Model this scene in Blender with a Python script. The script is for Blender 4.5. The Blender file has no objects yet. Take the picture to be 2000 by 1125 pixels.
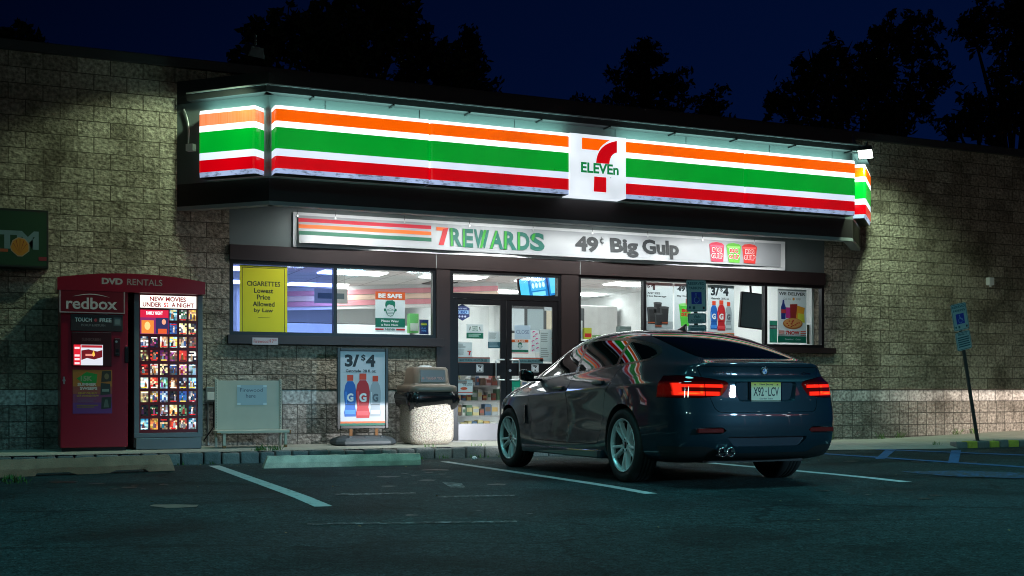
import bpy, bmesh, math, random
import numpy as np
from mathutils import Vector, Matrix, noise

SC = bpy.context.scene
COL = SC.collection
R = math.radians

# ------------------------------------------------------------------ camera
# World: X runs along the shop front, Y into the shop (front wall at Y=0), Z up; metres.
F, TH, HOR, DC, HC = 2300.0, R(23.5), 761.0, 16.1, 0.90
CT, ST = math.cos(TH), math.sin(TH)
cam_data = bpy.data.cameras.new("camera")
cam = bpy.data.objects.new("camera", cam_data)
COL.objects.link(cam)
cam.location = (0, -DC, HC)
cam.rotation_euler = (R(90), 0, -TH)
cam_data.sensor_width = 36.0
cam_data.lens = 36.0 * F / 2000.0
cam_data.shift_y = (HOR - 562.5) / 2000.0
cam_data.clip_end = 500.0
SC.camera = cam

# ------------------------------------------------------------------ night sky
world = bpy.data.worlds.new("World")
SC.world = world
world.use_nodes = True
wn, wl = world.node_tree.nodes, world.node_tree.links
wn.clear()
w_out = wn.new("ShaderNodeOutputWorld")
w_bg = wn.new("ShaderNodeBackground")
w_tc = wn.new("ShaderNodeTexCoord")
w_map = wn.new("ShaderNodeVectorMath"); w_map.operation = 'DOT_PRODUCT'
w_map.inputs[1].default_value = (0.62, 0.30, -0.62)
w_ramp = wn.new("ShaderNodeValToRGB")
w_ramp.color_ramp.elements[0].position = 0.0
w_ramp.color_ramp.elements[0].color = (0.0002, 0.0007, 0.0042, 1)
w_ramp.color_ramp.elements[1].position = 0.62
w_ramp.color_ramp.elements[1].color = (0.0006, 0.0052, 0.034, 1)
wl.new(w_tc.outputs["Generated"], w_map.inputs[0])
wl.new(w_map.outputs["Value"], w_ramp.inputs[0])
wl.new(w_ramp.outputs[0], w_bg.inputs[0])
w_bg.inputs[1].default_value = 1.0
wl.new(w_bg.outputs[0], w_out.inputs[0])

# ------------------------------------------------------------------ exposure
SC.view_settings.view_transform = 'Standard'
SC.view_settings.look = 'None'
SC.view_settings.exposure = 0.0
SC.view_settings.gamma = 1.0
SC.cycles.use_denoising = True
SC.cycles.filter_width = 1.05
SC.cycles.max_bounces = 8
SC.cycles.diffuse_bounces = 3
SC.cycles.glossy_bounces = 4
SC.cycles.transparent_max_bounces = 12
SC.cycles.sample_clamp_indirect = 6.0

# ------------------------------------------------------------------ lamps of the place
def lamp(name, kind, loc, power, color, aim=None, **kw):
    d = bpy.data.lights.new(name, kind)
    o = bpy.data.objects.new(name, d)
    COL.objects.link(o)
    o.location = loc
    d.energy = power
    d.color = color
    if aim is not None:
        o.rotation_euler = (Vector(aim) - Vector(loc)).to_track_quat('-Z', 'Y').to_euler()
    for k, v in kw.items():
        setattr(d, k, v)
    return o

# pole lights of the car park behind the camera
# full cut-off heads: they light the asphalt, hardly the walls
for lx, ly, pw in ((-3, -8.6, 420), (3.5, -8.4, 640), (11, -8.4, 740), (19, -8.5, 520)):
    lamp("parking_lot_light", 'SPOT', (lx, ly, 8.5), pw, (0.22, 0.94, 1.0), aim=(lx, ly + 0.6, 0), spot_size=R(112), spot_blend=0.55, shadow_soft_size=1.1)
lamp("parking_lot_light", 'POINT', (-9, -25, 8.0), 420, (0.6, 1.0, 0.85), shadow_soft_size=0.5)
# added unseen narrow spots that brighten the parked car's rims and tail
lamp("car_fill_light", 'SPOT', (-9, -19, 6.5), 900, (0.50, 1.0, 0.95), aim=(5.4, -5.6, 0.5), spot_size=R(24), spot_blend=0.8, shadow_soft_size=0.5)
lamp("car_fill_light", 'SPOT', (13, -30, 6.0), 9500, (0.34, 0.76, 1.0), aim=(6.3, -7.6, 0.7), spot_size=R(15), spot_blend=0.9, shadow_soft_size=0.6)
# fluorescent battens under the canopy soffit, over the banner
for sx in (4.6, 6.6, 8.6, 10.6):
    lamp("soffit_light", 'AREA', (sx, -0.82, 3.40), 44, (0.95, 1.0, 0.97), aim=(sx, -0.79, 2.0), shape='RECTANGLE', size=1.5, size_y=0.12)
# wall-mounted floods at the two ends of the canopy
lamp("flood_light", 'SPOT', (12.66, -1.42, 4.56), 330, (0.70, 1.0, 0.68), aim=(13.4, 0.0, 2.9), spot_size=R(98), spot_blend=0.75, shadow_soft_size=0.10)
lamp("flood_light", 'SPOT', (2.86, -1.50, 4.98), 215, (0.72, 1.0, 0.64), aim=(1.75, 0.0, 3.2), spot_size=R(80), spot_blend=0.5, shadow_soft_size=0.08)

# ------------------------------------------------------------------ measured points -> metres
def wp(px, py, Y=0.0):
    """point of the upright plane Y that the photo shows at a pixel"""
    u = (px - 1000) / F
    t = (Y + DC) / (CT - u * ST)
    return t * (ST + u * CT), HC + (HOR - py) / F * t

def lotz(Y):
    """the car park falls gently towards the shop"""
    return 0.0135 * min(max(-1.9 - Y, 0.0), 5.2)

def gp(px, py, dz=0.0):
    """point of the car park that the photo shows at a pixel"""
    z = 0.0
    u = (px - 1000) / F
    for _ in range(12):
        t = (HC - z) * F / (py - HOR)
        y = t * (CT - u * ST) - DC
        z = lotz(y) + dz
    return t * (ST + u * CT), y

# ------------------------------------------------------------------ materials
MATS = {}
def lin(c):
    """sRGB 0-255 -> linear"""
    return tuple(((v / 255) / 12.92) if v / 255 <= 0.04045 else ((v / 255 + 0.055) / 1.055) ** 2.4 for v in c)

def mat(name, col, rough=0.5, metal=0.0, coat=0.0, em=0.0, emcol=None, noise_amt=0.12, nscale=6.0, bump=0.0, bscale=60.0,
        spec=0.5, translucent=0.0, paper=False):
    if name in MATS:
        return MATS[name]
    m = bpy.data.materials.new(name)
    MATS[name] = m
    m.use_nodes = True
    nt = m.node_tree
    n, l = nt.nodes, nt.links
    b = n["Principled BSDF"]
    b.inputs["Roughness"].default_value = rough
    b.inputs["Metallic"].default_value = metal
    b.inputs["Coat Weight"].default_value = coat
    b.inputs["Coat Roughness"].default_value = 0.02
    b.inputs["Specular IOR Level"].default_value = spec
    tc = n.new("ShaderNodeTexCoord")
    nz = n.new("ShaderNodeTexNoise")
    nz.inputs["Scale"].default_value = nscale
    nz.inputs["Detail"].default_value = 4
    l.new(tc.outputs["Object"], nz.inputs["Vector"])
    mx = n.new("ShaderNodeMix"); mx.data_type = 'RGBA'
    lo = tuple(max(0, v * (1 - noise_amt)) for v in col[:3]) + (1,)
    hi = tuple(v * (1 + noise_amt) for v in col[:3]) + (1,)
    mx.inputs[6].default_value = lo
    mx.inputs[7].default_value = hi
    l.new(nz.outputs["Fac"], mx.inputs[0])
    l.new(mx.outputs[2], b.inputs["Base Color"])
    if em:
        if emcol is None:
            l.new(mx.outputs[2], b.inputs["Emission Color"])
        else:
            b.inputs["Emission Color"].default_value = tuple(emcol[:3]) + (1,)
        b.inputs["Emission Strength"].default_value = em
    if bump:
        nb = n.new("ShaderNodeTexNoise")
        nb.inputs["Scale"].default_value = bscale
        nb.inputs["Detail"].default_value = 5
        l.new(tc.outputs["Object"], nb.inputs["Vector"])
        bp = n.new("ShaderNodeBump")
        bp.inputs["Strength"].default_value = bump
        bp.inputs["Distance"].default_value = 0.02
        l.new(nb.outputs["Fac"], bp.inputs["Height"])
        l.new(bp.outputs[0], b.inputs["Normal"])
    if translucent:
        tr = n.new("ShaderNodeBsdfTranslucent")
        l.new(mx.outputs[2], tr.inputs[0])
        mix = n.new("ShaderNodeMixShader")
        mix.inputs[0].default_value = translucent
        l.new(b.outputs[0], mix.inputs[1])
        l.new(tr.outputs[0], mix.inputs[2])
        l.new(mix.outputs[0], n["Material Output"].inputs[0])
    return m

def ink(c, kind="print"):
    """a flat printed colour, given as sRGB 0-255"""
    key = "%s_%d_%d_%d" % ((kind,) + tuple(c))
    lc = lin(c)
    if kind == "print":
        return mat(key, lc, rough=0.55, noise_amt=0.05, nscale=3)
    if kind == "paper":            # poster paper
        return mat(key, lc, rough=0.5, noise_amt=0.04, nscale=3)
    if kind == "lit":              # backlit acrylic
        return mat(key, tuple(v * 0.5 for v in lc), rough=0.25, em=1.0, emcol=lc, noise_amt=0.05)
    if kind == "glow":             # dimmer backlit print
        return mat(key, tuple(v * 0.4 for v in lc), rough=0.25, em=1.5, emcol=lc, noise_amt=0.05)

def glass_mat(name, tint, refl=1.0, ior=1.5):
    if name in MATS:
        return MATS[name]
    m = bpy.data.materials.new(name); MATS[name] = m
    m.use_nodes = True
    n, l = m.node_tree.nodes, m.node_tree.links
    n.remove(n["Principled BSDF"])
    t = n.new("ShaderNodeBsdfTransparent"); t.inputs[0].default_value = tint + (1,)
    g = n.new("ShaderNodeBsdfGlossy"); g.inputs["Roughness"].default_value = 0.02
    tc = n.new("ShaderNodeTexCoord"); nz = n.new("ShaderNodeTexNoise"); nz.inputs["Scale"].default_value = 0.8
    bp = n.new("ShaderNodeBump"); bp.inputs["Strength"].default_value = 0.06; bp.inputs["Distance"].default_value = 0.02
    l.new(tc.outputs["Object"], nz.inputs["Vector"]); l.new(nz.outputs["Fac"], bp.inputs["Height"]); l.new(bp.outputs[0], g.inputs["Normal"])
    # Schlick reflectance, the same from both sides of the thin pane
    ge = n.new("ShaderNodeNewGeometry"); dt = n.new("ShaderNodeVectorMath"); dt.operation = 'DOT_PRODUCT'
    l.new(ge.outputs["Incoming"], dt.inputs[0]); l.new(ge.outputs["True Normal"], dt.inputs[1])
    ab = n.new("ShaderNodeMath"); ab.operation = 'ABSOLUTE'; l.new(dt.outputs["Value"], ab.inputs[0])
    om = n.new("ShaderNodeMath"); om.operation = 'SUBTRACT'; om.inputs[0].default_value = 1.0; l.new(ab.outputs[0], om.inputs[1])
    pw_ = n.new("ShaderNodeMath"); pw_.operation = 'POWER'; pw_.inputs[1].default_value = 5.0; l.new(om.outputs[0], pw_.inputs[0])
    f = n.new("ShaderNodeMath"); f.operation = 'MULTIPLY_ADD'; f.inputs[1].default_value = 0.95 * refl; f.inputs[2].default_value = 0.035 * refl; l.new(pw_.outputs[0], f.inputs[0])
    mx = n.new("ShaderNodeMixShader")
    l.new(f.outputs[0], mx.inputs[0]); l.new(t.outputs[0], mx.inputs[1]); l.new(g.outputs[0], mx.inputs[2])
    l.new(mx.outputs[0], n["Material Output"].inputs[0])
    return m

# ------------------------------------------------------------------ object helpers
def props(o, label=None, cat=None, group=None, kind=None):
    if label: o["label"] = label
    if cat: o["category"] = cat
    if group: o["group"] = group
    if kind: o["kind"] = kind
    return o

def empty(name, loc, label=None, cat=None, group=None, rotz=0.0, kind=None):
    o = bpy.data.objects.new(name, None)
    COL.objects.link(o)
    o.location = loc
    o.rotation_euler = (0, 0, rotz)
    o.empty_display_size = 0.2
    return props(o, label, cat, group, kind)

def copy_tree(o, parent=None):
    c = o.copy()
    COL.objects.link(c)
    if parent is not None:
        c.parent = parent
    for ch in list(o.children):
        copy_tree(ch, c)
    return c

_text_cache = {}
def text_geo(s, bold):
    key = (s, bold)
    if key in _text_cache:
        return _text_cache[key]
    cu = bpy.data.curves.new("t", 'FONT')
    cu.body = s
    cu.size = 1.0
    cu.offset = bold
    cu.resolution_u = 3
    ob = bpy.data.objects.new("t", cu)
    COL.objects.link(ob)
    dg = bpy.context.evaluated_depsgraph_get()
    me = bpy.data.meshes.new_from_object(ob.evaluated_get(dg))
    vs = [(v.co.x, v.co.y) for v in me.vertices]
    fs = [tuple(p.vertices) for p in me.polygons]
    bpy.data.objects.remove(ob); bpy.data.curves.remove(cu); bpy.data.meshes.remove(me)
    xs = [v[0] for v in vs]; ys = [v[1] for v in vs]
    x0, x1, y0, y1 = min(xs), max(xs), min(ys), max(ys)
    vs = [((x - x0) / (x1 - x0), (y - y0) / (y1 - y0)) for x, y in vs]
    _text_cache[key] = (vs, fs)
    return vs, fs

class MB:
    """collects shapes, each with a material, into ONE mesh object"""
    def __init__(self):
        self.v, self.f, self.m, self.mats, self.smooth = [], [], [], [], []
    def mi(self, m):
        if m not in self.mats:
            self.mats.append(m)
        return self.mats.index(m)
    def add(self, vs, fs, m, smooth=False):
        k = len(self.v); i = self.mi(m)
        self.v += [tuple(v) for v in vs]
        for f in fs:
            self.f.append(tuple(k + a for a in f)); self.m.append(i); self.smooth.append(smooth)
        return self
    def box(self, x0, x1, y0, y1, z0, z1, m):
        vs = [(x, y, z) for z in (z0, z1) for y in (y0, y1) for x in (x0, x1)]
        return self.add(vs, [(0, 2, 3, 1), (4, 5, 7, 6), (0, 1, 5, 4), (2, 6, 7, 3), (0, 4, 6, 2), (1, 3, 7, 5)], m)
    def rbox(self, x0, x1, y0, y1, z0, z1, m, r=0.01, seg=2, xf=None):
        bm = bmesh.new()
        bmesh.ops.create_cube(bm, size=1)
        for v in bm.verts:
            v.co = ((x0 + x1) / 2 + v.co.x * (x1 - x0), (y0 + y1) / 2 + v.co.y * (y1 - y0), (z0 + z1) / 2 + v.co.z * (z1 - z0))
        bmesh.ops.bevel(bm, geom=bm.edges[:], offset=r, segments=seg, profile=0.5, affect='EDGES')
        if xf is not None:
            bm.transform(xf)
        return self.addbm(bm, m, smooth=False)
    def addbm(self, bm, m, smooth=False):
        bm.verts.ensure_lookup_table(); bm.verts.index_update()
        self.add([v.co.copy() for v in bm.verts], [[v.index for v in f.verts] for f in bm.faces], m, smooth)
        bm.free()
        return self
    def quad(self, a, b, c, d, m):
        return self.add([a, b, c, d], [(0, 1, 2, 3)], m)
    def cyl(self, p0, p1, r0, r1, m, n=16, cap=True, smooth=True):
        p0, p1 = Vector(p0), Vector(p1)
        q = (p1 - p0).normalized().to_track_quat('Z', 'Y')
        vs = []
        for p, r in ((p0, r0), (p1, r1)):
            for k in range(n):
                a = 2 * math.pi * k / n
                vs.append(p + q @ Vector((r * math.cos(a), r * math.sin(a), 0)))
        self.add(vs, [(k, (k + 1) % n, n + (k + 1) % n, n + k) for k in range(n)], m, smooth)
        if cap:
            self.add(vs[:n], [tuple(range(n))[::-1]], m); self.add(vs[n:], [tuple(range(n))], m)
        return self
    def tube(self, pts, r, m, n=8):
        for a, b in zip(pts[:-1], pts[1:]):
            self.cyl(a, b, r, r, m, n)
        return self
    def lathe(self, prof, m, n=32, xf=Matrix.Identity(4), smooth=True, close=False):
        """profile of (radius, height) turned about Z, then moved by xf"""
        vs = []
        for r, h in prof:
            for k in range(n):
                a = 2 * math.pi * k / n
                vs.append(xf @ Vector((r * math.cos(a), r * math.sin(a), h)))
        fs = []
        P = len(prof)
        for i in range(P if close else P - 1):
            j = (i + 1) % P
            for k in range(n):
                fs.append((i * n + k, i * n + (k + 1) % n, j * n + (k + 1) % n, j * n + k))
        return self.add(vs, fs, m, smooth)
    def prism(self, pts, d, m, smooth=False):
        """closed polygon of 3D points, thickened by vector d"""
        d = Vector(d); n = len(pts)
        a = [Vector(p) for p in pts]; b = [p + d for p in a]
        self.add(a + b, [tuple(range(n))[::-1], tuple(range(n, 2 * n))] + [(k, (k + 1) % n, n + (k + 1) % n, n + k) for k in range(n)], m, smooth)
        return self
    def build(self, name, parent=None, local=False, bevel=0.0, angle=35):
        me = bpy.data.meshes.new(name)
        vs = self.v
        if parent is not None and not local:
            o = Vector((0, 0, 0)); p = parent
            while p is not None:
                o += p.location; p = p.parent
            vs = [(v[0] - o.x, v[1] - o.y, v[2] - o.z) for v in vs]
        me.from_pydata([tuple(v) for v in vs], [], self.f)
        for m in self.mats:
            me.materials.append(m)
        me.polygons.foreach_set("material_index", self.m)
        me.polygons.foreach_set("use_smooth", self.smooth)
        me.update()
        ob = bpy.data.objects.new(name, me)
        COL.objects.link(ob)
        if parent is not None:
            ob.parent = parent
        if bevel:
            b = ob.modifiers.new("edge", 'BEVEL'); b.width = bevel; b.segments = 2; b.limit_method = 'ANGLE'; b.angle_limit = R(40)
        return ob

class Art:
    """flat print: shapes in a 0..1 frame, laid one above the other, on any surface given by a map (u, v, lift) -> point"""
    def __init__(self, mp, kind="print", step=0.0006, aspect=1.0):
        self.mb, self.mp, self.kind, self.step, self.k, self.asp = MB(), mp, kind, step, 0, aspect
    def _put(self, pts, faces, col, kind=None):
        h = self.k * self.step; self.k += 1
        m = col if not isinstance(col, tuple) else ink(col, kind or self.kind)
        self.mb.add([self.mp(u, v, h) for u, v in pts], faces, m)
        return self
    def rect(self, u0, v0, u1, v1, col, kind=None):
        return self._put([(u0, v0), (u1, v0), (u1, v1), (u0, v1)], [(0, 1, 2, 3)], col, kind)
    def poly(self, pts, col, kind=None):
        return self._put(pts, [tuple(range(len(pts)))], col, kind)
    def ell(self, cu, cv, ru, rv, col, n=28, kind=None):
        return self.poly([(cu + ru * math.cos(2 * math.pi * k / n), cv + rv * math.sin(2 * math.pi * k / n)) for k in range(n)], col, kind)
    def text(self, s, u0, v0, u1, v1, col, bold=0.0, kind=None):
        vs, fs = text_geo(s, bold)
        return self._put([(u0 + (u1 - u0) * x, v0 + (v1 - v0) * y) for x, y in vs], fs, col, kind)
    def frame(self, u0, v0, u1, v1, t, tv, col, kind=None):
        p = [(u0, v0), (u1, v0), (u1, v1), (u0, v1), (u0 + t, v0 + tv), (u1 - t, v0 + tv), (u1 - t, v1 - tv), (u0 + t, v1 - tv)]
        return self._put(p, [(0, 1, 5, 4), (1, 2, 6, 5), (2, 3, 7, 6), (3, 0, 4, 7)], col, kind)
    def build(self, name, parent=None, local=False):
        return self.mb.build(name, parent, local)

def front_map(X0, X1, Z0, Z1, Y):
    return lambda u, v, h: (X0 + (X1 - X0) * u, Y - h, Z0 + (Z1 - Z0) * v)

def plane_map(o, U, V, N):
    o, U, V, N = Vector(o), Vector(U), Vector(V), Vector(N)
    return lambda u, v, h: o + U * u + V * v + N * h

def span(xl, yt, yb, xr, Y):
    """left edge pixel column with its top and bottom, right edge column -> X0, X1, Z0, Z1 on plane Y"""
    X0, Zt = wp(xl, yt, Y); _, Zb = wp(xl, yb, Y); X1, _ = wp(xr, yt, Y)
    return X0, X1, Zb, Zt
# ================================================================== SETTING
# ---- block masonry
def block_mat(name, c1, c2, mortar, cw, ch, offset, rough_amt, oz=0.0, ox=0.0):
    m = bpy.data.materials.new(name); MATS[name] = m
    m.use_nodes = True
    n, l = m.node_tree.nodes, m.node_tree.links
    b = n["Principled BSDF"]; b.inputs["Roughness"].default_value = 0.92; b.inputs["Specular IOR Level"].default_value = 0.2
    geo = n.new("ShaderNodeNewGeometry")
    sep = n.new("ShaderNodeSeparateXYZ"); l.new(geo.outputs["Position"], sep.inputs[0])
    add = n.new("ShaderNodeMath"); add.operation = 'ADD'; add.inputs[1].default_value = ox
    l.new(sep.outputs["X"], add.inputs[0])
    addy = n.new("ShaderNodeMath"); addy.operation = 'ADD'; l.new(add.outputs[0], addy.inputs[0]); l.new(sep.outputs["Y"], addy.inputs[1])
    addz = n.new("ShaderNodeMath"); addz.operation = 'ADD'; addz.inputs[1].default_value = oz
    l.new(sep.outputs["Z"], addz.inputs[0])
    cmb = n.new("ShaderNodeCombineXYZ"); l.new(addy.outputs[0], cmb.inputs[0]); l.new(addz.outputs[0], cmb.inputs[1])
    br = n.new("ShaderNodeTexBrick")
    br.inputs["Scale"].default_value = 1.0
    br.inputs["Brick Width"].default_value = cw; br.inputs["Row Height"].default_value = ch
    br.inputs["Mortar Size"].default_value = 0.0065; br.inputs["Mortar Smooth"].default_value = 0.25
    br.offset = offset; br.squash = 1.0
    br.inputs["Color1"].default_value = (0, 0, 0, 1); br.inputs["Color2"].default_value = (1, 1, 1, 1); br.inputs["Mortar"].default_value = (0.5, 0.5, 0.5, 1)
    l.new(cmb.outputs[0], br.inputs["Vector"])
    # colour per block, then blotches and dark weather stains
    mx = n.new("ShaderNodeMix"); mx.data_type = 'RGBA'; mx.inputs[6].default_value = c1 + (1,); mx.inputs[7].default_value = c2 + (1,)
    l.new(br.outputs["Color"], mx.inputs[0])
    nz = n.new("ShaderNodeTexNoise"); nz.inputs["Scale"].default_value = 22; nz.inputs["Detail"].default_value = 6
    l.new(geo.outputs["Position"], nz.inputs["Vector"])
    rp = n.new("ShaderNodeValToRGB"); rp.color_ramp.elements[0].position = 0.32; rp.color_ramp.elements[0].color = (0.42, 0.41, 0.40, 1)
    rp.color_ramp.elements[1].position = 0.68; rp.color_ramp.elements[1].color = (1.35, 1.34, 1.32, 1)
    l.new(nz.outputs["Fac"], rp.inputs[0])
    mul = n.new("ShaderNodeMix"); mul.data_type = 'RGBA'; mul.blend_type = 'MULTIPLY'; mul.inputs[0].default_value = 1
    l.new(mx.outputs[2], mul.inputs[6]); l.new(rp.outputs[0], mul.inputs[7])
    st = n.new("ShaderNodeTexNoise"); st.inputs["Scale"].default_value = 1.15; st.inputs["Detail"].default_value = 7; st.inputs["Roughness"].default_value = 0.65
    l.new(geo.outputs["Position"], st.inputs["Vector"])
    rs = n.new("ShaderNodeValToRGB"); rs.color_ramp.elements[0].position = 0.36; rs.color_ramp.elements[0].color = (0.30, 0.29, 0.27, 1)
    rs.color_ramp.elements[1].position = 0.52; rs.color_ramp.elements[1].color = (1, 1, 1, 1)
    l.new(st.outputs["Fac"], rs.inputs[0])
    mul2 = n.new("ShaderNodeMix"); mul2.data_type = 'RGBA'; mul2.blend_type = 'MULTIPLY'; mul2.inputs[0].default_value = 0.8
    l.new(mul.outputs[2], mul2.inputs[6]); l.new(rs.outputs[0], mul2.inputs[7])
    mo = n.new("ShaderNodeMix"); mo.data_type = 'RGBA'; mo.inputs[7].default_value = mortar + (1,)
    l.new(br.outputs["Fac"], mo.inputs[0]); l.new(mul2.outputs[2], mo.inputs[6])
    l.new(mo.outputs[2], b.inputs["Base Color"])
    # split face: chiselled lumps plus the raked joints
    v = n.new("ShaderNodeTexNoise"); v.inputs["Scale"].default_value = 13; v.inputs["Detail"].default_value = 7; v.inputs["Roughness"].default_value = 0.62
    mp = n.new("ShaderNodeMapping"); mp.inputs["Rotation"].default_value = (0, 0.6, 0); mp.inputs["Scale"].default_value = (1, 1, 1.7)
    l.new(geo.outputs["Position"], mp.inputs["Vector"]); l.new(mp.outputs[0], v.inputs["Vector"])
    ms = n.new("ShaderNodeMath"); ms.operation = 'MULTIPLY'; ms.inputs[1].default_value = rough_amt; l.new(v.outputs["Fac"], ms.inputs[0])
    bc = n.new("ShaderNodeMath"); bc.operation = 'MULTIPLY'; bc.inputs[1].default_value = 0.25 * rough_amt; l.new(br.outputs["Color"], bc.inputs[0])
    a2 = n.new("ShaderNodeMath"); a2.operation = 'ADD'; l.new(ms.outputs[0], a2.inputs[0]); l.new(bc.outputs[0], a2.inputs[1])
    sb = n.new("ShaderNodeMath"); sb.operation = 'MULTIPLY_ADD'; sb.inputs[1].default_value = -0.9; l.new(br.outputs["Fac"], sb.inputs[0]); l.new(a2.outputs[0], sb.inputs[2])
    bp = n.new("ShaderNodeBump"); bp.inputs["Strength"].default_value = 1.0; bp.inputs["Distance"].default_value = 0.055
    l.new(sb.outputs[0], bp.inputs["Height"]); l.new(bp.outputs[0], b.inputs["Normal"])
    return m

BZ = 0.9012            # top of the pale belt course = eye height in the photo
tan_block = block_mat("split_face_tan_block", (0.29, 0.25, 0.20), (0.46, 0.41, 0.335), (0.10, 0.085, 0.065), 0.407, 0.2035, 0.5, 1.6, oz=10 * 0.2035 - BZ, ox=0.11)
belt_block = block_mat("smooth_belt_block", (0.40, 0.41, 0.42), (0.48, 0.48, 0.48), (0.13, 0.13, 0.13), 0.407, 0.2035, 0.0, 0.12, oz=10 * 0.2035 - BZ, ox=0.10)
base_block = block_mat("split_face_grey_block", (0.26, 0.255, 0.24), (0.36, 0.35, 0.33), (0.08, 0.08, 0.075), 0.2035, 0.2035, 0.0, 1.5, oz=10 * 0.2035 - BZ, ox=0.10)

bronze = mat("dark_bronze_metal", (0.030, 0.019, 0.019), rough=0.42, metal=0.35, noise_amt=0.25, nscale=3)
black_alu = mat("black_aluminium", (0.012, 0.013, 0.015), rough=0.35, metal=0.6)
fascia_m = mat("fascia_metal", (0.10, 0.125, 0.125), rough=0.45, metal=0.1, noise_amt=0.18, nscale=2.0)
fascia_low = mat("fascia_lower_metal", (0.022, 0.017, 0.018), rough=0.5, metal=0.2, noise_amt=0.2)
trim_grey = mat("grey_trim", (0.30, 0.32, 0.33), rough=0.5)
roof_m = mat("dark_roof_metal", (0.020, 0.022, 0.024), rough=0.6, bump=0.2, bscale=20)
white_wall = mat("interior_white_wall", (0.76, 0.78, 0.78), rough=0.7, noise_amt=0.05, nscale=1)
ceil_m = mat("interior_ceiling_tile", (0.74, 0.76, 0.76), rough=0.8, noise_amt=0.06, nscale=2)
_n, _l = ceil_m.node_tree.nodes, ceil_m.node_tree.links
_g = _n.new("ShaderNodeNewGeometry"); _b = _n.new("ShaderNodeTexBrick"); _b.offset = 0.0
_b.inputs["Scale"].default_value = 1.0; _b.inputs["Brick Width"].default_value = 0.61; _b.inputs["Row Height"].default_value = 0.61; _b.inputs["Mortar Size"].default_value = 0.012
_b.inputs["Color1"].default_value = (.74, .76, .76, 1); _b.inputs["Color2"].default_value = (.68, .70, .71, 1); _b.inputs["Mortar"].default_value = (.34, .35, .36, 1)
_l.new(_g.outputs["Position"], _b.inputs["Vector"]); _l.new(_b.outputs["Color"], _n["Principled BSDF"].inputs["Base Color"])
floor_m = mat("interior_floor_tile", (0.45, 0.43, 0.40), rough=0.25)
panel_light = mat("fluorescent_panel", (0.9, 0.9, 0.9), rough=0.4, em=12.0, emcol=(0.95, 1.0, 1.0))
tube_light = mat("fluorescent_tube", (0.9, 0.9, 0.9), rough=0.4, em=5.0, emcol=(0.95, 0.98, 1.0))
clear_glass = glass_mat("clear_window_glass", (0.95, 0.97, 0.96))
blue_glass = glass_mat("blue_filmed_glass", (0.52, 0.62, 0.95))
white_plastic = mat("white_plastic", (0.75, 0.76, 0.78), rough=0.4)
galv = mat("galvanised_steel", (0.35, 0.36, 0.37), rough=0.45, metal=0.7)
concrete = mat("sidewalk_concrete", (0.34, 0.33, 0.28), rough=0.9, noise_amt=0.35, nscale=2.2, bump=0.25, bscale=90)
stop_brown = mat("brown_wheel_stop_concrete", (0.50, 0.25, 0.17), rough=0.9, noise_amt=0.45, nscale=6, bump=0.4, bscale=70)
stop_conc = mat("wheel_stop_concrete", (0.66, 0.57, 0.45), rough=0.9, noise_amt=0.6, nscale=7, bump=0.4, bscale=70)
granite = mat("kerb_granite", (0.15, 0.155, 0.155), rough=0.85, noise_amt=0.45, nscale=9, bump=0.7, bscale=45)

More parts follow.
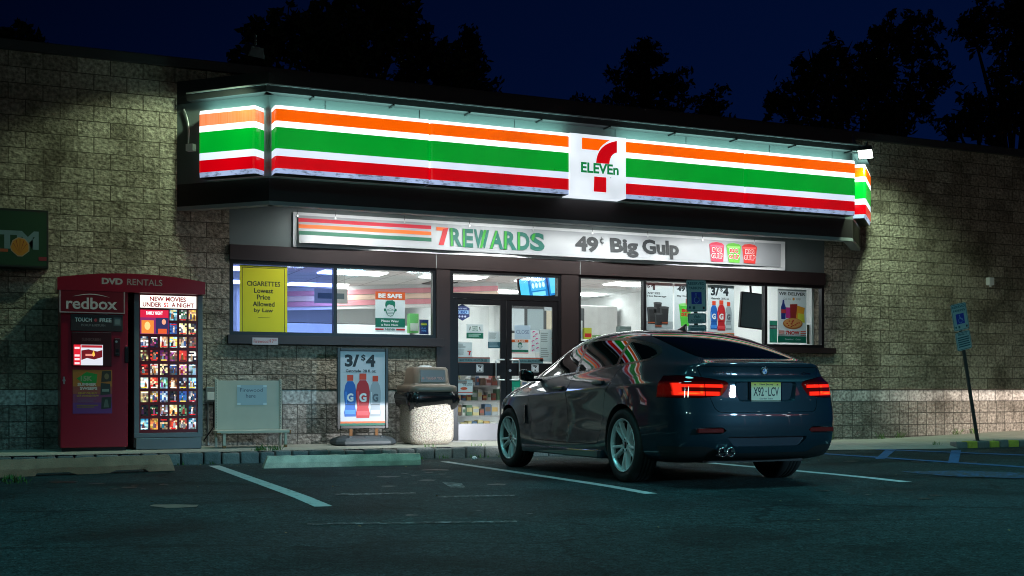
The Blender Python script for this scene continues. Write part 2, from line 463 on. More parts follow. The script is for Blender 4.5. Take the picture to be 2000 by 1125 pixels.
# ---- asphalt
def asphalt_mat():
    m = bpy.data.materials.new("asphalt"); m.use_nodes = True
    n, l = m.node_tree.nodes, m.node_tree.links
    b = n["Principled BSDF"]
    geo = n.new("ShaderNodeNewGeometry")
    nz = n.new("ShaderNodeTexNoise"); nz.inputs["Scale"].default_value = 0.55; nz.inputs["Detail"].default_value = 8; nz.inputs["Roughness"].default_value = 0.6
    l.new(geo.outputs["Position"], nz.inputs["Vector"])
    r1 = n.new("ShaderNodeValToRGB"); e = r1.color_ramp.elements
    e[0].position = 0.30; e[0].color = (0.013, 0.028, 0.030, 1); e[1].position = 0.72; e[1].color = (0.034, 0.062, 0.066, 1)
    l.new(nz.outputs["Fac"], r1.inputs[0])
    ag = n.new("ShaderNodeTexVoronoi"); ag.inputs["Scale"].default_value = 95
    l.new(geo.outputs["Position"], ag.inputs["Vector"])
    sp = n.new("ShaderNodeMix"); sp.data_type = 'RGBA'; sp.blend_type = 'MULTIPLY'; sp.inputs[0].default_value = 1.0
    rr = n.new("ShaderNodeValToRGB"); rr.color_ramp.elements[0].color = (0.35, 0.35, 0.35, 1); rr.color_ramp.elements[1].color = (2.0, 2.0, 2.0, 1)
    rr.color_ramp.elements[0].position = 0.2; rr.color_ramp.elements[1].position = 0.95
    l.new(ag.outputs["Color"], rr.inputs[0])
    l.new(r1.outputs[0], sp.inputs[6]); l.new(rr.outputs[0], sp.inputs[7])
    # pale grit
    gr = n.new("ShaderNodeTexNoise"); gr.inputs["Scale"].default_value = 42; gr.inputs["Detail"].default_value = 3
    l.new(geo.outputs["Position"], gr.inputs["Vector"])
    g2 = n.new("ShaderNodeMath"); g2.operation = 'GREATER_THAN'; g2.inputs[1].default_value = 0.735; l.new(gr.outputs["Fac"], g2.inputs[0])
    mx = n.new("ShaderNodeMix"); mx.data_type = 'RGBA'; mx.inputs[7].default_value = (0.22, 0.22, 0.21, 1)
    l.new(g2.outputs[0], mx.inputs[0]); l.new(sp.outputs[2], mx.inputs[6])
    # coarse stone showing at the surface
    cs_ = n.new("ShaderNodeTexNoise"); cs_.inputs["Scale"].default_value = 17; cs_.inputs["Detail"].default_value = 6; cs_.inputs["Roughness"].default_value = 0.75
    l.new(geo.outputs["Position"], cs_.inputs["Vector"])
    cr_ = n.new("ShaderNodeValToRGB"); cr_.color_ramp.elements[0].position = 0.36; cr_.color_ramp.elements[0].color = (0.45, 0.45, 0.45, 1); cr_.color_ramp.elements[1].position = 0.66; cr_.color_ramp.elements[1].color = (1.75, 1.75, 1.75, 1)
    l.new(cs_.outputs["Fac"], cr_.inputs[0])
    cm_ = n.new("ShaderNodeMix"); cm_.data_type = 'RGBA'; cm_.blend_type = 'MULTIPLY'; cm_.inputs[0].default_value = 1
    l.new(mx.outputs[2], cm_.inputs[6]); l.new(cr_.outputs[0], cm_.inputs[7]); mx = cm_
    # tar-sealed cracks
    ck = n.new("ShaderNodeTexVoronoi"); ck.feature = 'DISTANCE_TO_EDGE'; ck.inputs["Scale"].default_value = 0.28
    wq = n.new("ShaderNodeTexNoise"); wq.inputs["Scale"].default_value = 1.6; wq.inputs["Detail"].default_value = 5
    l.new(geo.outputs["Position"], wq.inputs["Vector"])
    wv = n.new("ShaderNodeVectorMath"); wv.operation = 'MULTIPLY_ADD'; wv.inputs[1].default_value = (0.9, 0.9, 0); l.new(wq.outputs["Color"], wv.inputs[0]); l.new(geo.outputs["Position"], wv.inputs[2])
    l.new(wv.outputs[0], ck.inputs["Vector"])
    ckr = n.new("ShaderNodeMapRange"); ckr.inputs[1].default_value = 0.003; ckr.inputs[2].default_value = 0.008; ckr.inputs[3].default_value = 0.45; ckr.inputs[4].default_value = 1.0; l.new(ck.outputs["Distance"], ckr.inputs[0])
    cm2 = n.new("ShaderNodeMix"); cm2.data_type = 'RGBA'; cm2.blend_type = 'MULTIPLY'; cm2.inputs[0].default_value = 1
    l.new(mx.outputs[2], cm2.inputs[6]); l.new(ckr.outputs[0], cm2.inputs[7]); mx = cm2
    # oil stains
    st = n.new("ShaderNodeTexNoise"); st.inputs["Scale"].default_value = 0.9; st.inputs["Detail"].default_value = 3
    mp = n.new("ShaderNodeMapping"); mp.inputs["Location"].default_value = (3.1, 7.7, 0); l.new(geo.outputs["Position"], mp.inputs["Vector"]); l.new(mp.outputs[0], st.inputs["Vector"])
    rs = n.new("ShaderNodeValToRGB"); rs.color_ramp.elements[0].position = 0.34; rs.color_ramp.elements[0].color = (0.45, 0.45, 0.45, 1); rs.color_ramp.elements[1].position = 0.5; rs.color_ramp.elements[1].color = (1, 1, 1, 1)
    l.new(st.outputs["Fac"], rs.inputs[0])
    m2 = n.new("ShaderNodeMix"); m2.data_type = 'RGBA'; m2.blend_type = 'MULTIPLY'; m2.inputs[0].default_value = 1
    l.new(mx.outputs[2], m2.inputs[6]); l.new(rs.outputs[0], m2.inputs[7])
    l.new(m2.outputs[2], b.inputs["Base Color"])
    rg = n.new("ShaderNodeMapRange"); rg.inputs[3].default_value = 0.55; rg.inputs[4].default_value = 0.85; l.new(nz.outputs["Fac"], rg.inputs[0]); l.new(rg.outputs[0], b.inputs["Roughness"])
    b.inputs["Specular IOR Level"].default_value = 0.18
    bp = n.new("ShaderNodeBump"); bp.inputs["Strength"].default_value = 0.55; bp.inputs["Distance"].default_value = 0.012
    l.new(ag.outputs["Distance"], bp.inputs["Height"]); l.new(bp.outputs[0], b.inputs["Normal"])
    return m
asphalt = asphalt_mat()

def worn_paint(name, col, wear):
    """road paint worn through to asphalt in patches"""
    m = bpy.data.materials.new(name); m.use_nodes = True; MATS[name] = m
    n, l = m.node_tree.nodes, m.node_tree.links
    b = n["Principled BSDF"]; b.inputs["Roughness"].default_value = 0.75
    geo = n.new("ShaderNodeNewGeometry")
    nz = n.new("ShaderNodeTexNoise"); nz.inputs["Scale"].default_value = 14; nz.inputs["Detail"].default_value = 8; nz.inputs["Roughness"].default_value = 0.7
    l.new(geo.outputs["Position"], nz.inputs["Vector"])
    rp = n.new("ShaderNodeValToRGB"); rp.color_ramp.elements[0].position = wear - 0.06; rp.color_ramp.elements[1].position = wear + 0.06
    rp.color_ramp.elements[0].color = (0.04, 0.04, 0.04, 1); rp.color_ramp.elements[1].color = col + (1,)
    l.new(nz.outputs["Fac"], rp.inputs[0]); l.new(rp.outputs[0], b.inputs["Base Color"])
    return m
white_paint = worn_paint("white_road_paint", (0.62, 0.63, 0.62), 0.385)
faded_paint = worn_paint("faded_road_paint", (0.42, 0.43, 0.43), 0.545)
blue_paint = worn_paint("blue_road_paint", (0.025, 0.14, 0.36), 0.42)

# ---- car park: one sheet, falling gently to the kerb and reaching far out
mb = MB()
ys = [-1.3, -1.9, -3.0, -4.2, -5.6, -7.1, -9, -12, -16, -22, -40, -120]
xs_ = [-120, -30, -10, 0, 5, 10, 15, 20, 40, 140]
vs = [(x, y, lotz(y)) for y in ys for x in xs_]
nx = len(xs_)
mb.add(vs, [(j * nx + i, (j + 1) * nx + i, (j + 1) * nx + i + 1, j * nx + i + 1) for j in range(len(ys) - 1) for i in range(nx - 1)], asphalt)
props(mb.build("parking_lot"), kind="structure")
mb = MB(); mb.box(-160, 200, 11.9, 240, -0.5, 0.0, mat("dark_grass_ground", (0.03, 0.045, 0.02), rough=0.95, noise_amt=0.5, nscale=0.7, bump=0.4))
props(mb.build("ground_behind_store"), kind="structure")

# ---- painted markings
mb = MB()
def strip(pts, m, dz=0.004):
    mb.add([(x, y, lotz(y) + dz) for x, y in pts], [tuple(range(len(pts)))], m)
def pxstrip(pixels, m, dz=0.004):
    strip([gp(*p) for p in pixels], m, dz)
def long_strip(p0, p1, w, m, n=8, wob=0.0):
    p0, p1 = Vector(p0), Vector(p1); d = (p1 - p0); q = Vector((-d.y, d.x)).normalized() * w / 2
    for k in range(n):
        a, b = p0 + d * (k / n), p0 + d * ((k + 1) / n)
        strip([a - q, b - q, b + q, a + q], m)
x0, y0 = gp(418, 910); x1, y1 = gp(632, 990)
long_strip((x0, y0), (x1, y1), 0.13, white_paint)
x0, y0 = gp(868, 902); x1, y1 = gp(1272, 965)
long_strip((x0, y0), (x1, y1), 0.11, white_paint)
x0, y0 = gp(1336, 900); x1, y1 = gp(1770, 942)
long_strip((x0, y0), (x1, y1), 0.13, white_paint)
pxstrip([(655, 968), (812, 965), (812, 962.5), (655, 965)], faded_paint)
pxstrip([(855, 972), (1005, 969.5), (1005, 967), (855, 970)], faded_paint)
pxstrip([(600, 1026), (1010, 1021), (1010, 1018), (600, 1023)], faded_paint)
pxstrip([(862, 942), (902, 945), (910, 953), (880, 953)], faded_paint)
# blue accessible-bay hatching on the right
for p in ([(1560, 885), (1590, 887), (1617, 878), (1592, 877)], [(1709, 897), (1728, 897), (1752, 877), (1733, 876)], [(1851, 905), (1872, 905), (1877, 880), (1858, 880)]):
    pxstrip(p, blue_paint)
pxstrip([(1580, 886), (2010, 915), (2010, 912.5), (1580, 884)], blue_paint, 0.006)
pxstrip([(1640, 876), (2010, 891), (2010, 889), (1640, 874.5)], blue_paint, 0.006)
pxstrip([(1755, 922), (1850, 931), (2010, 936), (2010, 925), (1880, 920)], worn_paint("thin_blue_road_paint", (0.025, 0.12, 0.30), 0.53), 0.006)
props(mb.build("road_markings"), kind="structure")

# oil drips and tyre scuffs where cars stand
mb = MB(); rnd = random.Random(31)
oil = mat("oil_stain", (0.007, 0.009, 0.010), rough=0.45, noise_amt=0.4, nscale=20)
for cx_, cy_, n_, sp_ in ((3.7, -4.6, 9, .45), (3.6, -6.0, 5, .6), (6.4, -8.6, 5, .5), (0.9, -5.2, 7, .5), (9.6, -5.5, 6, .6), (2.8, -9.0, 4, .8)):
    for _ in range(n_):
        x_, y_ = cx_ + rnd.gauss(0, sp_ * .5), cy_ + rnd.gauss(0, sp_); r_ = rnd.uniform(.015, .11) * (1.6 if rnd.random() < .15 else 1)
        pts = [(x_ + r_ * rnd.uniform(.6, 1.2) * math.cos(a_ * .524), y_ + r_ * rnd.uniform(.6, 1.2) * math.sin(a_ * .524)) for a_ in range(12)]
        mb.add([(px, py, lotz(py) + .003) for px, py in pts], [tuple(range(12))], oil)
props(mb.build("oil_stains"), kind="structure")

# concrete-coloured patch in the asphalt
mb = MB(); 
pxstrip([(292, 989), (325, 993), (352, 992.5), (384, 990.5), (388, 987), (345, 986), (300, 986.5)], mat("asphalt_patch", (0.34, 0.19, 0.15), rough=0.9, noise_amt=0.4, nscale=12), 0.004)
props(mb.build("asphalt_patch"), kind="structure")

# ---- sidewalk: level by the kiosks, ramping down to the lot on the right, then a raised kerbed corner
def walk_z(X):
    return float(np.interp(X, [-60, 8.3, 12.3, 13.8, 15.0, 17.5, 60], [0.14, 0.14, 0.055, 0.05, 0.08, 0.16, 0.17]))
def walk_y(X):
    return float(np.interp(X, [-60, 9.5, 11.0, 12.7, 13.3, 16, 60], [-1.60, -1.60, -1.95, -2.35, -2.4, -2.3, -2.3]))
mb = MB()
wx = [-60, -20, -8, -4, -2, 0, 1, 2, 3, 4, 5, 6, 7, 8, 8.8, 9.5, 10.2, 11, 11.6, 12.3, 12.9, 13.3, 13.8, 14.4, 15, 16, 17.5, 20, 30, 60]
rows = []
for X in wx:
    rows.append([(X, walk_y(X) + 0.12, walk_z(X)), (X, -0.6, walk_z(X) + 0.003), (X, 0.3, walk_z(X) + 0.004)])
vs = [p for r in rows for p in r]
mb.add(vs, [(3 * i + k, 3 * i + 3 + k, 3 * i + 4 + k, 3 * i + 1 + k) for i in range(len(wx) - 1) for k in range(2)], concrete)
# ramp lip reaching down to the lot where there is no kerb
lip = [X for X in wx if 8.8 <= X <= 13.3]
vs = [p for X in lip for p in ((X, walk_y(X) + 0.12, walk_z(X)), (X, walk_y(X) - 0.05, 0.012))]
mb.add(vs, [(2 * i, 2 * i + 1, 2 * i + 3, 2 * i + 2) for i in range(len(lip) - 1)], concrete)
props(mb.build("sidewalk"), kind="structure")

# ---- granite sett kerb
def sett_row(name, Xa, Xb, yf, zf, rnd, mats):
    mbk = MB(); X = Xa; k = 0
    while X < Xb:
        w = rnd.uniform(0.19, 0.27)
        y = yf(X + w / 2); z = zf(X + w / 2) + rnd.uniform(-0.012, 0.008)
        xf = Matrix.Translation((X + w / 2, y + 0.06, z / 2 - 0.03)) @ Matrix.Rotation(rnd.uniform(-0.05, 0.05), 4, 'Z') @ Matrix.Rotation(rnd.uniform(-0.04, 0.04), 4, 'X')
        bm = bmesh.new(); bmesh.ops.create_cube(bm, size=1)
        hz = z / 2 + 0.03
        for v in bm.verts:
            v.co = (v.co.x * (w - 0.018), v.co.y * 0.15, v.co.z * 2 * hz)
        bmesh.ops.bevel(bm, geom=bm.edges[:], offset=0.022, segments=2, profile=0.6, affect='EDGES')
        for v in bm.verts:
            v.co += Vector((rnd.uniform(-1, 1), rnd.uniform(-1, 1), rnd.uniform(-1, 1))) * 0.004
        bm.transform(xf)
        mbk.addbm(bm, mats[k % len(mats)] if not callable(mats) else mats(k), smooth=True)
        X += w; k += 1
    return mbk.build(name)
rnd = random.Random(4)
props(sett_row("kerb", -7.0, 9.2, walk_y, walk_z, rnd, [granite, granite, mat("kerb_granite_pale", (0.20, 0.20, 0.19), rough=0.85, noise_amt=0.4, nscale=9, bump=0.7, bscale=45)]), kind="structure")
yel = mat("yellow_kerb_paint", (0.45, 0.40, 0.05), rough=0.8, noise_amt=0.4, nscale=20)
props(sett_row("corner_kerb", 13.3, 22.0, lambda X: walk_y(X), lambda X: max(0.11, walk_z(X) + 0.02), rnd, lambda k: yel if k % 2 else granite), kind="structure")
props(MB().box(-60, -7.0, -1.6, -1.47, 0.0, 0.14, concrete).build("plain_kerb"), kind="structure")

# ---- weeds along the kerb
def tuft(mbw, x, y, z, n, h, rnd, m):
    for _ in range(n):
        a = rnd.uniform(0, 6.28); l_ = h * rnd.uniform(0.5, 1.1); w = 0.006
        dx, dy = math.cos(a), math.sin(a)
        bx, by = x + rnd.gauss(0, 0.05), y + rnd.gauss(0, 0.02)
        sp = rnd.uniform(0.3, 0.9)
        mbw.add([(bx - dy * w, by + dx * w, z), (bx + dy * w, by - dx * w, z), (bx + dx * l_ * sp * .6 + dy * w, by + dy * l_ * sp * .6, z + l_ * .7), (bx + dx * l_ * sp, by + dy * l_ * sp, z + l_)], [(0, 1, 2, 3)], m)
grass_m = mat("weed_leaf", (0.07, 0.16, 0.03), rough=0.7, noise_amt=0.4, nscale=30)
mbw = MB(); rnd = random.Random(9)
for _ in range(26):
    X = rnd.uniform(2.0, 8.5); tuft(mbw, X, -1.63, 0.0, 9, 0.05, rnd, grass_m)
for X, n, h in ((3.0, 22, 0.08), (3.15, 18, 0.07), (2.95, 14, .06), (5.2, 10, 0.05), (5.9, 8, .05)):
    tuft(mbw, X, -1.38, 0.14, n, h, rnd, grass_m)
for X in (15.6, 13.9, 12.8, 16.0, 14.3):
    tuft(mbw, X, -0.06, walk_z(X), 14, 0.12, rnd, grass_m)
for X, Y in ((13.2, -2.1), (13.5, -2.2), (14.4, -2.1), (15.4, -2.0), (16.2, -2.1)):
    tuft(mbw, X, Y, walk_z(X), 12, 0.06, rnd, grass_m)
for _ in range(10):
    X, Y = gp(rnd.uniform(0, 40), rnd.uniform(935, 945)); tuft(mbw, X, Y, lotz(Y), 9, .05, rnd, grass_m)
props(mbw.build("weeds"), kind="stuff")

# ---- fallen leaves and litter specks on the lot
mbw = MB(); leaf_m = mat("dry_leaf", (0.30, 0.20, 0.08), rough=0.8, noise_amt=0.4, nscale=20)
for _ in range(150):
    X, Y = rnd.uniform(-1, 14), rnd.choice([rnd.uniform(-13, -1.7), rnd.uniform(-2.4, -1.7)])
    s = rnd.uniform(0.008, 0.022); a = rnd.uniform(0, 6.28); z = lotz(Y) + 0.006
    p = [(X + s * math.cos(a + t) * (1 if k % 2 else 0.5), Y + s * math.sin(a + t) * (1 if k % 2 else 0.5), z + rnd.uniform(0, .01)) for k, t in enumerate((0, 1.57, 3.14, 4.71))]
    mbw.add(p, [(0, 1, 2, 3)], leaf_m)
props(mbw.build("fallen_leaves"), kind="stuff")
# ================================================================== STORE BUILDING
store = empty("store_building", (0, 0, 0), "long tan block corner store with a lit glass front and dark canopy", "store")
WT = 5.17                                     # wall top
XL, XR = 2.84, 12.74                          # shop front opening
SILL_L = 1.522; SILL_R = 1.512
wall = MB()
T = 0.28
def wallpiece(x0, x1, z0, z1):
    """masonry in three bands, butted"""
    for a, b, m, dy in ((-0.1, BZ - 0.2035, base_block, 0.0), (BZ - 0.2035, BZ, belt_block, 0.008), (BZ, WT, tan_block, 0.0)):
        lo, hi = max(a, z0), min(b, z1)
        if hi > lo:
            wall.box(x0, x1, dy, T, lo, hi, m)
wallpiece(-26, XL, -0.1, WT)
wallpiece(XR, 34, -0.1, WT)
wallpiece(XL, 5.80, -0.1, SILL_L - 0.001)
wallpiece(8.10, XR, -0.1, SILL_R - 0.001)
wall.box(XL, XR, 0.03, T, 3.46, WT, tan_block)
wall.box(-26, -25.7, T, 12, -0.1, WT, tan_block)
wall.box(33.7, 34, T, 12, -0.1, WT, tan_block)
wall.box(-26, 34, 12, 12.3, -0.1, WT, tan_block)
wall.build("wall", store)
mb = MB()
mb.box(-26.05, 34.05, -0.06, T + 0.05, WT, WT + 0.13, roof_m)
mb.build("coping", store, bevel=0.01)
mb = MB(); mb.box(-25.7, 33.7, T + .05, 12, 4.6, 4.75, roof_m); mb.build("roof", store)

# ---- dark header, pillars, sills of the shop front
mb = MB()
mb.box(XL, XR, -0.035, 0.10, 2.655, 2.862, bronze)
mb.box(XL - 0.03, 5.89, -0.075, 0.10, SILL_L, 1.640, bronze)
mb.box(8.05, 12.93, -0.075, 0.10, SILL_R, 1.600, bronze)
mb.box(5.80, 6.01, -0.02, 0.12, 0.14, 2.655, bronze)
mb.box(7.81, 8.10, -0.02, 0.12, 0.14, 2.655, bronze)
mb.box(XL, XR, 0.00, 0.10, 2.862, 3.46, fascia_m)          # panel behind the banner
for x in (5.79, 8.12):                                       # panel seams
    mb.box(x - 0.004, x + 0.004, -0.037, -0.035, 2.655, 2.862, trim_grey)
mb.build("shopfront_cladding", store, bevel=0.004)

# ---- windows
def window(x0, x1, z0, z1, mull, panes):
    f = MB(); t = 0.05; y0, y1 = 0.0, 0.09
    f.box(x0, x1, y0, y1, z1 - t, z1, black_alu); f.box(x0, x1, y0, y1, z0, z0 + t, black_alu)
    edges = [x0] + mull + [x1]
    f.box(x0, x0 + t, y0, y1, z0 + t, z1 - t, black_alu); f.box(x1 - t, x1, y0, y1, z0 + t, z1 - t, black_alu)
    for m in mull:
        f.box(m - t / 2, m + t / 2, y0, y1, z0 + t, z1 - t, black_alu)
    fo = f.build("window", store)
    for k, g in enumerate(panes):
        a = edges[k] + (t if k == 0 else t / 2); b = edges[k + 1] - (t if k == len(panes) - 1 else t / 2)
        MB().box(a, b, 0.045, 0.051, z0 + t, z1 - t, g).build("pane", fo)
    return fo
window(XL + 0.002, 5.80, 1.640, 2.655, [4.305], [blue_glass, clear_glass])
window(8.10, XR - 0.002, 1.600, 2.655, [9.275, 11.56], [clear_glass, clear_glass, clear_glass])

# ---- double glass door with a transom window over it
D0, D1, DZ0, DZ1 = 6.012, 7.808, 0.145, 2.24
t = MB()
t.box(D0, D1, -0.01, 0.10, 2.600, 2.655, black_alu); t.box(D0, D1, -0.01, 0.10, DZ1, 2.315, black_alu)
t.box(D0, D0 + 0.05, -0.01, 0.10, DZ1 + 0.075, 2.600, black_alu); t.box(D1 - 0.05, D1, -0.01, 0.10, DZ1 + 0.075, 2.600, black_alu)
t.box(D0, D0 + 0.045, -0.01, 0.10, DZ0, DZ1, black_alu); t.box(D1 - 0.045, D1, -0.01, 0.10, DZ0, DZ1, black_alu)
fo = t.build("transom_window", store)
MB().box(D0 + 0.05, D1 - 0.05, 0.045, 0.051, 2.315, 2.600, clear_glass).build("pane", fo)
MB().box(D0 - .02, D1 + .02, -0.05, 0.12, 0.139, 0.1455, galv).build("threshold", store)
DM = 0.5 * (D0 + D1)
steel = mat("brushed_steel", (0.62, 0.63, 0.64), rough=0.3, metal=0.9)
alu_kick = mat("door_kick_plate", (0.20, 0.19, 0.20), rough=0.4, metal=0.5)
RAIL0, RAIL1 = 1.105, 1.295
for (a, b, hx) in ((D0 + 0.047, DM - 0.004, DM - 0.075), (DM + 0.004, D1 - 0.047, DM + 0.075)):
    d = MB(); st = 0.085
    d.box(a, a + st, 0.0, 0.05, DZ0 + 0.01, DZ1 - 0.003, black_alu); d.box(b - st, b, 0.0, 0.05, DZ0 + 0.01, DZ1 - 0.003, black_alu)
    d.box(a + st, b - st, 0.0, 0.05, DZ1 - 0.09, DZ1 - 0.003, black_alu)
    d.box(a + st, b - st, 0.0, 0.05, RAIL0, RAIL1, black_alu)
    d.box(a + st, b - st, -0.004, 0.05, DZ0 + 0.01, 0.40, alu_kick)
    do = d.build("door", store, bevel=0.003)
    MB().box(a + st, b - st, 0.022, 0.028, RAIL1, DZ1 - 0.09, clear_glass).box(a + st, b - st, 0.022, 0.028, 0.40, RAIL0, clear_glass).build("pane", do)
    s = 1 if hx > DM else -1
    z0, z1 = 1.045, 1.345
    h = MB(); xo = hx + s * 0.115
    h.tube([(hx - s * .02, 0.0, z0), (hx - s * .02, -0.05, z0), (xo - s * .02, -0.05, z0), (xo, -0.05, z0 + .03), (xo, -0.05, z1 - .03), (xo - s * .02, -0.05, z1), (hx - s * .02, -0.05, z1), (hx - s * .02, 0, z1)], 0.011, steel)
    h.build("handle", do)
    if s > 0:
        MB().cyl((hx - 0.02, -0.012, 1.185), (hx - 0.02, 0.0, 1.185), 0.02, 0.02, steel).build("lock", do)

# ---- canopy: chamfered fascia, soffit, gutter, lean-to roof
CY, CZ0, CZ1 = -1.0, 3.275, 4.68
pL0, pL1 = (2.155, 0.0), (3.165, CY)
pR1, pR0 = (12.50, CY), (13.50, 0.0)
def face(p, q, z0, z1, m, mbx, thick=0.10):
    d = Vector((q[0] - p[0], q[1] - p[1])); nrm = Vector((d.y, -d.x)).normalized()
    mbx.prism([(p[0], p[1], z0), (q[0], q[1], z0), (q[0], q[1], z1), (p[0], p[1], z1)], (-nrm.x * thick, -nrm.y * thick, 0), m)
mb = MB()
for p, q in ((pL0, pL1), (pL1, pR1), (pR1, pR0)):
    face(p, q, 3.62, CZ1, fascia_m, mb)
    face(p, q, CZ0 + 0.05, 3.62, fascia_low, mb, 0.102)
mb.build("fascia", store)
mb = MB()
for p, q in ((pL0, pL1), (pL1, pR1), (pR1, pR0)):
    face(p, q, CZ0, CZ0 + 0.05, trim_grey, mb, 0.14)
mb.build("fascia_trim", store)
mb = MB(); mb.prism([(pL0[0] + .2, -0.0, 3.46), (pL1[0] + 0.08, CY + 0.12, 3.46), (pR1[0] - 0.08, CY + 0.12, 3.46), (pR0[0] - .2, -0.0, 3.46)], (0, 0, 0.05), mat("soffit_panel", (0.50, 0.51, 0.52), rough=0.6))
mb.build("soffit", store)
# seams in the upper fascia
for x in (3.9, 5.2, 6.6, 8.2, 9.4, 10.9, 12.1):
    MB().box(x - 0.004, x + 0.004, CY - 0.003, CY, 4.5, CZ1, black_alu).build("fascia_seam", store)
# gutter with brackets
g = MB()
GO = 0.17
def off(p, d):
    return p
gl0, gl1 = (2.24, -0.27), (3.165 - 0.07, CY - GO)
gr1, gr0 = (12.50 + 0.07, CY - GO), (13.40, -0.35)
for p, q in ((gl0, gl1), (gl1, gr1), (gr1, gr0)):
    d = Vector((q[0] - p[0], q[1] - p[1])).normalized(); nrm = Vector((d.y, -d.x))
    g.prism([(p[0], p[1], CZ1 + 0.0), (q[0], q[1], CZ1 + 0.0), (q[0], q[1], CZ1 + 0.10), (p[0], p[1], CZ1 + 0.10)], (-nrm.x * 0.17, -nrm.y * 0.17, 0), roof_m)
    g.prism([(p[0] + nrm.x * .012, p[1] + nrm.y * .012, CZ1 + 0.085), (q[0] + nrm.x * .012, q[1] + nrm.y * .012, CZ1 + 0.085), (q[0] + nrm.x * .012, q[1] + nrm.y * .012, CZ1 + 0.103), (p[0] + nrm.x * .012, p[1] + nrm.y * .012, CZ1 + 0.103)], (-nrm.x * 0.012, -nrm.y * 0.012, 0), trim_grey)
g.build("gutter", store)
for k in range(9):
    x = 3.7 + k * 1.08
    MB().box(x - 0.012, x + 0.012, CY - GO - 0.012, CY - 0.001, CZ1 - 0.02, CZ1 - 0.001, black_alu).build("gutter_bracket", store)
mb = MB()
zt = 5.20; zg = CZ1 + 0.10
# black parapet standing over the gutter, flat roof behind it
for p_, q_ in ((pL0, pL1), (pL1, pR1), (pR1, pR0)):
    face(p_, q_, CZ1 + 0.001, 4.985, roof_m, mb, 0.09)
mb.prism([(2.25, -0.01, 4.94), (3.21, -0.92, 4.94), (12.46, -0.92, 4.94), (13.40, -0.01, 4.94)], (0, 0, 0.04), roof_m)
mb.build("canopy_roof", store)

# ---- room behind the glass
ir = MB()
RX0, RX1, RY0, RY1, CE = 2.90, 12.70, 0.30, 11.6, 3.02
ir.box(RX0, RX1, 0.12, RY1, 0.05, 0.142, floor_m)
ir.build("interior_floor", store)
MB().box(RX0 - .06, RX1 + .06, 0.281, RY1, CE, CE + 0.06, ceil_m).box(RX0, RX1, .101, .281, 2.75, 2.85, ceil_m).build("interior_ceiling", store)
blue_wall = mat("lavender_painted_wall", (0.35, 0.38, 0.68), rough=0.7)
iw = MB()
iw.box(RX0, RX1, RY1, RY1 + 0.06, 0.142, CE, white_wall)
iw.box(RX0 - 0.06, RX0, 0.281, RY1, 0.142, CE, white_wall)
iw.box(RX1, RX1 + 0.06, 0.281, RY1, 0.142, CE, white_wall)
iw.box(9.1, 9.2, 6.0, RY1, 0.142, CE, white_wall)
iw.box(4.4, 4.5, 8.0, RY1, 0.142, CE, white_wall)
iw.build("interior_wall", store)
for i in range(5):
    for j in range(4):
        x, y = 3.9 + i * 1.95, 2.0 + j * 2.6
        MB().box(x - 0.58, x + 0.58, y - 0.28, y + 0.28, CE - 0.02, CE - 0.001, panel_light).build("ceiling_light", store)
# added bulkhead; its pink stripes paint the canopy's reflection in the glass
bk = MB()
for k, (c) in enumerate(((226, 150, 160), (238, 205, 185), (226, 150, 160))):
    z0 = CE - 0.40 + k * 0.11
    bk.prism([(5.0, 8.6, z0), (8.95, 5.2, z0), (8.95, 5.2, z0 + 0.10), (5.0, 8.6, z0 + 0.10)], (0.03, 0.035, 0), ink(c))
bk.prism([(5.0, 8.64, CE - 0.47), (8.95, 5.24, CE - 0.47), (8.95, 5.24, CE - 0.002), (5.0, 8.64, CE - 0.002)], (0.05, 0.06, 0), white_wall)
bk.build("reflection_stripes", store)

# ================================================================== SIGNS ON THE CANOPY
OR_, GR_, RD_ = (255, 98, 0), (0, 152, 44), (196, 0, 14)
def lit(name, c, s, patch=0.10):
    if name in MATS: return MATS[name]
    m = mat(name, tuple(v * 0.35 for v in c), rough=0.18, em=s, emcol=c)
    # tubes behind the acrylic: slow unevenness along the sign
    n, l = m.node_tree.nodes, m.node_tree.links
    b = n["Principled BSDF"]
    tc = n.new("ShaderNodeTexCoord"); nz = n.new("ShaderNodeTexNoise"); nz.inputs["Scale"].default_value = 1.6; nz.inputs["Detail"].default_value = 2
    l.new(tc.outputs["Object"], nz.inputs["Vector"])
    mr = n.new("ShaderNodeMapRange"); mr.inputs[1].default_value = 0.3; mr.inputs[2].default_value = 0.7; mr.inputs[3].default_value = s * (1 - patch); mr.inputs[4].default_value = s * (1 + patch)
    l.new(nz.outputs["Fac"], mr.inputs[0]); l.new(mr.outputs[0], b.inputs["Emission Strength"])
    return m
sg_white = lit("sign_white_acrylic", (1.0, 1.0, 1.0), 1.45)
sg_white_low = lit("sign_white_acrylic_low", (0.74, 0.84, 1.0), 0.98)
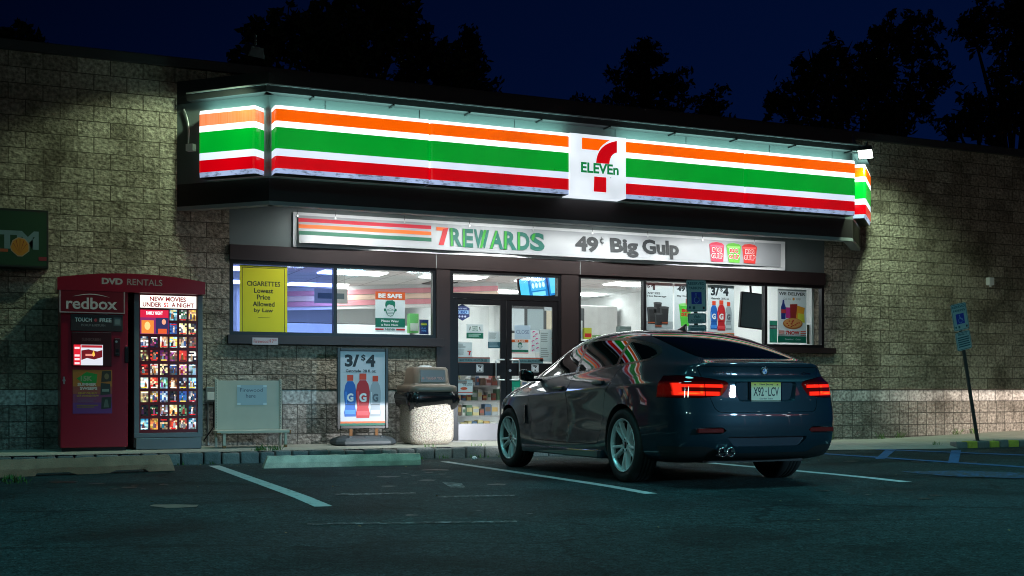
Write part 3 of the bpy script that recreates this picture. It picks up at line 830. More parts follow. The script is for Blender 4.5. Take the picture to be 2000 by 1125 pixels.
def dirty(m):
    """grime and dead insects lying along the foot of the acrylic"""
    n, l = m.node_tree.nodes, m.node_tree.links; b = n["Principled BSDF"]
    src = b.inputs["Emission Strength"].links[0].from_socket
    tc = n.new("ShaderNodeTexCoord"); mp = n.new("ShaderNodeMapping"); mp.inputs["Scale"].default_value = (9, 9, 26); l.new(tc.outputs["Object"], mp.inputs[0])
    nz = n.new("ShaderNodeTexNoise"); nz.inputs["Scale"].default_value = 1.0; nz.inputs["Detail"].default_value = 5; nz.inputs["Roughness"].default_value = .7; l.new(mp.outputs[0], nz.inputs["Vector"])
    rp = n.new("ShaderNodeMapRange"); rp.inputs[1].default_value = .36; rp.inputs[2].default_value = .50; rp.inputs[3].default_value = .25; rp.inputs[4].default_value = 1.0; l.new(nz.outputs["Fac"], rp.inputs[0])
    mu = n.new("ShaderNodeMath"); mu.operation = 'MULTIPLY'; l.new(src, mu.inputs[0]); l.new(rp.outputs[0], mu.inputs[1]); l.new(mu.outputs[0], b.inputs["Emission Strength"])
    return m
def flood_streaked(m, c0, c1):
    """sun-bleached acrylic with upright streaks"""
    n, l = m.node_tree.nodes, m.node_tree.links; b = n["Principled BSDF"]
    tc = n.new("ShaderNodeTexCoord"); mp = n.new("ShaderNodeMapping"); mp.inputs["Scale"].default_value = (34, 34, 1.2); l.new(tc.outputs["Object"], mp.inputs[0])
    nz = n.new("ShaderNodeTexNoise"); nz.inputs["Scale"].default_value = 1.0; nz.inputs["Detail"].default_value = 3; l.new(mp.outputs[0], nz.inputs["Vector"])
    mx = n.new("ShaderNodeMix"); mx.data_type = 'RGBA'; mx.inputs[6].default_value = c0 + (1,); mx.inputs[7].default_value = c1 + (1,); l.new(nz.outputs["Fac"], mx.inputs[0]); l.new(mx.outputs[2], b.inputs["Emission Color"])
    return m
sg_white_dim = lit("sign_white_acrylic_bottom", (0.52, 0.66, 1.0), 0.62, 0.3)
sg_or = lit("sign_orange_acrylic", (1.0, 0.125, 0.0), 1.0)
sg_gr = lit("sign_green_acrylic", (0.0, 0.31, 0.022), 1.0)
sg_rd = lit("sign_red_acrylic", (0.54, 0.0, 0.004), 1.0)
sg_top = lit("sign_top_glow", (0.50, 1.0, 0.90), 11.0)
STR = [(1.0, .945, sg_white), (.945, .768, sg_or), (.768, .676, sg_white), (.676, .36, sg_gr), (.36, .252, sg_white_low), (.252, .07, sg_rd), (.07, 0.0, sg_white_dim)]
dirty(sg_white_dim)
sg_or_flood_streaked = flood_streaked(lit("sign_orange_flood_streaked", (1.0, .2, .05), .9), (1.0, .12, .0), (.95, .42, .24))  # end sign's orange carries painted pale streaks of floodlight
SZ0, SZ1 = 3.645, 4.505
def sign_panel(o, U, N, L, name, parent, depth=0.24, orange=None):
    """one lit cabinet: rounded acrylic face with stripes, white lit top edge"""
    U, N = Vector(U), Vector(N); o = Vector(o); H = SZ1 - SZ0
    b = MB(); r = 0.035
    prof = [(-depth, 0.0), (-r, 0.0), (-0.010, r * 0.35), (0, r)]           # (out, inset along U) at ends
    for (v1, v0, m) in STR:
        if m is sg_or and orange is not None: m = orange
        z1, z0 = SZ0 + v1 * H, SZ0 + v0 * H
        pts = []
        cols = [(0.0, -depth), (0.0, -r), (r * .3, -r * .3), (r, 0.0), (L - r, 0.0), (L - r * .3, -r * .3), (L, -r), (L, -depth)]
        lo = [o + U * u + N * n + Vector((0, 0, z0 - SZ0)) for u, n in cols]
        hi = [o + U * u + N * n + Vector((0, 0, z1 - SZ0)) for u, n in cols]
        if v1 == 1.0: 
            hi = [p - N * 0.012 if 2 <= i <= 5 else p for i, p in enumerate(hi)]
        if v0 == 0.0:
            lo = [p - N * 0.02 if 2 <= i <= 5 else p for i, p in enumerate(lo)]
        k = len(cols)
        b.add(lo + hi, [(i, i + 1, k + i + 1, k + i) for i in range(k - 1)], m, smooth=False)
        if v1 == 1.0: b.add(hi, [tuple(range(k))], sg_top)
        if v0 == 0.0: b.add(lo, [tuple(range(k))[::-1]], black_alu)
    return b.build(name, parent)
sign = empty("store_sign", (3.195, CY, SZ0), "long backlit sign of orange green and red stripes with a white numeral square", "store sign")
SX = [3.195, wp(840, 300, -1.25)[0], wp(1113, 300, -1.25)[0], wp(1222, 300, -1.25)[0], wp(1456, 300, -1.25)[0], 12.364]
for a, b_ in ((0, 1), (1, 2), (3, 4), (4, 5)):
    sign_panel((SX[a] + .002, -1.25, SZ0), (1, 0, 0), (0, -1, 0), SX[b_] - SX[a] - 0.004, "striped_panel", sign)
# logo square
lx0, lx1 = SX[2] + 0.002, SX[3] - 0.002
lb = MB()
lb.box(lx0, lx1, -1.258, CY, SZ0 - 0.008, SZ1 + 0.003, lit("logo_panel_acrylic", (0.84, 0.92, 1.0), 0.98, 0.22))
logo = Art(front_map(lx0, lx1, SZ0 - 0.008, SZ1 + 0.003, -1.2585), "lit", step=0.002)
def seven(A, u0, v0, u1, v1, orange, red, mid=True, gap=None):
    """numeral of an orange bar and a red curved leg inside the box"""
    W, H = u1 - u0, v1 - v0
    P = lambda x, y: (u0 + W * x, v0 + H * y)
    A.poly([P(0, 1), P(.80, 1.0), P(.70, .955), P(.60, .90), P(.52, .84), P(.475, .785), P(0, .785)], orange)
    def arc(p0, p1, p2, n=8):
        return [((1 - t) ** 2 * p0[0] + 2 * t * (1 - t) * p1[0] + t * t * p2[0], (1 - t) ** 2 * p0[1] + 2 * t * (1 - t) * p1[1] + t * t * p2[1]) for t in [k / n for k in range(n + 1)]]
    outer = arc((1.0, 1.0), (.42, .90), (.40, .545)); inner = arc((.78, .545), (.80, .74), (1.0, .775))
    if mid:
        A.poly([P(x, y) for x, y in outer + inner], red)
        A.poly([P(.33, 0.0), P(.69, 0.0), P(.69, .285), P(.345, .285)], red)
    else:
        A.poly([P(x, y) for x, y in outer + [(.34, .0), (.68, .0)] + inner], red)
logo.rect(0, 0, 1, 0.0001, (255, 255, 255))
seven(logo, .205, .08, .835, .94, OR_, RD_)
logo.text("ELEVEn", .185, .375, .865, .545, (0, 120, 60), 0.035)
logo.ell(.72, .325, .008, .010, (0, 120, 60), 10)
lp = lb.build("logo_panel", sign)
logo.build("logo", lp)
# chamfer cabinets at the two ends
q = Vector((0.7071, -0.7071, 0)); nL = Vector((-0.7071, -0.7071, 0))
a0 = Vector((2.155, 0, 0)) + nL * 0.22
eL = empty("store_sign", (2.6, -0.5, SZ0), "short striped sign on the angled left end of the canopy", "store sign")
sign_panel((a0 + q * 0.50 + Vector((0, 0, SZ0))), q, nL, 0.86, "striped_panel", eL, 0.21, sg_or_flood_streaked)
q2 = Vector((0.7071, 0.7071, 0)); nR = Vector((0.7071, -0.7071, 0))
b0 = Vector((12.50, CY, 0)) + nR * 0.2
eR = empty("store_sign", (13.0, -0.5, SZ0), "short striped sign seen edge on at the right end of the canopy", "store sign")
sign_panel((b0 + q2 * 0.06 + Vector((0, 0, SZ0))), q2, nR, 1.0, "striped_panel", eR, 0.19)

# ---- lit banner box under the canopy
X0, X1, Z0, Z1 = 3.70, 11.905, 2.868, 3.345
bn = empty("banner", (X0, -0.06, Z0), "long white vinyl banner over the shop windows offering drinks", "banner")
MB().box(X0, X1, -0.045, -0.001, Z0, Z1, white_plastic).build("backing_board", bn)
# vinyl, slightly rippled
vin = mat("banner_vinyl", (0.34, 0.35, 0.375), rough=0.35, noise_amt=0.05)
def rip(u, v):
    x = u * 8.2
    top = 0.004 * math.sin(x * 5.1)
    bot = 0.030 * math.sin(x * 1.3 + 1) + 0.016 * math.sin(x * 3.7) + 0.008 * math.sin(x * 9.1) + 0.03
    return top * v + bot * (1 - v)
BX0, BX1, BZ0, BZ1 = 3.76, 11.80, 2.915, 3.30
def bmap(u, v, h):
    zb = BZ0 + 0.006 * math.sin(u * 9)
    return (BX0 + (BX1 - BX0) * u, -0.075 - h - rip(u, v), zb + (BZ1 - zb) * v)
nu, nv = 200, 3
vs = [bmap(i / nu, j / nv, 0) for j in range(nv + 1) for i in range(nu + 1)]
MB().add(vs, [(j * (nu + 1) + i, j * (nu + 1) + i + 1, (j + 1) * (nu + 1) + i + 1, (j + 1) * (nu + 1) + i) for j in range(nv) for i in range(nu)], vin, True).build("vinyl_sheet", bn)
BMP = lambda u, v, h: bmap(u, v, h * 1.6 + 0.003)
A = Art(BMP, step=0.0012)
def bu(px, py=470):
    return (wp(px, py, -0.08)[0] - BX0) / (BX1 - BX0)
def srect(A, u0, v0, u1, v1, col, n=24):
    ps = [(u0 + (u1 - u0) * k / n, v) for v in (v0, v1) for k in range(n + 1)]
    A._put(ps, [(k, k + 1, n + 2 + k, n + 1 + k) for k in range(n)], col)
u1 = bu(842)
srect(A, 0.0, .76, u1, .90, (196, 22, 50)); srect(A, 0.0, .53, u1, .67, (226, 104, 24)); srect(A, 0.0, .29, u1, .43, (0, 92, 66))
A.k = 2
ua, ub = bu(852), bu(876)
A.poly([(ua, .86), (ub - .001, .86), (ub - .003, .73), (ua, .73)], (226, 98, 24)); A.poly([(ub, .86), (ub - (ub - ua) * .45, .18), (ub - (ub - ua) * .85, .18), (ub - (ub - ua) * .45, .80)], (184, 10, 26))
A.k = 2
letters = "REWARDS"; px = [878, 903, 925, 956, 984, 1010, 1034, 1063]
for k, ch in enumerate(letters):
    A.k = 3
    A.text(ch, bu(px[k]), .16, bu(px[k + 1]) - .0006, .86, (0, 92, 80), 0.045)
    A.k = 4
    w = bu(px[k + 1]) - bu(px[k])
    A.rect(bu(px[k]) + w * .05, .16, bu(px[k]) + w * .22, .86, (36, 140, 30)) if ch in "RED" else A.poly([(bu(px[k]) + w * .62, .86), (bu(px[k]) + w * .80, .86), (bu(px[k]) + w * .55, .16), (bu(px[k]) + w * .40, .16)] if ch == "W" else [(bu(px[k]) + w * .03, .16), (bu(px[k]) + w * .2, .16), (bu(px[k]) + w * .55, .86), (bu(px[k]) + w * .42, .86)] if ch == "A" else [(bu(px[k]) + w * .1, .6), (bu(px[k]) + w * .25, .55), (bu(px[k]) + w * .4, .84), (bu(px[k]) + w * .2, .8)], (36, 140, 30))
A.k = 3
dk = (12, 20, 26)
A.text("49", bu(1122), .22, bu(1168), .84, dk, 0.05); A.k = 3
A.text("c", bu(1171), .58, bu(1178), .80, dk, 0.02); A.k = 3; A.rect(bu(1174.2), .52, bu(1175.4), .86, dk); A.k = 3
A.text("Big", bu(1190), .08, bu(1244), .84, dk, 0.045); A.k = 3
A.text("Gulp", bu(1252), .08, bu(1325), .86, dk, 0.045)
for (pa, pb, c) in ((1385, 1414, (200, 40, 72)), (1418, 1447, (96, 176, 56)), (1449, 1478, (208, 50, 46))):
    A.build("printed_lettering", bn) if pa == 1385 else A.build("printed_cup", bn)
    A = Art(BMP, step=0.0012); A.k = 3
    a, b_ = bu(pa), bu(pb); w = b_ - a
    A.poly([(a + w * .12, .08), (b_ - w * .12, .08), (b_, .80), (b_ - w * .15, .88), (a + w * .5, .92), (a + w * .15, .88), (a, .80)], c)
    A.poly([(a + w * .05, .76), (b_ - w * .05, .78), (b_ - w * .1, .70), (a + w * .1, .70)], tuple(min(255, v + 50) for v in c))
    A.text("BIG", a + w * .2, .48, b_ - w * .2, .68, (250, 240, 240), 0.06)
    A.text("BIG", a + w * .22, .50, b_ - w * .22, .66, (200, 20, 40), 0.03)
    A.k = 5
    A.text("GULP", a + w * .12, .22, b_ - w * .12, .44, (250, 240, 240), 0.06)
    A.text("GULP", a + w * .14, .24, b_ - w * .14, .42, (200, 20, 40), 0.03)
A.build("printed_cup", bn)
# straps and eyelets
for pxx in (581, 655, 790, 917, 1041, 1157, 1265, 1372, 1473):
    x = wp(pxx, 460, -.08)[0]
    mb = MB(); mb.tube([(x, -0.075, Z1 + .03), (x, -0.088, Z1 - .03)], 0.003, black_alu, 5)
    mb.cyl((x, -0.076, BZ1 - .012), (x, -0.09, BZ1 - .012), 0.012, 0.012, steel, 8)
    mb.build("eyelet_strap", bn)

# fluorescent battens that light the banner
for i, sx in enumerate((4.6, 6.6, 8.6, 10.6)):
    e = empty("batten_light", (sx, -0.82, 3.44), "fluorescent batten fixed under the canopy soffit above the banner", "lamp", "batten lights under the canopy")
    MB().box(sx - 0.75, sx + 0.75, -0.87, -0.77, 3.43, 3.459, white_plastic).build("housing", e)
    MB().cyl((sx - 0.7, -0.82, 3.415), (sx + 0.7, -0.82, 3.415), 0.014, 0.014, tube_light, 10).build("tube", e)

# ---- floodlight on the right end of the canopy
fl_em = mat("floodlight_lens", (0.9, 0.9, 0.9), rough=0.3, em=9.0, emcol=(0.93, 1.0, 0.88))
fl_dim = mat("floodlight_lens_dim", (0.9, 0.9, 0.9), rough=0.3, em=1.5, emcol=(0.7, 1.0, 0.7))
flood_body = mat("floodlight_housing", (0.05, 0.05, 0.052), rough=0.5, metal=0.4)
def flood(loc, aim, label, em):
    e = empty("floodlight", loc, label, "floodlight")
    qd = (Vector(aim) - Vector(loc)).to_track_quat('-Z', 'Y').to_matrix().to_4x4()
    M4 = Matrix.Translation(loc) @ qd
    b = MB()
    o = [(-.12, -.10), (.12, -.10), (.12, .10), (-.12, .10)]
    top = [M4 @ Vector((x * .7, y * .7, 0.14)) for x, y in o]; bot = [M4 @ Vector((x, y, 0.02)) for x, y in o]
    inn = [M4 @ Vector((x * .88, y * .85, 0.02)) for x, y in o]
    b.add(top + bot + inn, [(3, 2, 1, 0)] + [(k, (k + 1) % 4, 4 + (k + 1) % 4, 4 + k) for k in range(4)] + [(4 + k, 4 + (k + 1) % 4, 8 + (k + 1) % 4, 8 + k) for k in range(4)], flood_body)
    b.build("housing", e)
    MB().add(inn, [(0, 1, 2, 3)], em).build("lens", e)
    MB().tube([M4 @ Vector((0, 0, .14)), M4 @ Vector((0, 0.05, .26))], 0.018, flood_body).build("bracket", e)
    return e
flood((wp(1690, 303, -1.36)[0], -1.36, wp(1690, 303, -1.36)[1]), (wp(1690, 303, -1.36)[0] - .30, -1.62, 4.10), "small lit floodlight box hung at the right end of the canopy", fl_em)
flood((2.86, -1.46, 5.02), (2.74, -1.16, 4.42), "dark floodlight seen edge on above the left corner of the canopy", fl_dim)

# ---- conduit and junction box on the angled left fascia
e = empty("wall_conduit", (2.3, -0.2, 4.2), "pale bent conduit ending in a small box left of the striped sign", "conduit")
P = lambda u, z, o=0.03: tuple((Vector((2.155, 0, 0)) + q * u + nL * o)[:2]) + (z,)
MB().tube([P(.13, 4.60), P(.17, 4.52), P(.20, 4.42), P(.21, 4.30), P(.20, 4.12)], 0.013, galv).build("pipe", e)
MB().prism([P(.19, 4.04, 0.0), P(.30, 4.04, 0.0), P(.30, 4.13, 0.0), P(.19, 4.13, 0.0)], nL * 0.07, white_plastic).build("junction_box", e)

# ---- little box on the right wall, utility box by the rack
bx, bz = wp(1930, 550)
mb = MB(); mb.rbox(bx - 0.06, bx + 0.06, -0.09, -0.001, bz - 0.07, bz + 0.07, white_plastic, 0.01); mb.cyl((bx, -0.05, bz - .07), (bx, -.05, bz - .1), .02, .02, white_plastic)
props(mb.build("alarm_box"), "small pale box high on the right block wall", "alarm box")
ux, uz = wp(413, 770, -.06)
e = empty("electrical_box", (ux, 0, uz), "grey electrical box with conduits on the wall by the white rack", "electrical box")
MB().rbox(ux - 0.075, ux + 0.075, -0.09, -0.001, uz - 0.10, uz + 0.10, galv, 0.008).rbox(ux - 0.06, ux + 0.06, -0.098, -0.088, uz - 0.08, uz + 0.03, white_plastic, 0.004).build("box", e)
MB().tube([(ux - .04, -0.04, uz - .10), (ux - .04, -0.04, 0.16)], 0.014, galv).tube([(ux + .03, -.04, uz - .1), (ux + .03, -.05, 0.4), (ux - .1, -.06, 0.22)], 0.009, black_alu).build("conduit", e)

# ---- forecourt canopy of the filling station opposite (behind the camera; it shows in the glass and paint)
can = empty("fuel_canopy", (25, -42, 0), "lit filling station canopy across the forecourt facing the shop", "canopy", rotz=0.0)
mbx = MB()
def rotp(x, y, a=-0.16):
    return (25 + x * math.cos(a) - y * math.sin(a), -42 + x * math.sin(a) + y * math.cos(a))
for (z0, z1, c, s) in ((7.3, 7.55, (0.8, 0.05, 0.04), 1.0), (7.55, 7.8, (0.9, 0.45, 0.02), .8), (7.8, 8.1, (0.8, 0.05, 0.04), .8)):
    pts = [rotp(-14, -6), rotp(14, -6), rotp(14, 6), rotp(-14, 6)]
    mm = mat("canopy_stripe_%d" % int(z0 * 100), c, rough=0.4, em=s, emcol=c)
    mbx.prism([p + (z0,) for p in pts], (0, 0, z1 - z0 - .001), mm)
mbx.build("roof_edge", can)
for x in (-11, -3.7, 3.7, 11):
    for y in (-3, 3):
        px_, py_ = rotp(x, y)
        MB().cyl((px_, py_, 0), (px_, py_, 7.3), .18, .18, white_plastic).build("column", can) if x in (-3.7, 11) else None
        MB().box(px_ - .55, px_ + .55, py_ - .55, py_ + .55, 7.24, 7.295, mat("canopy_downlight", (.9, .9, .9), em=30, emcol=(0.8, 0.95, 1.0))).build("downlight", can)

# street lamps added unseen behind the camera so their heads sparkle in the car's paint
sl_em = mat("added_street_lamp_lens", (.9, .9, .9), em=45, emcol=(.9, .95, 1.0))
for k, (x, y) in enumerate(((12, -38), (20, -33), (29, -36), (36, -30), (44, -40), (52, -34), (18, -58), (34, -60), (48, -58))):
    e = empty("added_street_lamp", (x, y, 0), "tall street lamp across the forecourt behind the camera", "street lamp", "street lamps added behind the camera")
    MB().cyl((x, y, 0), (x, y, 11.6), .09, .06, galv, 10).build("pole", e)
    MB().rbox(x - .32, x + .32, y - .18, y + .18, 11.62, 11.78, flood_body, .04).build("lamp_head", e)
    MB().box(x - .26, x + .26, y - .13, y + .13, 11.59, 11.615, sl_em).build("lens", e)
# ================================================================== POSTERS AND NOTICES
WHITE = (222, 226, 234); DARK = (35, 42, 50); TEAL = (0, 112, 92); ORG = (214, 88, 34); REDC = (205, 24, 44); GREY = (150, 156, 162)
def poster(name, label, cat, xl, yt, yb, xr, fn, Y=0.062, base=WHITE, group=None, kind="paper", fold=0.0):
    X0, X1, Z0, Z1 = span(xl, yt, yb, xr, Y)
    A = Art(front_map(X0, X1, Z0, Z1, Y), kind)
    A.rect(0, 0, 1, 1, base)
    A.asp = (X1 - X0) / (Z1 - Z0)
    fn(A)
    o = A.build(name)
    # origin at the sheet's lower left corner
    o.data.transform(Matrix.Translation((-X0, -Y, -Z0))); o.location = (X0, Y, Z0)
    return props(o, label, cat, group)

def dollar(A, u0, v0, u1, v1, col):
    h = v1 - v0; A.text("S", u0, v0 + h * .1, u1, v1 - h * .1, col, 0.04); A.k -= 1
    c = (u0 + u1) / 2; w = (u1 - u0) * .07
    A.rect(c - w, v1 - h * .14, c + w, v1, col); A.k -= 1; A.rect(c - w, v0, c + w, v0 + h * .14, col)

def lines(A, u0, u1, v1, v0, n, col=GREY, rag=0.25, seed=1):
    r = random.Random(seed); h = (v1 - v0) / n
    k = A.k
    for i in range(n):
        A.k = k
        A.rect(u0, v1 - h * i - h * .55, u1 - (u1 - u0) * rag * r.random(), v1 - h * i, col)

def bottle(A, cu, v0, w, h, body, cap, clear=False):
    """sports bottle: waisted body, shoulders, neck, cap, a white band with a letter"""
    k = A.k
    A.poly([(cu - w * .46, v0), (cu + w * .46, v0), (cu + w * .5, v0 + h * .10), (cu + w * .40, v0 + h * .24), (cu + w * .48, v0 + h * .42), (cu + w * .5, v0 + h * .60), (cu + w * .40, v0 + h * .76), (cu + w * .22, v0 + h * .85), (cu - w * .22, v0 + h * .85), (cu - w * .40, v0 + h * .76), (cu - w * .5, v0 + h * .60), (cu - w * .48, v0 + h * .42), (cu - w * .40, v0 + h * .24), (cu - w * .5, v0 + h * .10)], body)
    A.rect(cu - w * .25, v0 + h * .86, cu + w * .25, v0 + h, cap)
    A.k = k + 1
    lt = tuple(min(255, c + 45) for c in body)
    A.poly([(cu - w * .40, v0 + h * .60), (cu - w * .30, v0 + h * .60), (cu - w * .28, v0 + h * .3), (cu - w * .36, v0 + h * .3)], lt)
    A.rect(cu - w * .42, v0 + h * .06, cu + w * .42, v0 + h * .16, lt); A.k -= 1
    A.rect(cu - w * .40, v0 + h * .285, cu + w * .40, v0 + h * .30, tuple(int(c * .6) for c in body)); A.k -= 1
    A.text("G", cu - w * .26, v0 + h * .36, cu + w * .26, v0 + h * .56, (240, 240, 245) if not clear else (90, 98, 110), 0.05)

def three_for_four(A):
    A.text("3/", .10, .79, .42, .955, DARK, 0.045); dollar(A, .46, .865, .56, .96, DARK); A.text("4", .57, .79, .78, .955, DARK, 0.05)
    A.text("Gatorade  28 fl. oz.", .12, .715, .80, .755, DARK, 0.03)
    A.k = 2
    bottle(A, .22, .12, .27, .56, (28, 100, 190), (225, 70, 40)); A.k = 4
    bottle(A, .78, .12, .25, .55, (165, 172, 182), (225, 70, 40), True); A.k = 6
    bottle(A, .50, .10, .31, .60, (196, 34, 44), (225, 70, 40))
    A.k = 2
    A.rect(0, .0, 1, .03, TEAL); A.rect(0, .03, 1, .055, (225, 110, 60))

def f_cig(A):
    A.frame(.05, .02, .95, .97, .012, .008, (40, 42, 10))
    for s, v, w in (("CIGARETTES", .70, .35), ("Lowest", .60, .20), ("Price", .505, .14), ("Allowed", .405, .23), ("by Law", .305, .20)):
        A.text(s, .5 - w, v, .5 + w, v + .072, (30, 34, 12), 0.02); A.k = 2
    lines(A, .38, .64, .245, .235, 1, (80, 80, 20))
poster("cigarette_notice", "yellow cigarette price notice taped on the far left window pane", "poster", 468, 517, 652, 561, f_cig, base=(214, 206, 14), Y=0.03, kind="print")

def face_mask(A, cu, cv, s, asp, col, bg):
    k = A.k
    A.ell(cu, cv + s * .25, s * .40, s * .42 * asp, col); A.poly([(cu - s * .42, cv + s * .5 * asp), (cu - s * .3, cv + s * .75 * asp), (cu + s * .2, cv + s * .80 * asp), (cu + s * .42, cv + s * .6 * asp), (cu + s * .42, cv + s * .3 * asp), (cu - s * .42, cv + s * .3 * asp)], col)
    A.ell(cu, cv, s * .40, s * .5 * asp, col); A.ell(cu, cv, s * .36, s * .46 * asp, bg)
    A.poly([(cu - s * .4, cv + s * .30 * asp), (cu - s * .1, cv + s * .44 * asp), (cu + s * .4, cv + s * .34 * asp), (cu + s * .4, cv + s * .7 * asp), (cu - s * .4, cv + s * .66 * asp)], col)
    A.ell(cu - s * .46, cv, s * .08, s * .12 * asp, col, 10); A.ell(cu + s * .46, cv, s * .08, s * .12 * asp, col, 10)
    A.poly([(cu - s * .38, cv - s * .02 * asp), (cu, cv + s * .12 * asp), (cu + s * .38, cv - s * .02 * asp), (cu + s * .26, cv - s * .42 * asp), (cu, cv - s * .54 * asp), (cu - s * .26, cv - s * .42 * asp)], col)
    A.poly([(cu - s * .33, cv - s * .04 * asp), (cu, cv + s * .08 * asp), (cu + s * .33, cv - s * .04 * asp), (cu + s * .23, cv - s * .39 * asp), (cu, cv - s * .49 * asp), (cu - s * .23, cv - s * .39 * asp)], bg)
    for d in (.06, .18, .30):
        A.rect(cu - s * .26, cv - s * d * asp - .006, cu + s * .26, cv - s * d * asp + .004, col); A.k -= 1
def f_safe(A):
    A.rect(0, .80, 1, 1, ORG); A.text("BE SAFE", .10, .845, .90, .955, (235, 235, 240), 0.045)
    A.k = 1
    A.rect(0, .12, 1, .345, TEAL)
    A.text("Please Wear", .20, .245, .80, .305, (235, 235, 240), 0.03); A.k = 2; A.text("a Face Mask", .20, .155, .78, .205, (235, 235, 240), 0.03)
    A.k = 1
    A.rect(0, .045, .28, .085, REDC); A.k = 1; A.rect(.70, .045, 1, .085, REDC); A.k = 1
    A.text("7-ELEVEN", .32, .04, .66, .09, (60, 90, 80), 0.04); A.k = 2
    face_mask(A, .5, .55, .40, A.asp, TEAL, (205, 212, 220))
poster("face_mask_poster", "poster headed BE SAFE with a masked face between window and door", "poster", 733, 569, 648, 791, f_safe)
def f_quick(A):
    A.ell(.5, .68, .36, .14, (30, 90, 60)); A.text("QUICK", .16, .62, .84, .74, (225, 215, 40), 0.05); A.k = 1
    A.text("PLAY", .25, .36, .75, .47, (90, 150, 220), 0.03); A.k = 1; A.text("HERE", .25, .20, .75, .31, (90, 150, 220), 0.03)
poster("lottery_sign", "small dark blue lottery card in the window's lower right corner", "sign", 819, 624, 653, 837, f_quick, base=(12, 40, 100))
# tall promo posters in the right-hand windows
def f_hot(A):
    dollar(A, .12, .885, .22, .97, DARK); A.k = 1; A.poly([(.31, .85), (.39, .85), (.39, .965), (.33, .965), (.25, .935), (.25, .91), (.31, .925)], DARK); A.k = 1
    A.text("ANY SIZE", .13, .765, .56, .805, DARK, .03); A.k = 1; A.text("Hot Beverage", .13, .70, .78, .745, DARK, .03); A.k = 1
    A.rect(0, .0, 1, .22, (172, 176, 184))
    def cup(cu, v0, w, h):
        A.poly([(cu - w * .36, v0), (cu + w * .36, v0), (cu + w * .46, v0 + h * .88), (cu - w * .46, v0 + h * .88)], (48, 46, 50))
        A.ell(cu, v0 + h * .90, w * .5, h * .07, (78, 76, 80)); A.poly([(cu - w * .34, v0), (cu - w * .2, v0), (cu - w * .28, v0 + h * .85), (cu - w * .42, v0 + h * .85)], (74, 72, 76))
        A.rect(cu - w * .37, v0 + h * .05, cu + w * .37, v0 + h * .12, (170, 80, 50))
    cup(.48, .30, .30, .32); A.k = 4; cup(.28, .16, .36, .36); A.k = 7; cup(.70, .16, .34, .38); A.k = 10; cup(.50, .10, .30, .30)
poster("hot_drink_poster", "poster of stacked dark coffee cups priced at one dollar in the right window", "poster", 1257, 551, 648, 1314, f_hot)
def f_gulp(A):
    A.text("49", .10, .84, .38, .95, DARK, .05); A.k = 1; A.text("c", .40, .90, .47, .95, DARK, .03); A.k = 1; A.text("Big Gulp", .10, .72, .52, .76, DARK, .03); A.k = 1
    A.poly([(.24, .10), (.52, .10), (.60, .55), (.16, .55)], (90, 200, 70)); A.ell(.38, .56, .23, .03, (150, 225, 130)); A.rect(.40, .56, .43, .68, (200, 60, 60))
    A.k = 3; A.text("BIG", .26, .40, .50, .47, (220, 40, 40), .06); A.k = 3; A.text("GULP", .23, .31, .53, .385, (220, 40, 40), .06)
poster("cold_drink_poster", "poster of a tall green drink cup partly hidden by the parking sign", "poster", 1317, 554, 646, 1372, f_gulp)
poster("sports_drink_poster", "window poster of blue red and clear bottles beside the hanging black monitor", "poster", 1383, 556, 655, 1434, three_for_four)
def f_deliver(A):
    A.text("WE DELIVER", .04, .885, .96, .945, DARK, .03); A.k = 1; A.text("Get the", .20, .80, .46, .84, GREY, .01); A.k = 1; A.ell(.55, .82, .04, .028, (225, 150, 60), 12); A.k = 1; A.text("app", .64, .795, .80, .84, GREY, .01); A.k = 1
    A.rect(0, .12, 1, .16, (190, 195, 202)); A.k = 1
    A.poly([(.12, .44), (.27, .44), (.28, .66), (.23, .74), (.22, .80), (.17, .80), (.16, .74), (.11, .66)], (25, 50, 130)); A.rect(.12, .55, .28, .62, (200, 60, 60))
    A.k = 2; A.rect(.28, .46, .45, .66, (200, 50, 140)); A.k = 3; A.poly([(.44, .46), (.66, .46), (.68, .73), (.42, .72)], (150, 40, 36)); A.k = 4; A.poly([(.62, .42), (.86, .40), (.94, .66), (.68, .70)], (225, 150, 40)); A.k = 5; A.poly([(.68, .40), (.94, .38), (.92, .54), (.70, .56)], (215, 205, 70))
    A.k = 6; A.ell(.52, .36, .34, .105, (176, 96, 42)); A.ell(.52, .37, .31, .088, (218, 150, 88))
    r = random.Random(3)
    k = A.k
    for i in range(16):
        a, d = r.uniform(0, 6.28), r.uniform(.2, .9); A.k = k; A.ell(.52 + .28 * d * math.cos(a), .37 + .078 * d * math.sin(a), .032, .012, (190, 40, 34), 8)
    A.k = 1
    A.rect(0, 0, 1, .125, TEAL); A.text("Download    Order", .25, .05, .80, .08, (200, 220, 215), .01); A.k = 1
    for v in (.225, .19, .155):
        A.k = 1; A.rect(.04, v - .02, .23, v, (214, 80, 50)); A.k = 1; A.rect(.79, v - .02, .98, v, (214, 80, 50))
    A.k = 2; A.text("7NOW", .27, .15, .76, .225, (205, 50, 50), .05)
poster("delivery_poster", "poster headed WE DELIVER with a pizza and snacks in the rightmost window", "poster", 1519, 564, 669, 1575, f_deliver)
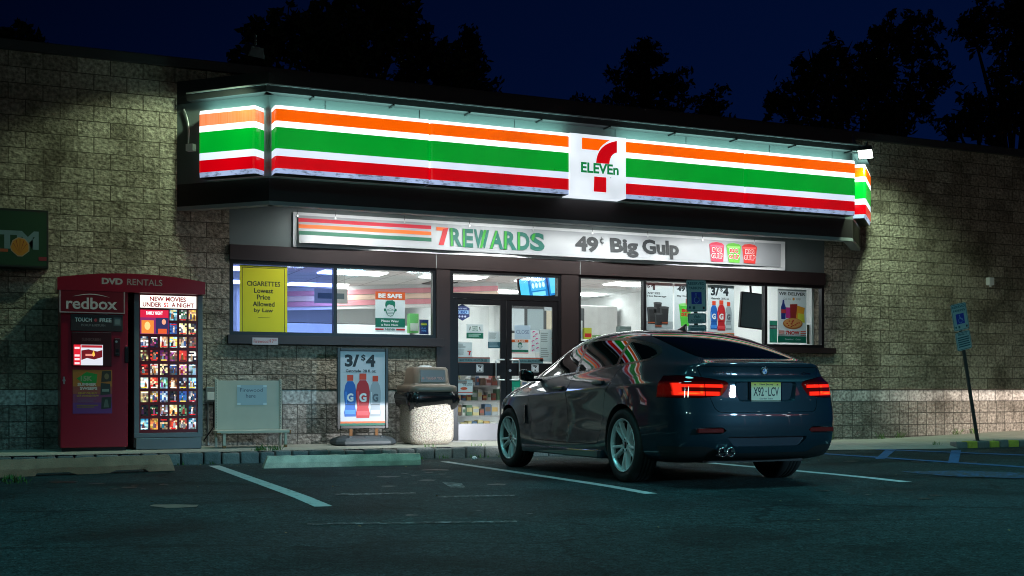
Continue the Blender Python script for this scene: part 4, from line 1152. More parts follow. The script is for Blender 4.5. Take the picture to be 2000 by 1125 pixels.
# green cardboard standees seen low in the right window
poster("green_display_card", "teal display card behind the glass left of the pizza poster", "display card", 1503, 626, 669, 1518, lambda A: (A.rect(0, .62, 1, .80, (70, 72, 80)), A.text("MORE", .1, .66, .9, .75, (200, 200, 205), .03)), base=(0, 140, 112), Y=0.4)
def f_leaf(A):
    r = random.Random(5)
    for i in range(40):
        A.k = 1 + i % 3; u, v = r.random() * .9, r.random() * .9
        A.rect(u, v, u + .1, v + .06, r.choice([(90, 70, 40), (60, 80, 50), (110, 60, 40), (50, 54, 40)]))
poster("brochure_rack_card", "brown mottled display card in the corner right of the pizza poster", "display card", 1576, 634, 672, 1601, f_leaf, base=(66, 70, 50), Y=0.35)

# ---- notices on the doors
def doorposter(name, label, xl, yt, yb, xr, fn, **k):
    return poster(name, label, k.pop("cat", "notice"), xl, yt, yb, xr, fn, Y=k.pop("Y", 0.034), **k)
def f_cbd(A):
    A.poly([(.5, 0), (1, .25), (1, .75), (.5, 1), (0, .75), (0, .25)], (52, 62, 112)); A.rect(.06, .40, .94, .62, (150, 185, 225)); A.text("CBD", .16, .42, .84, .60, (40, 90, 160), .05)
    A.k = 2; A.text("SHOP HERE", .2, .68, .8, .76, (190, 200, 230), .02); A.k = 2
    for u in (.3, .5, .7): A.k = 2; A.ell(u, .25, .07, .06, (200, 205, 230), 10)
def hexposter():
    X0, X1, Z0, Z1 = span(889, 593, 626, 917, 0.02)
    A = Art(front_map(X0, X1, Z0, Z1, 0.02), "paper"); f_cbd(A)
    o = A.build("hexagon_sticker"); props(o, "blue hexagon sticker at the top corner of the left door glass", "sticker")
hexposter()
def f_thank(A):
    A.rect(0, 0, 1, .40, TEAL); A.poly([(.24, .52), (.76, .52), (.76, .90), (.24, .90)], (240, 242, 246)); A.text("THANK", .32, .78, .68, .88, TEAL, .04); A.k = 3; A.text("YOU A", .34, .66, .66, .75, TEAL, .04); A.k = 3; A.text("LATTE", .32, .54, .68, .63, TEAL, .04)
    A.k = 2; A.poly([(.16, .55), (.22, .62), (.26, .85), (.2, .80)], DARK); A.poly([(.84, .55), (.78, .62), (.74, .85), (.8, .80)], DARK); A.k = 2
    lines(A, .12, .88, .32, .10, 3, (170, 205, 195))
doorposter("door_notice", "green and white notice at eye height in the middle of the left door", 911, 633, 661, 944, f_thank)
def f_policy(A):
    lines(A, .08, .62, .88, .60, 4, GREY, .3, 2); lines(A, .08, .58, .50, .12, 5, (170, 174, 180), .3, 3); seven(A, .72, .12, .93, .42, ORG, REDC, mid=False)
doorposter("door_notice", "grey policy sheet with a red seven low in the left door corner", 889, 668, 697, 922, f_policy)
def f_list(A):
    lines(A, .1, .9, .92, .55, 6, GREY, .4, 5); A.rect(0, 0, 1, .38, (60, 100, 120)); lines(A, .1, .9, .34, .06, 4, (150, 175, 190), .2, 6)
doorposter("door_notice", "white sheet with a slate blue foot at the right edge of the left door", 953, 647, 680, 977, f_list)
def f_pizza(A):
    lines(A, .1, .9, .95, .72, 2, (150, 90, 70), .3, 2); A.text("PAIRED WITH", .38, .72, .95, .80, (60, 60, 60), .03); A.k = 1; A.text("THE SAUCE", .45, .62, .95, .70, (60, 60, 60), .03); A.k = 1; A.ell(.5, .42, .2, .1, (220, 90, 50)); A.rect(0, .12, 1, .18, (200, 80, 70))
doorposter("door_notice", "white food offer sheet at the top of the left door's lower glass", 889, 742, 771, 923, f_pizza)
def f_close(A):
    A.text("CLOSE", .10, .38, .92, .66, (110, 120, 160), .0)
doorposter("paper_notice", "pale blue sheet hand lettered CLOSE on the right door", 1005, 635, 662, 1036, f_close, base=(190, 204, 226))
def f_safe2(A):
    A.rect(0, .80, 1, 1, ORG); A.text("BE SAFE", .2, .84, .8, .95, (235, 225, 220), .04); A.k = 1; A.rect(0, .1, 1, .26, TEAL); A.rect(0, 0, 1, .06, (215, 70, 50)); face_mask(A, .5, .52, .26, A.asp, TEAL, (205, 212, 220))
doorposter("door_notice", "small orange topped mask notice low on the right door glass", 999, 663, 690, 1032, f_safe2)
def f_flam(A):
    r = random.Random(8)
    for i in range(9):
        u, v = .1 + .4 * (i % 2) + r.uniform(0, .15), .05 + .105 * i
        A.k = 1; A.poly([(u, v), (u + .3, v + .05), (u + .34, v + .02), (u + .36, v + .06), (u + .2, v + .085), (u + .04, v + .05)], (212, 60, 140)); A.k = 2; A.rect(u + .1, v - .04, u + .13, v + .02, (222, 110, 160))
doorposter("patterned_sheet", "sheet of pink flamingo shapes between papers on the right door", 1036, 645, 688, 1053, f_flam)
def f_pol2(A):
    for b in (.53, .06):
        A.k = 1; lines(A, .08, .62, b + .36, b + .05, 5, (150, 155, 160), .35, int(b * 10)); A.k = 1; seven(A, .72, b + .06, .92, b + .20, ORG, REDC, mid=False)
doorposter("door_notice", "tall grey double policy sheet with two red sevens on the right door", 1054, 643, 706, 1086, f_pol2, base=(196, 202, 208))
for nm, lab, xl, yt, yb, xr in (("door_banner", "grey and orange strip along the foot of the left door glass", 895, 697, 710, 957), ("door_banner", "grey and orange strip along the foot of the right door glass", 1001, 698, 712, 1061)):
    doorposter(nm, lab, xl, yt, yb, xr, lambda A: (A.rect(0, .0, 1, .2, (200, 90, 50)), A.rect(0, .8, 1, .95, (190, 90, 70)), A.text("MAKE YOURS IN A MINUTE OR LESS", .04, .35, .9, .68, (40, 80, 90), .02)), base=(120, 150, 160), cat="banner")
doorposter("green_sticker", "tall mint green sticker strip along the right door's lower glass", 1000, 741, 775, 1016, lambda A: A.text("to go", .2, .3, .8, .6, (200, 240, 225), .03), base=(20, 170, 140), cat="sticker")
# numeral decals on the door rails
for xl, lab in ((930, "small white square decal with a seven on the left door rail"), (1038, "small white square decal with a seven on the right door rail")):
    X0, X1, Z0, Z1 = span(xl, 712, 727, xl + 14, -0.001)
    A = Art(front_map(X0, X1, Z0, Z1, -0.001), "print"); A.rect(0, 0, 1, 1, (190, 194, 200)); A.frame(0.06, 0.06, .94, .94, .05, .05, (40, 40, 44)); A.k = 2
    seven(A, .25, .14, .75, .88, (40, 42, 46), (40, 42, 46)); A.k = 3; A.rect(.2, .42, .8, .56, (190, 194, 200))
    props(A.build("door_decal"), lab, "decal")

# ---- hand-written price card stuck under the left window
X0, X1, Z0, Z1 = span(493, 659, 673, 543, -0.078)
A = Art(front_map(X0, X1, Z0, Z1, -0.078), "print"); A.rect(0, 0, 1, 1, (178, 172, 178)); A.text("Firewood", .05, .25, .62, .72, (170, 70, 70), .01); A.k = 1; dollar(A, .66, .3, .73, .8, (170, 70, 70)); A.k = 1; A.text("7", .76, .28, .84, .76, (170, 70, 70), .02)
A.k = 2; A.text("99", .86, .5, .94, .8, (170, 70, 70), .01)
props(A.build("price_card"), "small white card hand written Firewood stuck below the yellow notice", "card")

# ================================================================== INSIDE THE SHOP
tv_m = mat("screen_glow", (0.05, 0.3, 0.5), rough=0.2, em=0.8, emcol=(0.05, 0.42, 0.72))
def tilt_screen(name, label, px, py, w, h, Y, tilt, glow):
    X, Z = wp(px, py, Y)
    e = empty(name, (X, Y, Z), label, "screen")
    Mx = Matrix.Rotation(tilt, 4, 'Y')
    b = MB(); b.rbox(-w / 2, w / 2, -0.03, 0.03, -h / 2, h / 2, black_alu, 0.01, xf=Mx); b.build("casing", e, local=True)
    mp = lambda u, v, hh: tuple(Mx @ Vector((-w / 2 + .02 + (w - .04) * u, -0.0305 - hh, -h / 2 + .02 + (h - .04) * v)))
    A = Art(mp, "glow" if glow else "print")
    if glow:
        A.rect(0, 0, 1, 1, (30, 120, 190)); A.rect(.0, 0, .22, 1, (80, 190, 230)); A.k = 1; A.rect(.28, .35, .66, .85, (70, 170, 220)); A.k = 1; A.rect(.70, 0, .74, 1, (20, 60, 110)); A.k = 1; A.rect(.78, .1, .95, .9, (90, 200, 240)); A.k = 2
        for i in range(4): A.k = 2; A.ell(.34 + .09 * i, .6, .035, .14, (200, 235, 250), 10)
        A.k = 2; A.rect(.3, .05, .64, .28, (120, 210, 240))
    else:
        A.rect(0, 0, 1, 1, (60, 78, 84))
    A.build("display", e, local=True)
    MB().tube([(0, 0.03, h / 2 - .05), (0, 0.10, CE - Z)], 0.02, black_alu).build("ceiling_mount", e, local=True)
tilt_screen("hanging_screen", "tilted blue lit screen hanging behind the glass over the doors", 1052, 561, 0.72, 0.36, 1.1, -0.16, True)
tilt_screen("hanging_screen", "dark monitor hanging between posters in the right window", 1469, 607, 0.50, 0.62, 0.9, 0.08, False)

rng = random.Random(12)
def counter(name, label, x0, x1, y0, y1, z1, top, front):
    e = empty(name, (x0, y0, .142), label, "counter")
    MB().rbox(x0, x1, y0, y1, 0.142, z1 - 0.04, front, 0.01).build("cabinet", e)
    MB().rbox(x0 - .02, x1 + .02, y0 - .03, y1 + .02, z1 - 0.04, z1, top, 0.01).build("top", e)
    return e
ctop = mat("counter_top", (0.30, 0.31, 0.33), rough=0.3); cfront = mat("counter_front", (0.72, 0.71, 0.70), rough=0.5); cblue = mat("counter_blue", (0.05, 0.12, 0.25), rough=0.5)
counter("checkout_counter", "pale checkout counter behind the left door glass", 6.25, 7.35, 2.6, 3.3, 0.86, ctop, cfront)
counter("side_counter", "low blue counter farther back behind the left door glass", 5.2, 6.2, 3.6, 4.3, 0.9, ctop, cblue)
e = empty("bread_rack", (6.1, 2.2, .142), "wire rack of pale loaves seen through the left door", "rack")
wr = MB()
for z in (.5, .85, 1.2, 1.55):
    wr.box(5.95, 6.5, 2.5, 2.9, z, z + .015, galv)
for x in (5.95, 6.49):
    for y in (2.5, 2.89): wr.box(x, x + .012, y, y + .012, .142, 1.75, galv)
wr.build("frame", e)
for z in (.516, .866, 1.216, 1.566):
    for k in range(4): props(MB().rbox(5.97 + k * .13, 6.085 + k * .13, 2.54, 2.84, z, z + .13, ink(((205, 180, 140), (190, 160, 120), (220, 215, 205), (120, 140, 165))[(k + int(z * 10)) % 4]), .03).build("bread_loaf"), "wrapped loaf on the wire rack behind the left door", "loaf", "loaves on the wire rack")
counter("window_counter", "long pale counter under the right windows", 8.4, 12.4, 1.2, 1.7, 1.05, ctop, cfront)
def shelf(label, x0, x1, y, n, seed, zt):
    e = empty("display_shelf", (x0, y, .142), label, "shelf")
    sm = mat("shelf_metal", (0.55, 0.55, 0.56), rough=0.4, metal=0.4)
    MB().box(x0, x1, y + .36, y + .38, .142, zt, white_wall).build("back_panel", e)
    r = random.Random(seed); zs = [0.20 + k * (zt - .25) / n for k in range(n)]
    for z in zs:
        MB().box(x0, x1, y, y + .358, z, z + .02, sm).build("shelf_board", e)
    cols = [(165, 90, 80), (205, 170, 110), (90, 120, 150), (215, 215, 210), (215, 215, 210), (130, 105, 90), (110, 145, 120), (200, 160, 165), (220, 205, 150), (180, 185, 190)]
    for z in zs:
        x = x0 + .03
        while x < x1 - .12:
            w = r.uniform(.07, .13); h = r.uniform(.09, .19)
            b = MB(); b.rbox(x, x + w - .012, y + .03, y + .2, z + .021, z + .021 + h, ink(r.choice(cols)), 0.008)
            c2 = ink(r.choice(cols))
            b.quad((x + .008, y + .0295, z + .03 + h * .3), (x + w - .02, y + .0295, z + .03 + h * .3), (x + w - .02, y + .0295, z + .02 + h * .75), (x + .008, y + .0295, z + .02 + h * .75), c2)
            props(b.build("snack_packet"), "colourful snack packet on a shop shelf behind the glass", "packet", "snack packets on the shop shelves")
            x += w
shelf("snack shelf seen through the lower left door glass", 6.75, 7.75, 2.0, 4, 3, 1.25)
shelf("snack shelf seen through the lower right door glass", 7.9, 8.9, 2.4, 4, 7, 1.2)
# upper fittings of the shop: cooler headers, menu boards, hanging cards, air vents
def fit(name, label, cat, build, group=None, loc=(0, 0, 0)):
    b = MB(); build(b); return props(b.build(name), label, cat, group)
dkgrey = mat("dark_grey_fitting", (0.06, 0.065, 0.07), rough=.4)
e = empty("drinks_cooler", (5.0, 11.0, .142), "tall drinks cooler along the back wall of the shop", "cooler")
MB().rbox(4.6, 9.0, 10.7, 11.55, .142, 2.45, dkgrey, .02).build("cabinet", e)
MB().box(4.62, 8.98, 10.685, 10.699, 2.18, 2.43, mat("cooler_header", (.6, .65, .66), rough=.4, em=.35, emcol=(.75, .9, 1))).build("lit_header", e)
for k in range(6):
    MB().box(4.68 + k * .72, 5.32 + k * .72, 10.68, 10.699, .35, 2.12, mat("cooler_glass", (.25, .3, .34), rough=.15, em=.5, emcol=(.6, .75, .85))).build("door", e)
fit("menu_board", "grey menu board high on the shop's back partition", "menu board", lambda b: (b.rbox(9.4, 11.2, 5.86, 5.9, 2.05, 2.6, dkgrey, .01), [b.box(9.46 + k * .43, 9.82 + k * .43, 5.852, 5.859, 2.1, 2.55, ink(c)) for k, c in enumerate(((190, 200, 205), (150, 165, 170), (200, 190, 170), (170, 185, 195)))]))
fit("wall_cabinet", "pale wall cupboard near the ceiling beyond the right windows", "cupboard", lambda b: b.rbox(11.3, 12.6, 7.0, 7.4, 2.1, 2.75, cfront, .015))
for k, (x, y, c) in enumerate(((5.35, 4.2, (215, 215, 215)), (9.9, 4.4, (205, 215, 220)))):
    fit("aisle_sign", ("white aisle card hung from the ceiling behind the left window", "pale blue aisle card hung from the ceiling behind the right window")[k], "aisle sign", lambda b: (b.box(x - .3, x + .3, y, y + .012, 2.42, 2.68, ink(c)), b.tube([(x - .25, y + .006, 2.68), (x - .25, y + .006, CE)], .004, galv, 5), b.tube([(x + .25, y + .006, 2.68), (x + .25, y + .006, CE)], .004, galv, 5), b.box(x - .24, x + .24, y - .001, y, 2.5, 2.6, ink((110, 130, 140)))))
for x, y in ((4.9, 3.2), (8.0, 5.9), (10.7, 3.3), (6.8, 8.4)):
    f_ = MB(); f_.box(x - .28, x + .28, y - .28, y + .28, CE - .016, CE - .0005, dkgrey)
    for k in range(6): f_.box(x - .25, x + .25, y - .24 + k * .085, y - .19 + k * .085, CE - .022, CE - .0165, galv)
    f_.build("ceiling_vent", store)
fit("security_dome", "dark camera dome under the ceiling behind the door transom", "camera", lambda b: b.lathe([(.10, 0), (.10, -.03), (.085, -.08), (.05, -.11), (0, -.12)], gloss_black_, 20, Matrix.Translation((6.55, 3.1, CE - .002)))) if False else None
# machines on the counter
e = empty("drink_dispenser", (6.3, 2.8, .86), "grey drink dispenser on the counter seen past the hexagon sticker", "dispenser")
MB().rbox(6.0, 6.3, 2.9, 3.3, .862, 1.75, mat("dispenser_grey", (0.3, 0.33, 0.36), rough=0.35), .04).build("cabinet", e)
MB().rbox(6.03, 6.27, 2.86, 2.899, 1.45, 1.70, mat("dispenser_window", (0.10, 0.09, 0.08), rough=0.1), .01).build("window", e)
e = empty("coffee_machine", (9.0, 1.3, 1.05), "dark coffee machine on the counter under the right windows", "coffee machine")
MB().rbox(9.05, 9.4, 1.3, 1.65, 1.051, 1.55, mat("machine_dark", (0.05, 0.055, 0.06), rough=0.3), .03).build("body", e)
MB().rbox(9.1, 9.35, 1.28, 1.30, 1.40, 1.5, steel, .005).build("control_panel", e)
# goods on the window ledge beside the doors
def ledge_box(label, px0, px1, yt, yb, Y, c1, c2):
    X0, X1, Z0, Z1 = span(px0, yt, yb, px1, Y)
    b = MB(); b.rbox(X0, X1, Y, Y + .12, Z0, Z1, ink(c1), .006); b.quad((X0 + .01, Y - .001, Z0 + .03), (X1 - .01, Y - .001, Z0 + .03), (X1 - .01, Y - .001, Z0 + (Z1 - Z0) * .5), (X0 + .01, Y - .001, Z0 + (Z1 - Z0) * .5), ink(c2))
    e = empty("ledge_stand", (X0, Y, 1.0), None)
    props(b.build("product_box"), label, "box")
    bpy.data.objects.remove(e)
ledge_box("yellow and red carton on the inner ledge right of the doors", 1141, 1156, 640, 662, .3, (190, 190, 60), (200, 40, 40))
ledge_box("low green and red carton on the inner ledge by the window mullion", 1163, 1182, 654, 664, .3, (110, 150, 90), (190, 90, 70))
ledge_box("white carton on the inner ledge behind the car mirror", 1129, 1138, 626, 664, .34, (210, 212, 215), (170, 190, 210))
ledge_box("grey carton on the inner ledge left of the coffee poster", 1210, 1233, 637, 648, .5, (110, 125, 122), (130, 140, 140))
ledge_box("bright green box on the ledge behind the lottery card", 800, 818, 612, 650, .45, (120, 205, 120), (225, 235, 225))
MB_ledge = MB(); MB_ledge.box(RX0 + .01, 5.78, .121, .62, 1.585, 1.615, cfront).box(8.12, RX1 - .01, .121, .7, 1.54, 1.575, cfront)
MB_ledge.build("inner_ledge", store)

# ================================================================== PARKING SIGNS
sign_white = mat("sign_face_white", (0.30, 0.38, 0.40), rough=0.45, noise_amt=0.2)
def wheelchair(A, u0, v0, u1, v1, col):
    W, H = u1 - u0, v1 - v0
    P = lambda x, y: (u0 + W * x, v0 + H * y)
    k = A.k
    A.ell(u0 + W * .42, v0 + H * .88, W * .08, H * .08, col, 12); A.k = k
    A.poly([P(.37, .78), P(.47, .78), P(.49, .46), P(.72, .46), P(.84, .18), P(.92, .22), P(.79, .54), P(.38, .54)], col); A.k = k
    pts = []
    for r in (.30, .23):
        seq = [P(.45 + r * math.cos(R(a)), .30 + r * math.sin(R(a))) for a in range(110, 360, 20)]
        pts.append(seq)
    A.poly(pts[0] + pts[1][::-1], col)
def parking_sign(name, label, base, top, plates, r=0.028):
    base, top = Vector(base), Vector(top); d = (top - base).normalized()
    U = Vector((1, 0, 0)); U = (U - d * U.dot(d)).normalized(); N = U.cross(d)
    if N.y > 0: N = -N
    e = empty(name, base, label, "road sign")
    mb = MB(); mb.cyl(base, top, r, r, mat("sign_post_steel", (0.06, 0.065, 0.065), rough=0.5, metal=0.5), 12)
    mb.build("post", e)
    for (s0, s1, w, fn) in plates:
        o = base + d * s0 + N * (r + .002) - U * w / 2; Hh = s1 - s0
        b = MB(); rr = 0.03; n = 5
        ring = []
        for cx, cy, a0 in ((w - rr, Hh - rr, 0), (rr, Hh - rr, 90), (rr, rr, 180), (w - rr, rr, 270)):
            ring += [o + U * (cx + rr * math.cos(R(a0 + 90 * k / n))) + d * (cy + rr * math.sin(R(a0 + 90 * k / n))) for k in range(n + 1)]
        b.prism(ring, N * 0.003, sign_white)
        po = b.build("sign_plate", e)
        A = Art(plane_map(o + N * 0.0035, U * w, d * Hh, N), "print"); A.asp = w / Hh
        fn(A)
        A.build("lettering", po)
    return e
SG = (30, 84, 96); SB = (24, 44, 150)
def f_res(A):
    A.frame(.03, .02, .97, .98, .025, .025 * A.asp, SG); A.k = 0
    A.text("RESERVED", .08, .84, .92, .93, SG, .03); A.k = 0; A.text("PARKING", .12, .70, .88, .79, SG, .03); A.k = 0
    A.rect(.24, .24, .76, .62, SB); A.k = 1; wheelchair(A, .30, .26, .72, .60, (110, 140, 190)); A.k = 0
    A.rect(.10, .10, .2, .17, SG); A.k = 0; A.rect(.3, .08, .42, .17, SG); A.k = 0; A.rect(.80, .08, .90, .16, (60, 30, 30))
def f_van(A):
    A.frame(.03, .05, .97, .95, .025, .05, SG); A.k = 0; A.text("VAN", .32, .5, .68, .82, SG, .03); A.k = 0; A.text("ACCESSIBLE", .15, .15, .85, .4, SG, .02)
def f_pen(A):
    A.frame(.03, .03, .97, .97, .025, .03, SG); A.k = 0; A.text("PENALTY", .2, .80, .8, .91, SG, .03); A.k = 0; lines(A, .12, .92, .72, .12, 5, SG, .2, 4)
yS = -1.45
bx0, _ = wp(1366, 760, yS); z0 = walk_z(bx0)
tx, tz = wp(1357, 548, yS)
Lp = tz - z0
s = lambda py: wp(1360, py, yS)[1] - z0
parking_sign("parking_sign", "reserved parking sign standing behind the car roof before the window posters", (bx0, yS, z0), (tx, yS, tz), [(s(609), s(547), .335, f_res), (s(632), s(612), .315, f_van), (s(655), s(635), .31, f_pen)])
_py = 868; cx_, cy_ = gp(1911, _py, 0.06); 
yP = -2.3
pbx, pbz = wp(1911, 866, yP); ptx, ptz = wp(1866, 594, yP)
pbz = walk_z(pbx) - .02
Lr = math.hypot(ptx - pbx, ptz - pbz)
fr = lambda py: (wp(1880, py, yP)[1] - pbz) / (ptz - pbz) * Lr
parking_sign("parking_sign", "leaning reserved parking sign with a penalty plate before the right block wall", (pbx, yP, pbz), (ptx, yP - .02, ptz), [(fr(645), fr(594), .31, f_res), (fr(683), fr(648), .30, f_pen)])

# ================================================================== WHEEL STOPS
def wheel_stop(label, p0, p1, h, notches, stop_conc=stop_conc):
    p0, p1 = Vector(p0), Vector(p1); L = (p1 - p0).length; a = math.atan2(p1.y - p0.y, p1.x - p0.x)
    e = empty("wheel_stop", (p0.x, p0.y, lotz(p0.y)), label, "wheel stop", rotz=a)
    prof = [(0.0, 0.0), (0.0, h * .45), (0.04, h), (0.12, h), (0.16, h * .45), (0.16, 0.0)]
    b = MB(); segs = [0.0]
    cuts = [(L * f0, L * f1) for f0, f1 in notches]
    xs = sorted(set([0, L] + [v for c in cuts for v in c]))
    nseg = 26
    allx = sorted(set([L * k / nseg for k in range(nseg + 1)] + xs))
    r = random.Random(int(L * 1000))
    vs = []; 
    for X in allx:
        inset = 0.05 if X in (0, L) else 0
        lift = 0.028 if any(c0 < X < c1 for c0, c1 in cuts) else 0.0
        for (y, z) in prof:
            jx = 0.004
            vs.append((X + (inset * z / h if X == 0 else -inset * z / h if X == L else 0), y + r.uniform(-jx, jx), max(z, lift) + (r.uniform(-jx, jx) if z > 0 else 0)))
    m = len(prof)
    fs = [(i * m + k, i * m + m + k, i * m + m + k + 1, i * m + k + 1) for i in range(len(allx) - 1) for k in range(m - 1)]
    fs += [tuple(range(m)), tuple((len(allx) - 1) * m + k for k in range(m))[::-1]]
    b.add(vs, fs, stop_conc, False)
    o = b.build("concrete_bar", e, local=True)
    pins = MB()
    for f in (.2, .8): pins.cyl((L * f, .08, h - .004), (L * f, .08, h + .004), .013, .013, galv, 10)
    pins.build("steel_pin", e, local=True)
    return e
a = gp(515, 915); b_ = gp(822, 908)
wheel_stop("pale concrete wheel stop on the asphalt before the sidewalk sign and bin", a, b_, 0.135, [])
a = gp(-60, 935); b_ = gp(342, 920)
wheel_stop("brownish concrete wheel stop in the left corner before the red kiosk", a, b_, 0.17, [(.30, .50), (.66, .86)], stop_brown)
vx, vy = gp(850, 919)
mbv = MB(); mbv.lathe([(0.0, 0.006), (0.12, 0.006), (0.125, 0.003), (0.15, 0.003)], mat("cast_iron", (0.05, 0.05, 0.05), rough=0.5, metal=0.6, bump=.3), 24, Matrix.Translation((vx, vy, lotz(vy) + .003)))
props(mbv.build("valve_cover"), "small round iron cover in the asphalt before the bin", "valve cover")
pc = MB(); X, Y = gp(735, 905); 
# crumpled paper scrap by the front tyre
bm = bmesh.new(); bmesh.ops.create_icosphere(bm, subdivisions=2, radius=0.035)
for v in bm.verts: v.co *= random.Random(v.index).uniform(.6, 1.2)
X, Y = gp(926, 898); bm.transform(Matrix.Translation((X, Y, lotz(Y) + .02)))
pc.addbm(bm, white_plastic); props(pc.build("paper_scrap"), "crumpled white paper scrap on the asphalt by the car's front tyre", "litter")

# ================================================================== FIREWOOD RACK
yR = -0.42
e = empty("firewood_rack", (2.62, yR, .144), "empty cream metal display rack with a paper notice beside the lit kiosk", "rack")
cream = mat("cream_painted_metal", (0.42, 0.40, 0.32), rough=0.45, noise_amt=0.12, nscale=4)
rust = mat("rusty_metal", (0.22, 0.10, 0.04), rough=0.85, noise_amt=0.5, nscale=25)
rx0, rzt = wp(420, 743, yR); rx1, _ = wp(550, 745, yR)
zs_ = 0.335
MB().box(rx0 + .03, rx1 - .03, yR + .01, yR + .03, zs_ + .02, rzt, cream).build("back_panel", e)
for x in (rx0, rx1 - .03):
    up = MB(); up.rbox(x, x + .03, yR - .005, yR + .05, .144, rzt + .02, cream, .004)
    for k in range(30):
        z = .40 + k * .021
        up.box(x + .012, x + .018, yR - .0062, yR - .005, z, z + .012, black_alu)
    up.build("upright", e)
MB().rbox(rx0 - .03, rx1 + .05, yR - .34, yR, zs_, zs_ + .035, cream, .006).box(rx1 + .03, rx1 + .051, yR - .341, yR - .28, zs_ - .01, zs_ + .036, rust).box(rx0 - .031, rx0 + .02, yR - .341, yR - .3, zs_ - .006, zs_ + .01, rust).build("base_shelf", e)
for x in (rx0 + .05, rx1 - .03):
    MB().rbox(x, x + .035, yR - .31, yR - .27, .144, zs_, cream, .004).box(x - .002, x + .037, yR - .312, yR - .27, .144, .18, rust).build("leg", e)
X0, X1, Z0, Z1 = span(463, 752, 791, 521, yR + .006)
A = Art(front_map(X0, X1, Z0, Z1, yR + .006), "print"); A.rect(0, 0, 1, 1, (150, 170, 178)); A.text("Firewood", .10, .66, .86, .84, (70, 84, 100), 0.0); A.k = 2; A.text("here", .30, .36, .62, .56, (70, 84, 100), 0.0); A.k = 2
for u, v in ((0.0, .9), (.88, .9), (0.0, .0), (.88, .0)): A.k = 2; A.rect(u, v, u + .12, v + .1, (190, 205, 210))
props(A.build("paper_notice"), "hand written Firewood paper taped to the cream rack", "notice")

# ================================================================== SIDEWALK SIGN
yA = -0.50
e = empty("sidewalk_sign", (4.5, yA, .144), "black framed sidewalk poster stand advertising three bottles beside the bin", "sidewalk sign")
ax0, azt = wp(658, 679, yA); ax1, _ = wp(758, 679, yA); _, azb = wp(658, 838, yA)
fr_m = mat("sign_frame_black", (0.008, 0.009, 0.010), rough=0.4, coat=0.0)
fb = MB(); t_ = .045
fb.rbox(ax0, ax0 + t_, yA - .02, yA + .02, azb, azt, fr_m, .006).rbox(ax1 - t_, ax1, yA - .02, yA + .02, azb, azt, fr_m, .006).rbox(ax0 + t_, ax1 - t_, yA - .018, yA + .018, azt - t_, azt - .001, fr_m, .006).rbox(ax0 + t_, ax1 - t_, yA - .018, yA + .018, azb + .001, azb + t_, fr_m, .006)
fb.box(ax0 + .02, ax1 - .02, yA, yA + .012, azb + .02, azt - .02, black_alu)
fb.build("frame", e)
A = Art(front_map(ax0 + t_, ax1 - t_, azb + t_, azt - t_, yA - 0.004), "print"); A.rect(0, 0, 1, 1, (205, 210, 220)); A.asp = (ax1 - ax0) / (azt - azb); three_for_four(A)
A.build("poster_sheet", e)
for x in (ax0 + .17, ax1 - .19):
    MB().rbox(x, x + .045, yA - .015, yA + .015, .27, azb, rust, .004).build("spring_post", e)
base_m = mat("moulded_grey_plastic", (0.05, 0.062, 0.072), rough=0.5, noise_amt=.15, bump=.1, bscale=120)
bs = MB(); bx_0, bx_1 = ax0 - .06, ax1 + .06
prof = [(0, .30), (.02, .33), (.075, .33), (.11, .27), (.125, .18)]
def lozenge(s_in, z):
    hx, hy = (bx_1 - bx_0) / 2 - s_in, .26 - s_in * .8; c = .10
    cx = (bx_0 + bx_1) / 2
    return [(cx + sx * hx + dx, yA + sy * hy + dy, z) for sx, sy, dx, dy in ((1, -1, 0, c), (1, 1, 0, -c), (1, 1, -c, 0), (-1, 1, c, 0), (-1, 1, 0, -c), (-1, -1, 0, c), (-1, -1, c, 0), (1, -1, -c, 0))]
lv = [lozenge(s_, z) for s_, z in ((.03, .144), (0, .165), (0, .20), (.03, .235), (.10, .262), (.13, .270))]
vs = [p for L_ in lv for p in L_]
bs.add(vs, [(i * 8 + k, i * 8 + (k + 1) % 8, (i + 1) * 8 + (k + 1) % 8, (i + 1) * 8 + k) for i in range(5) for k in range(8)] + [tuple(40 + k for k in range(8))], base_m)
for k in (-.22, 0.0, .22):
    cx = (bx_0 + bx_1) / 2 + k
    bs.rbox(cx - .03, cx + .03, yA - .20, yA + .20, .225, .272, base_m, .012)
bs.build("weighted_base", e, bevel=.006)

# ================================================================== TRASH CAN
yT = -0.55
tcx = wp(833, 800, yT)[0]; tz0 = .146
e = empty("trash_can", (tcx, yT, tz0), "pebbled concrete trash can with brown lid and black bag left of the doors", "trash can")
peb = bpy.data.materials.new("exposed_pebble_concrete"); peb.use_nodes = True
n_, l_ = peb.node_tree.nodes, peb.node_tree.links
tc_ = n_.new("ShaderNodeTexCoord"); vo = n_.new("ShaderNodeTexVoronoi"); vo.inputs["Scale"].default_value = 75
l_.new(tc_.outputs["Object"], vo.inputs["Vector"])
rp_ = n_.new("ShaderNodeValToRGB"); rp_.color_ramp.elements[0].color = (.56, .50, .42, 1); rp_.color_ramp.elements[1].color = (.20, .17, .14, 1); rp_.color_ramp.elements[0].position = .25; rp_.color_ramp.elements[1].position = .75
l_.new(vo.outputs["Distance"], rp_.inputs[0])
mm_ = n_.new("ShaderNodeMix"); mm_.data_type = 'RGBA'; mm_.blend_type = 'MULTIPLY'; mm_.inputs[0].default_value = .12; l_.new(rp_.outputs[0], mm_.inputs[6]); l_.new(vo.outputs["Color"], mm_.inputs[7])
l_.new(mm_.outputs[2], n_["Principled BSDF"].inputs["Base Color"]); n_["Principled BSDF"].inputs["Roughness"].default_value = .8
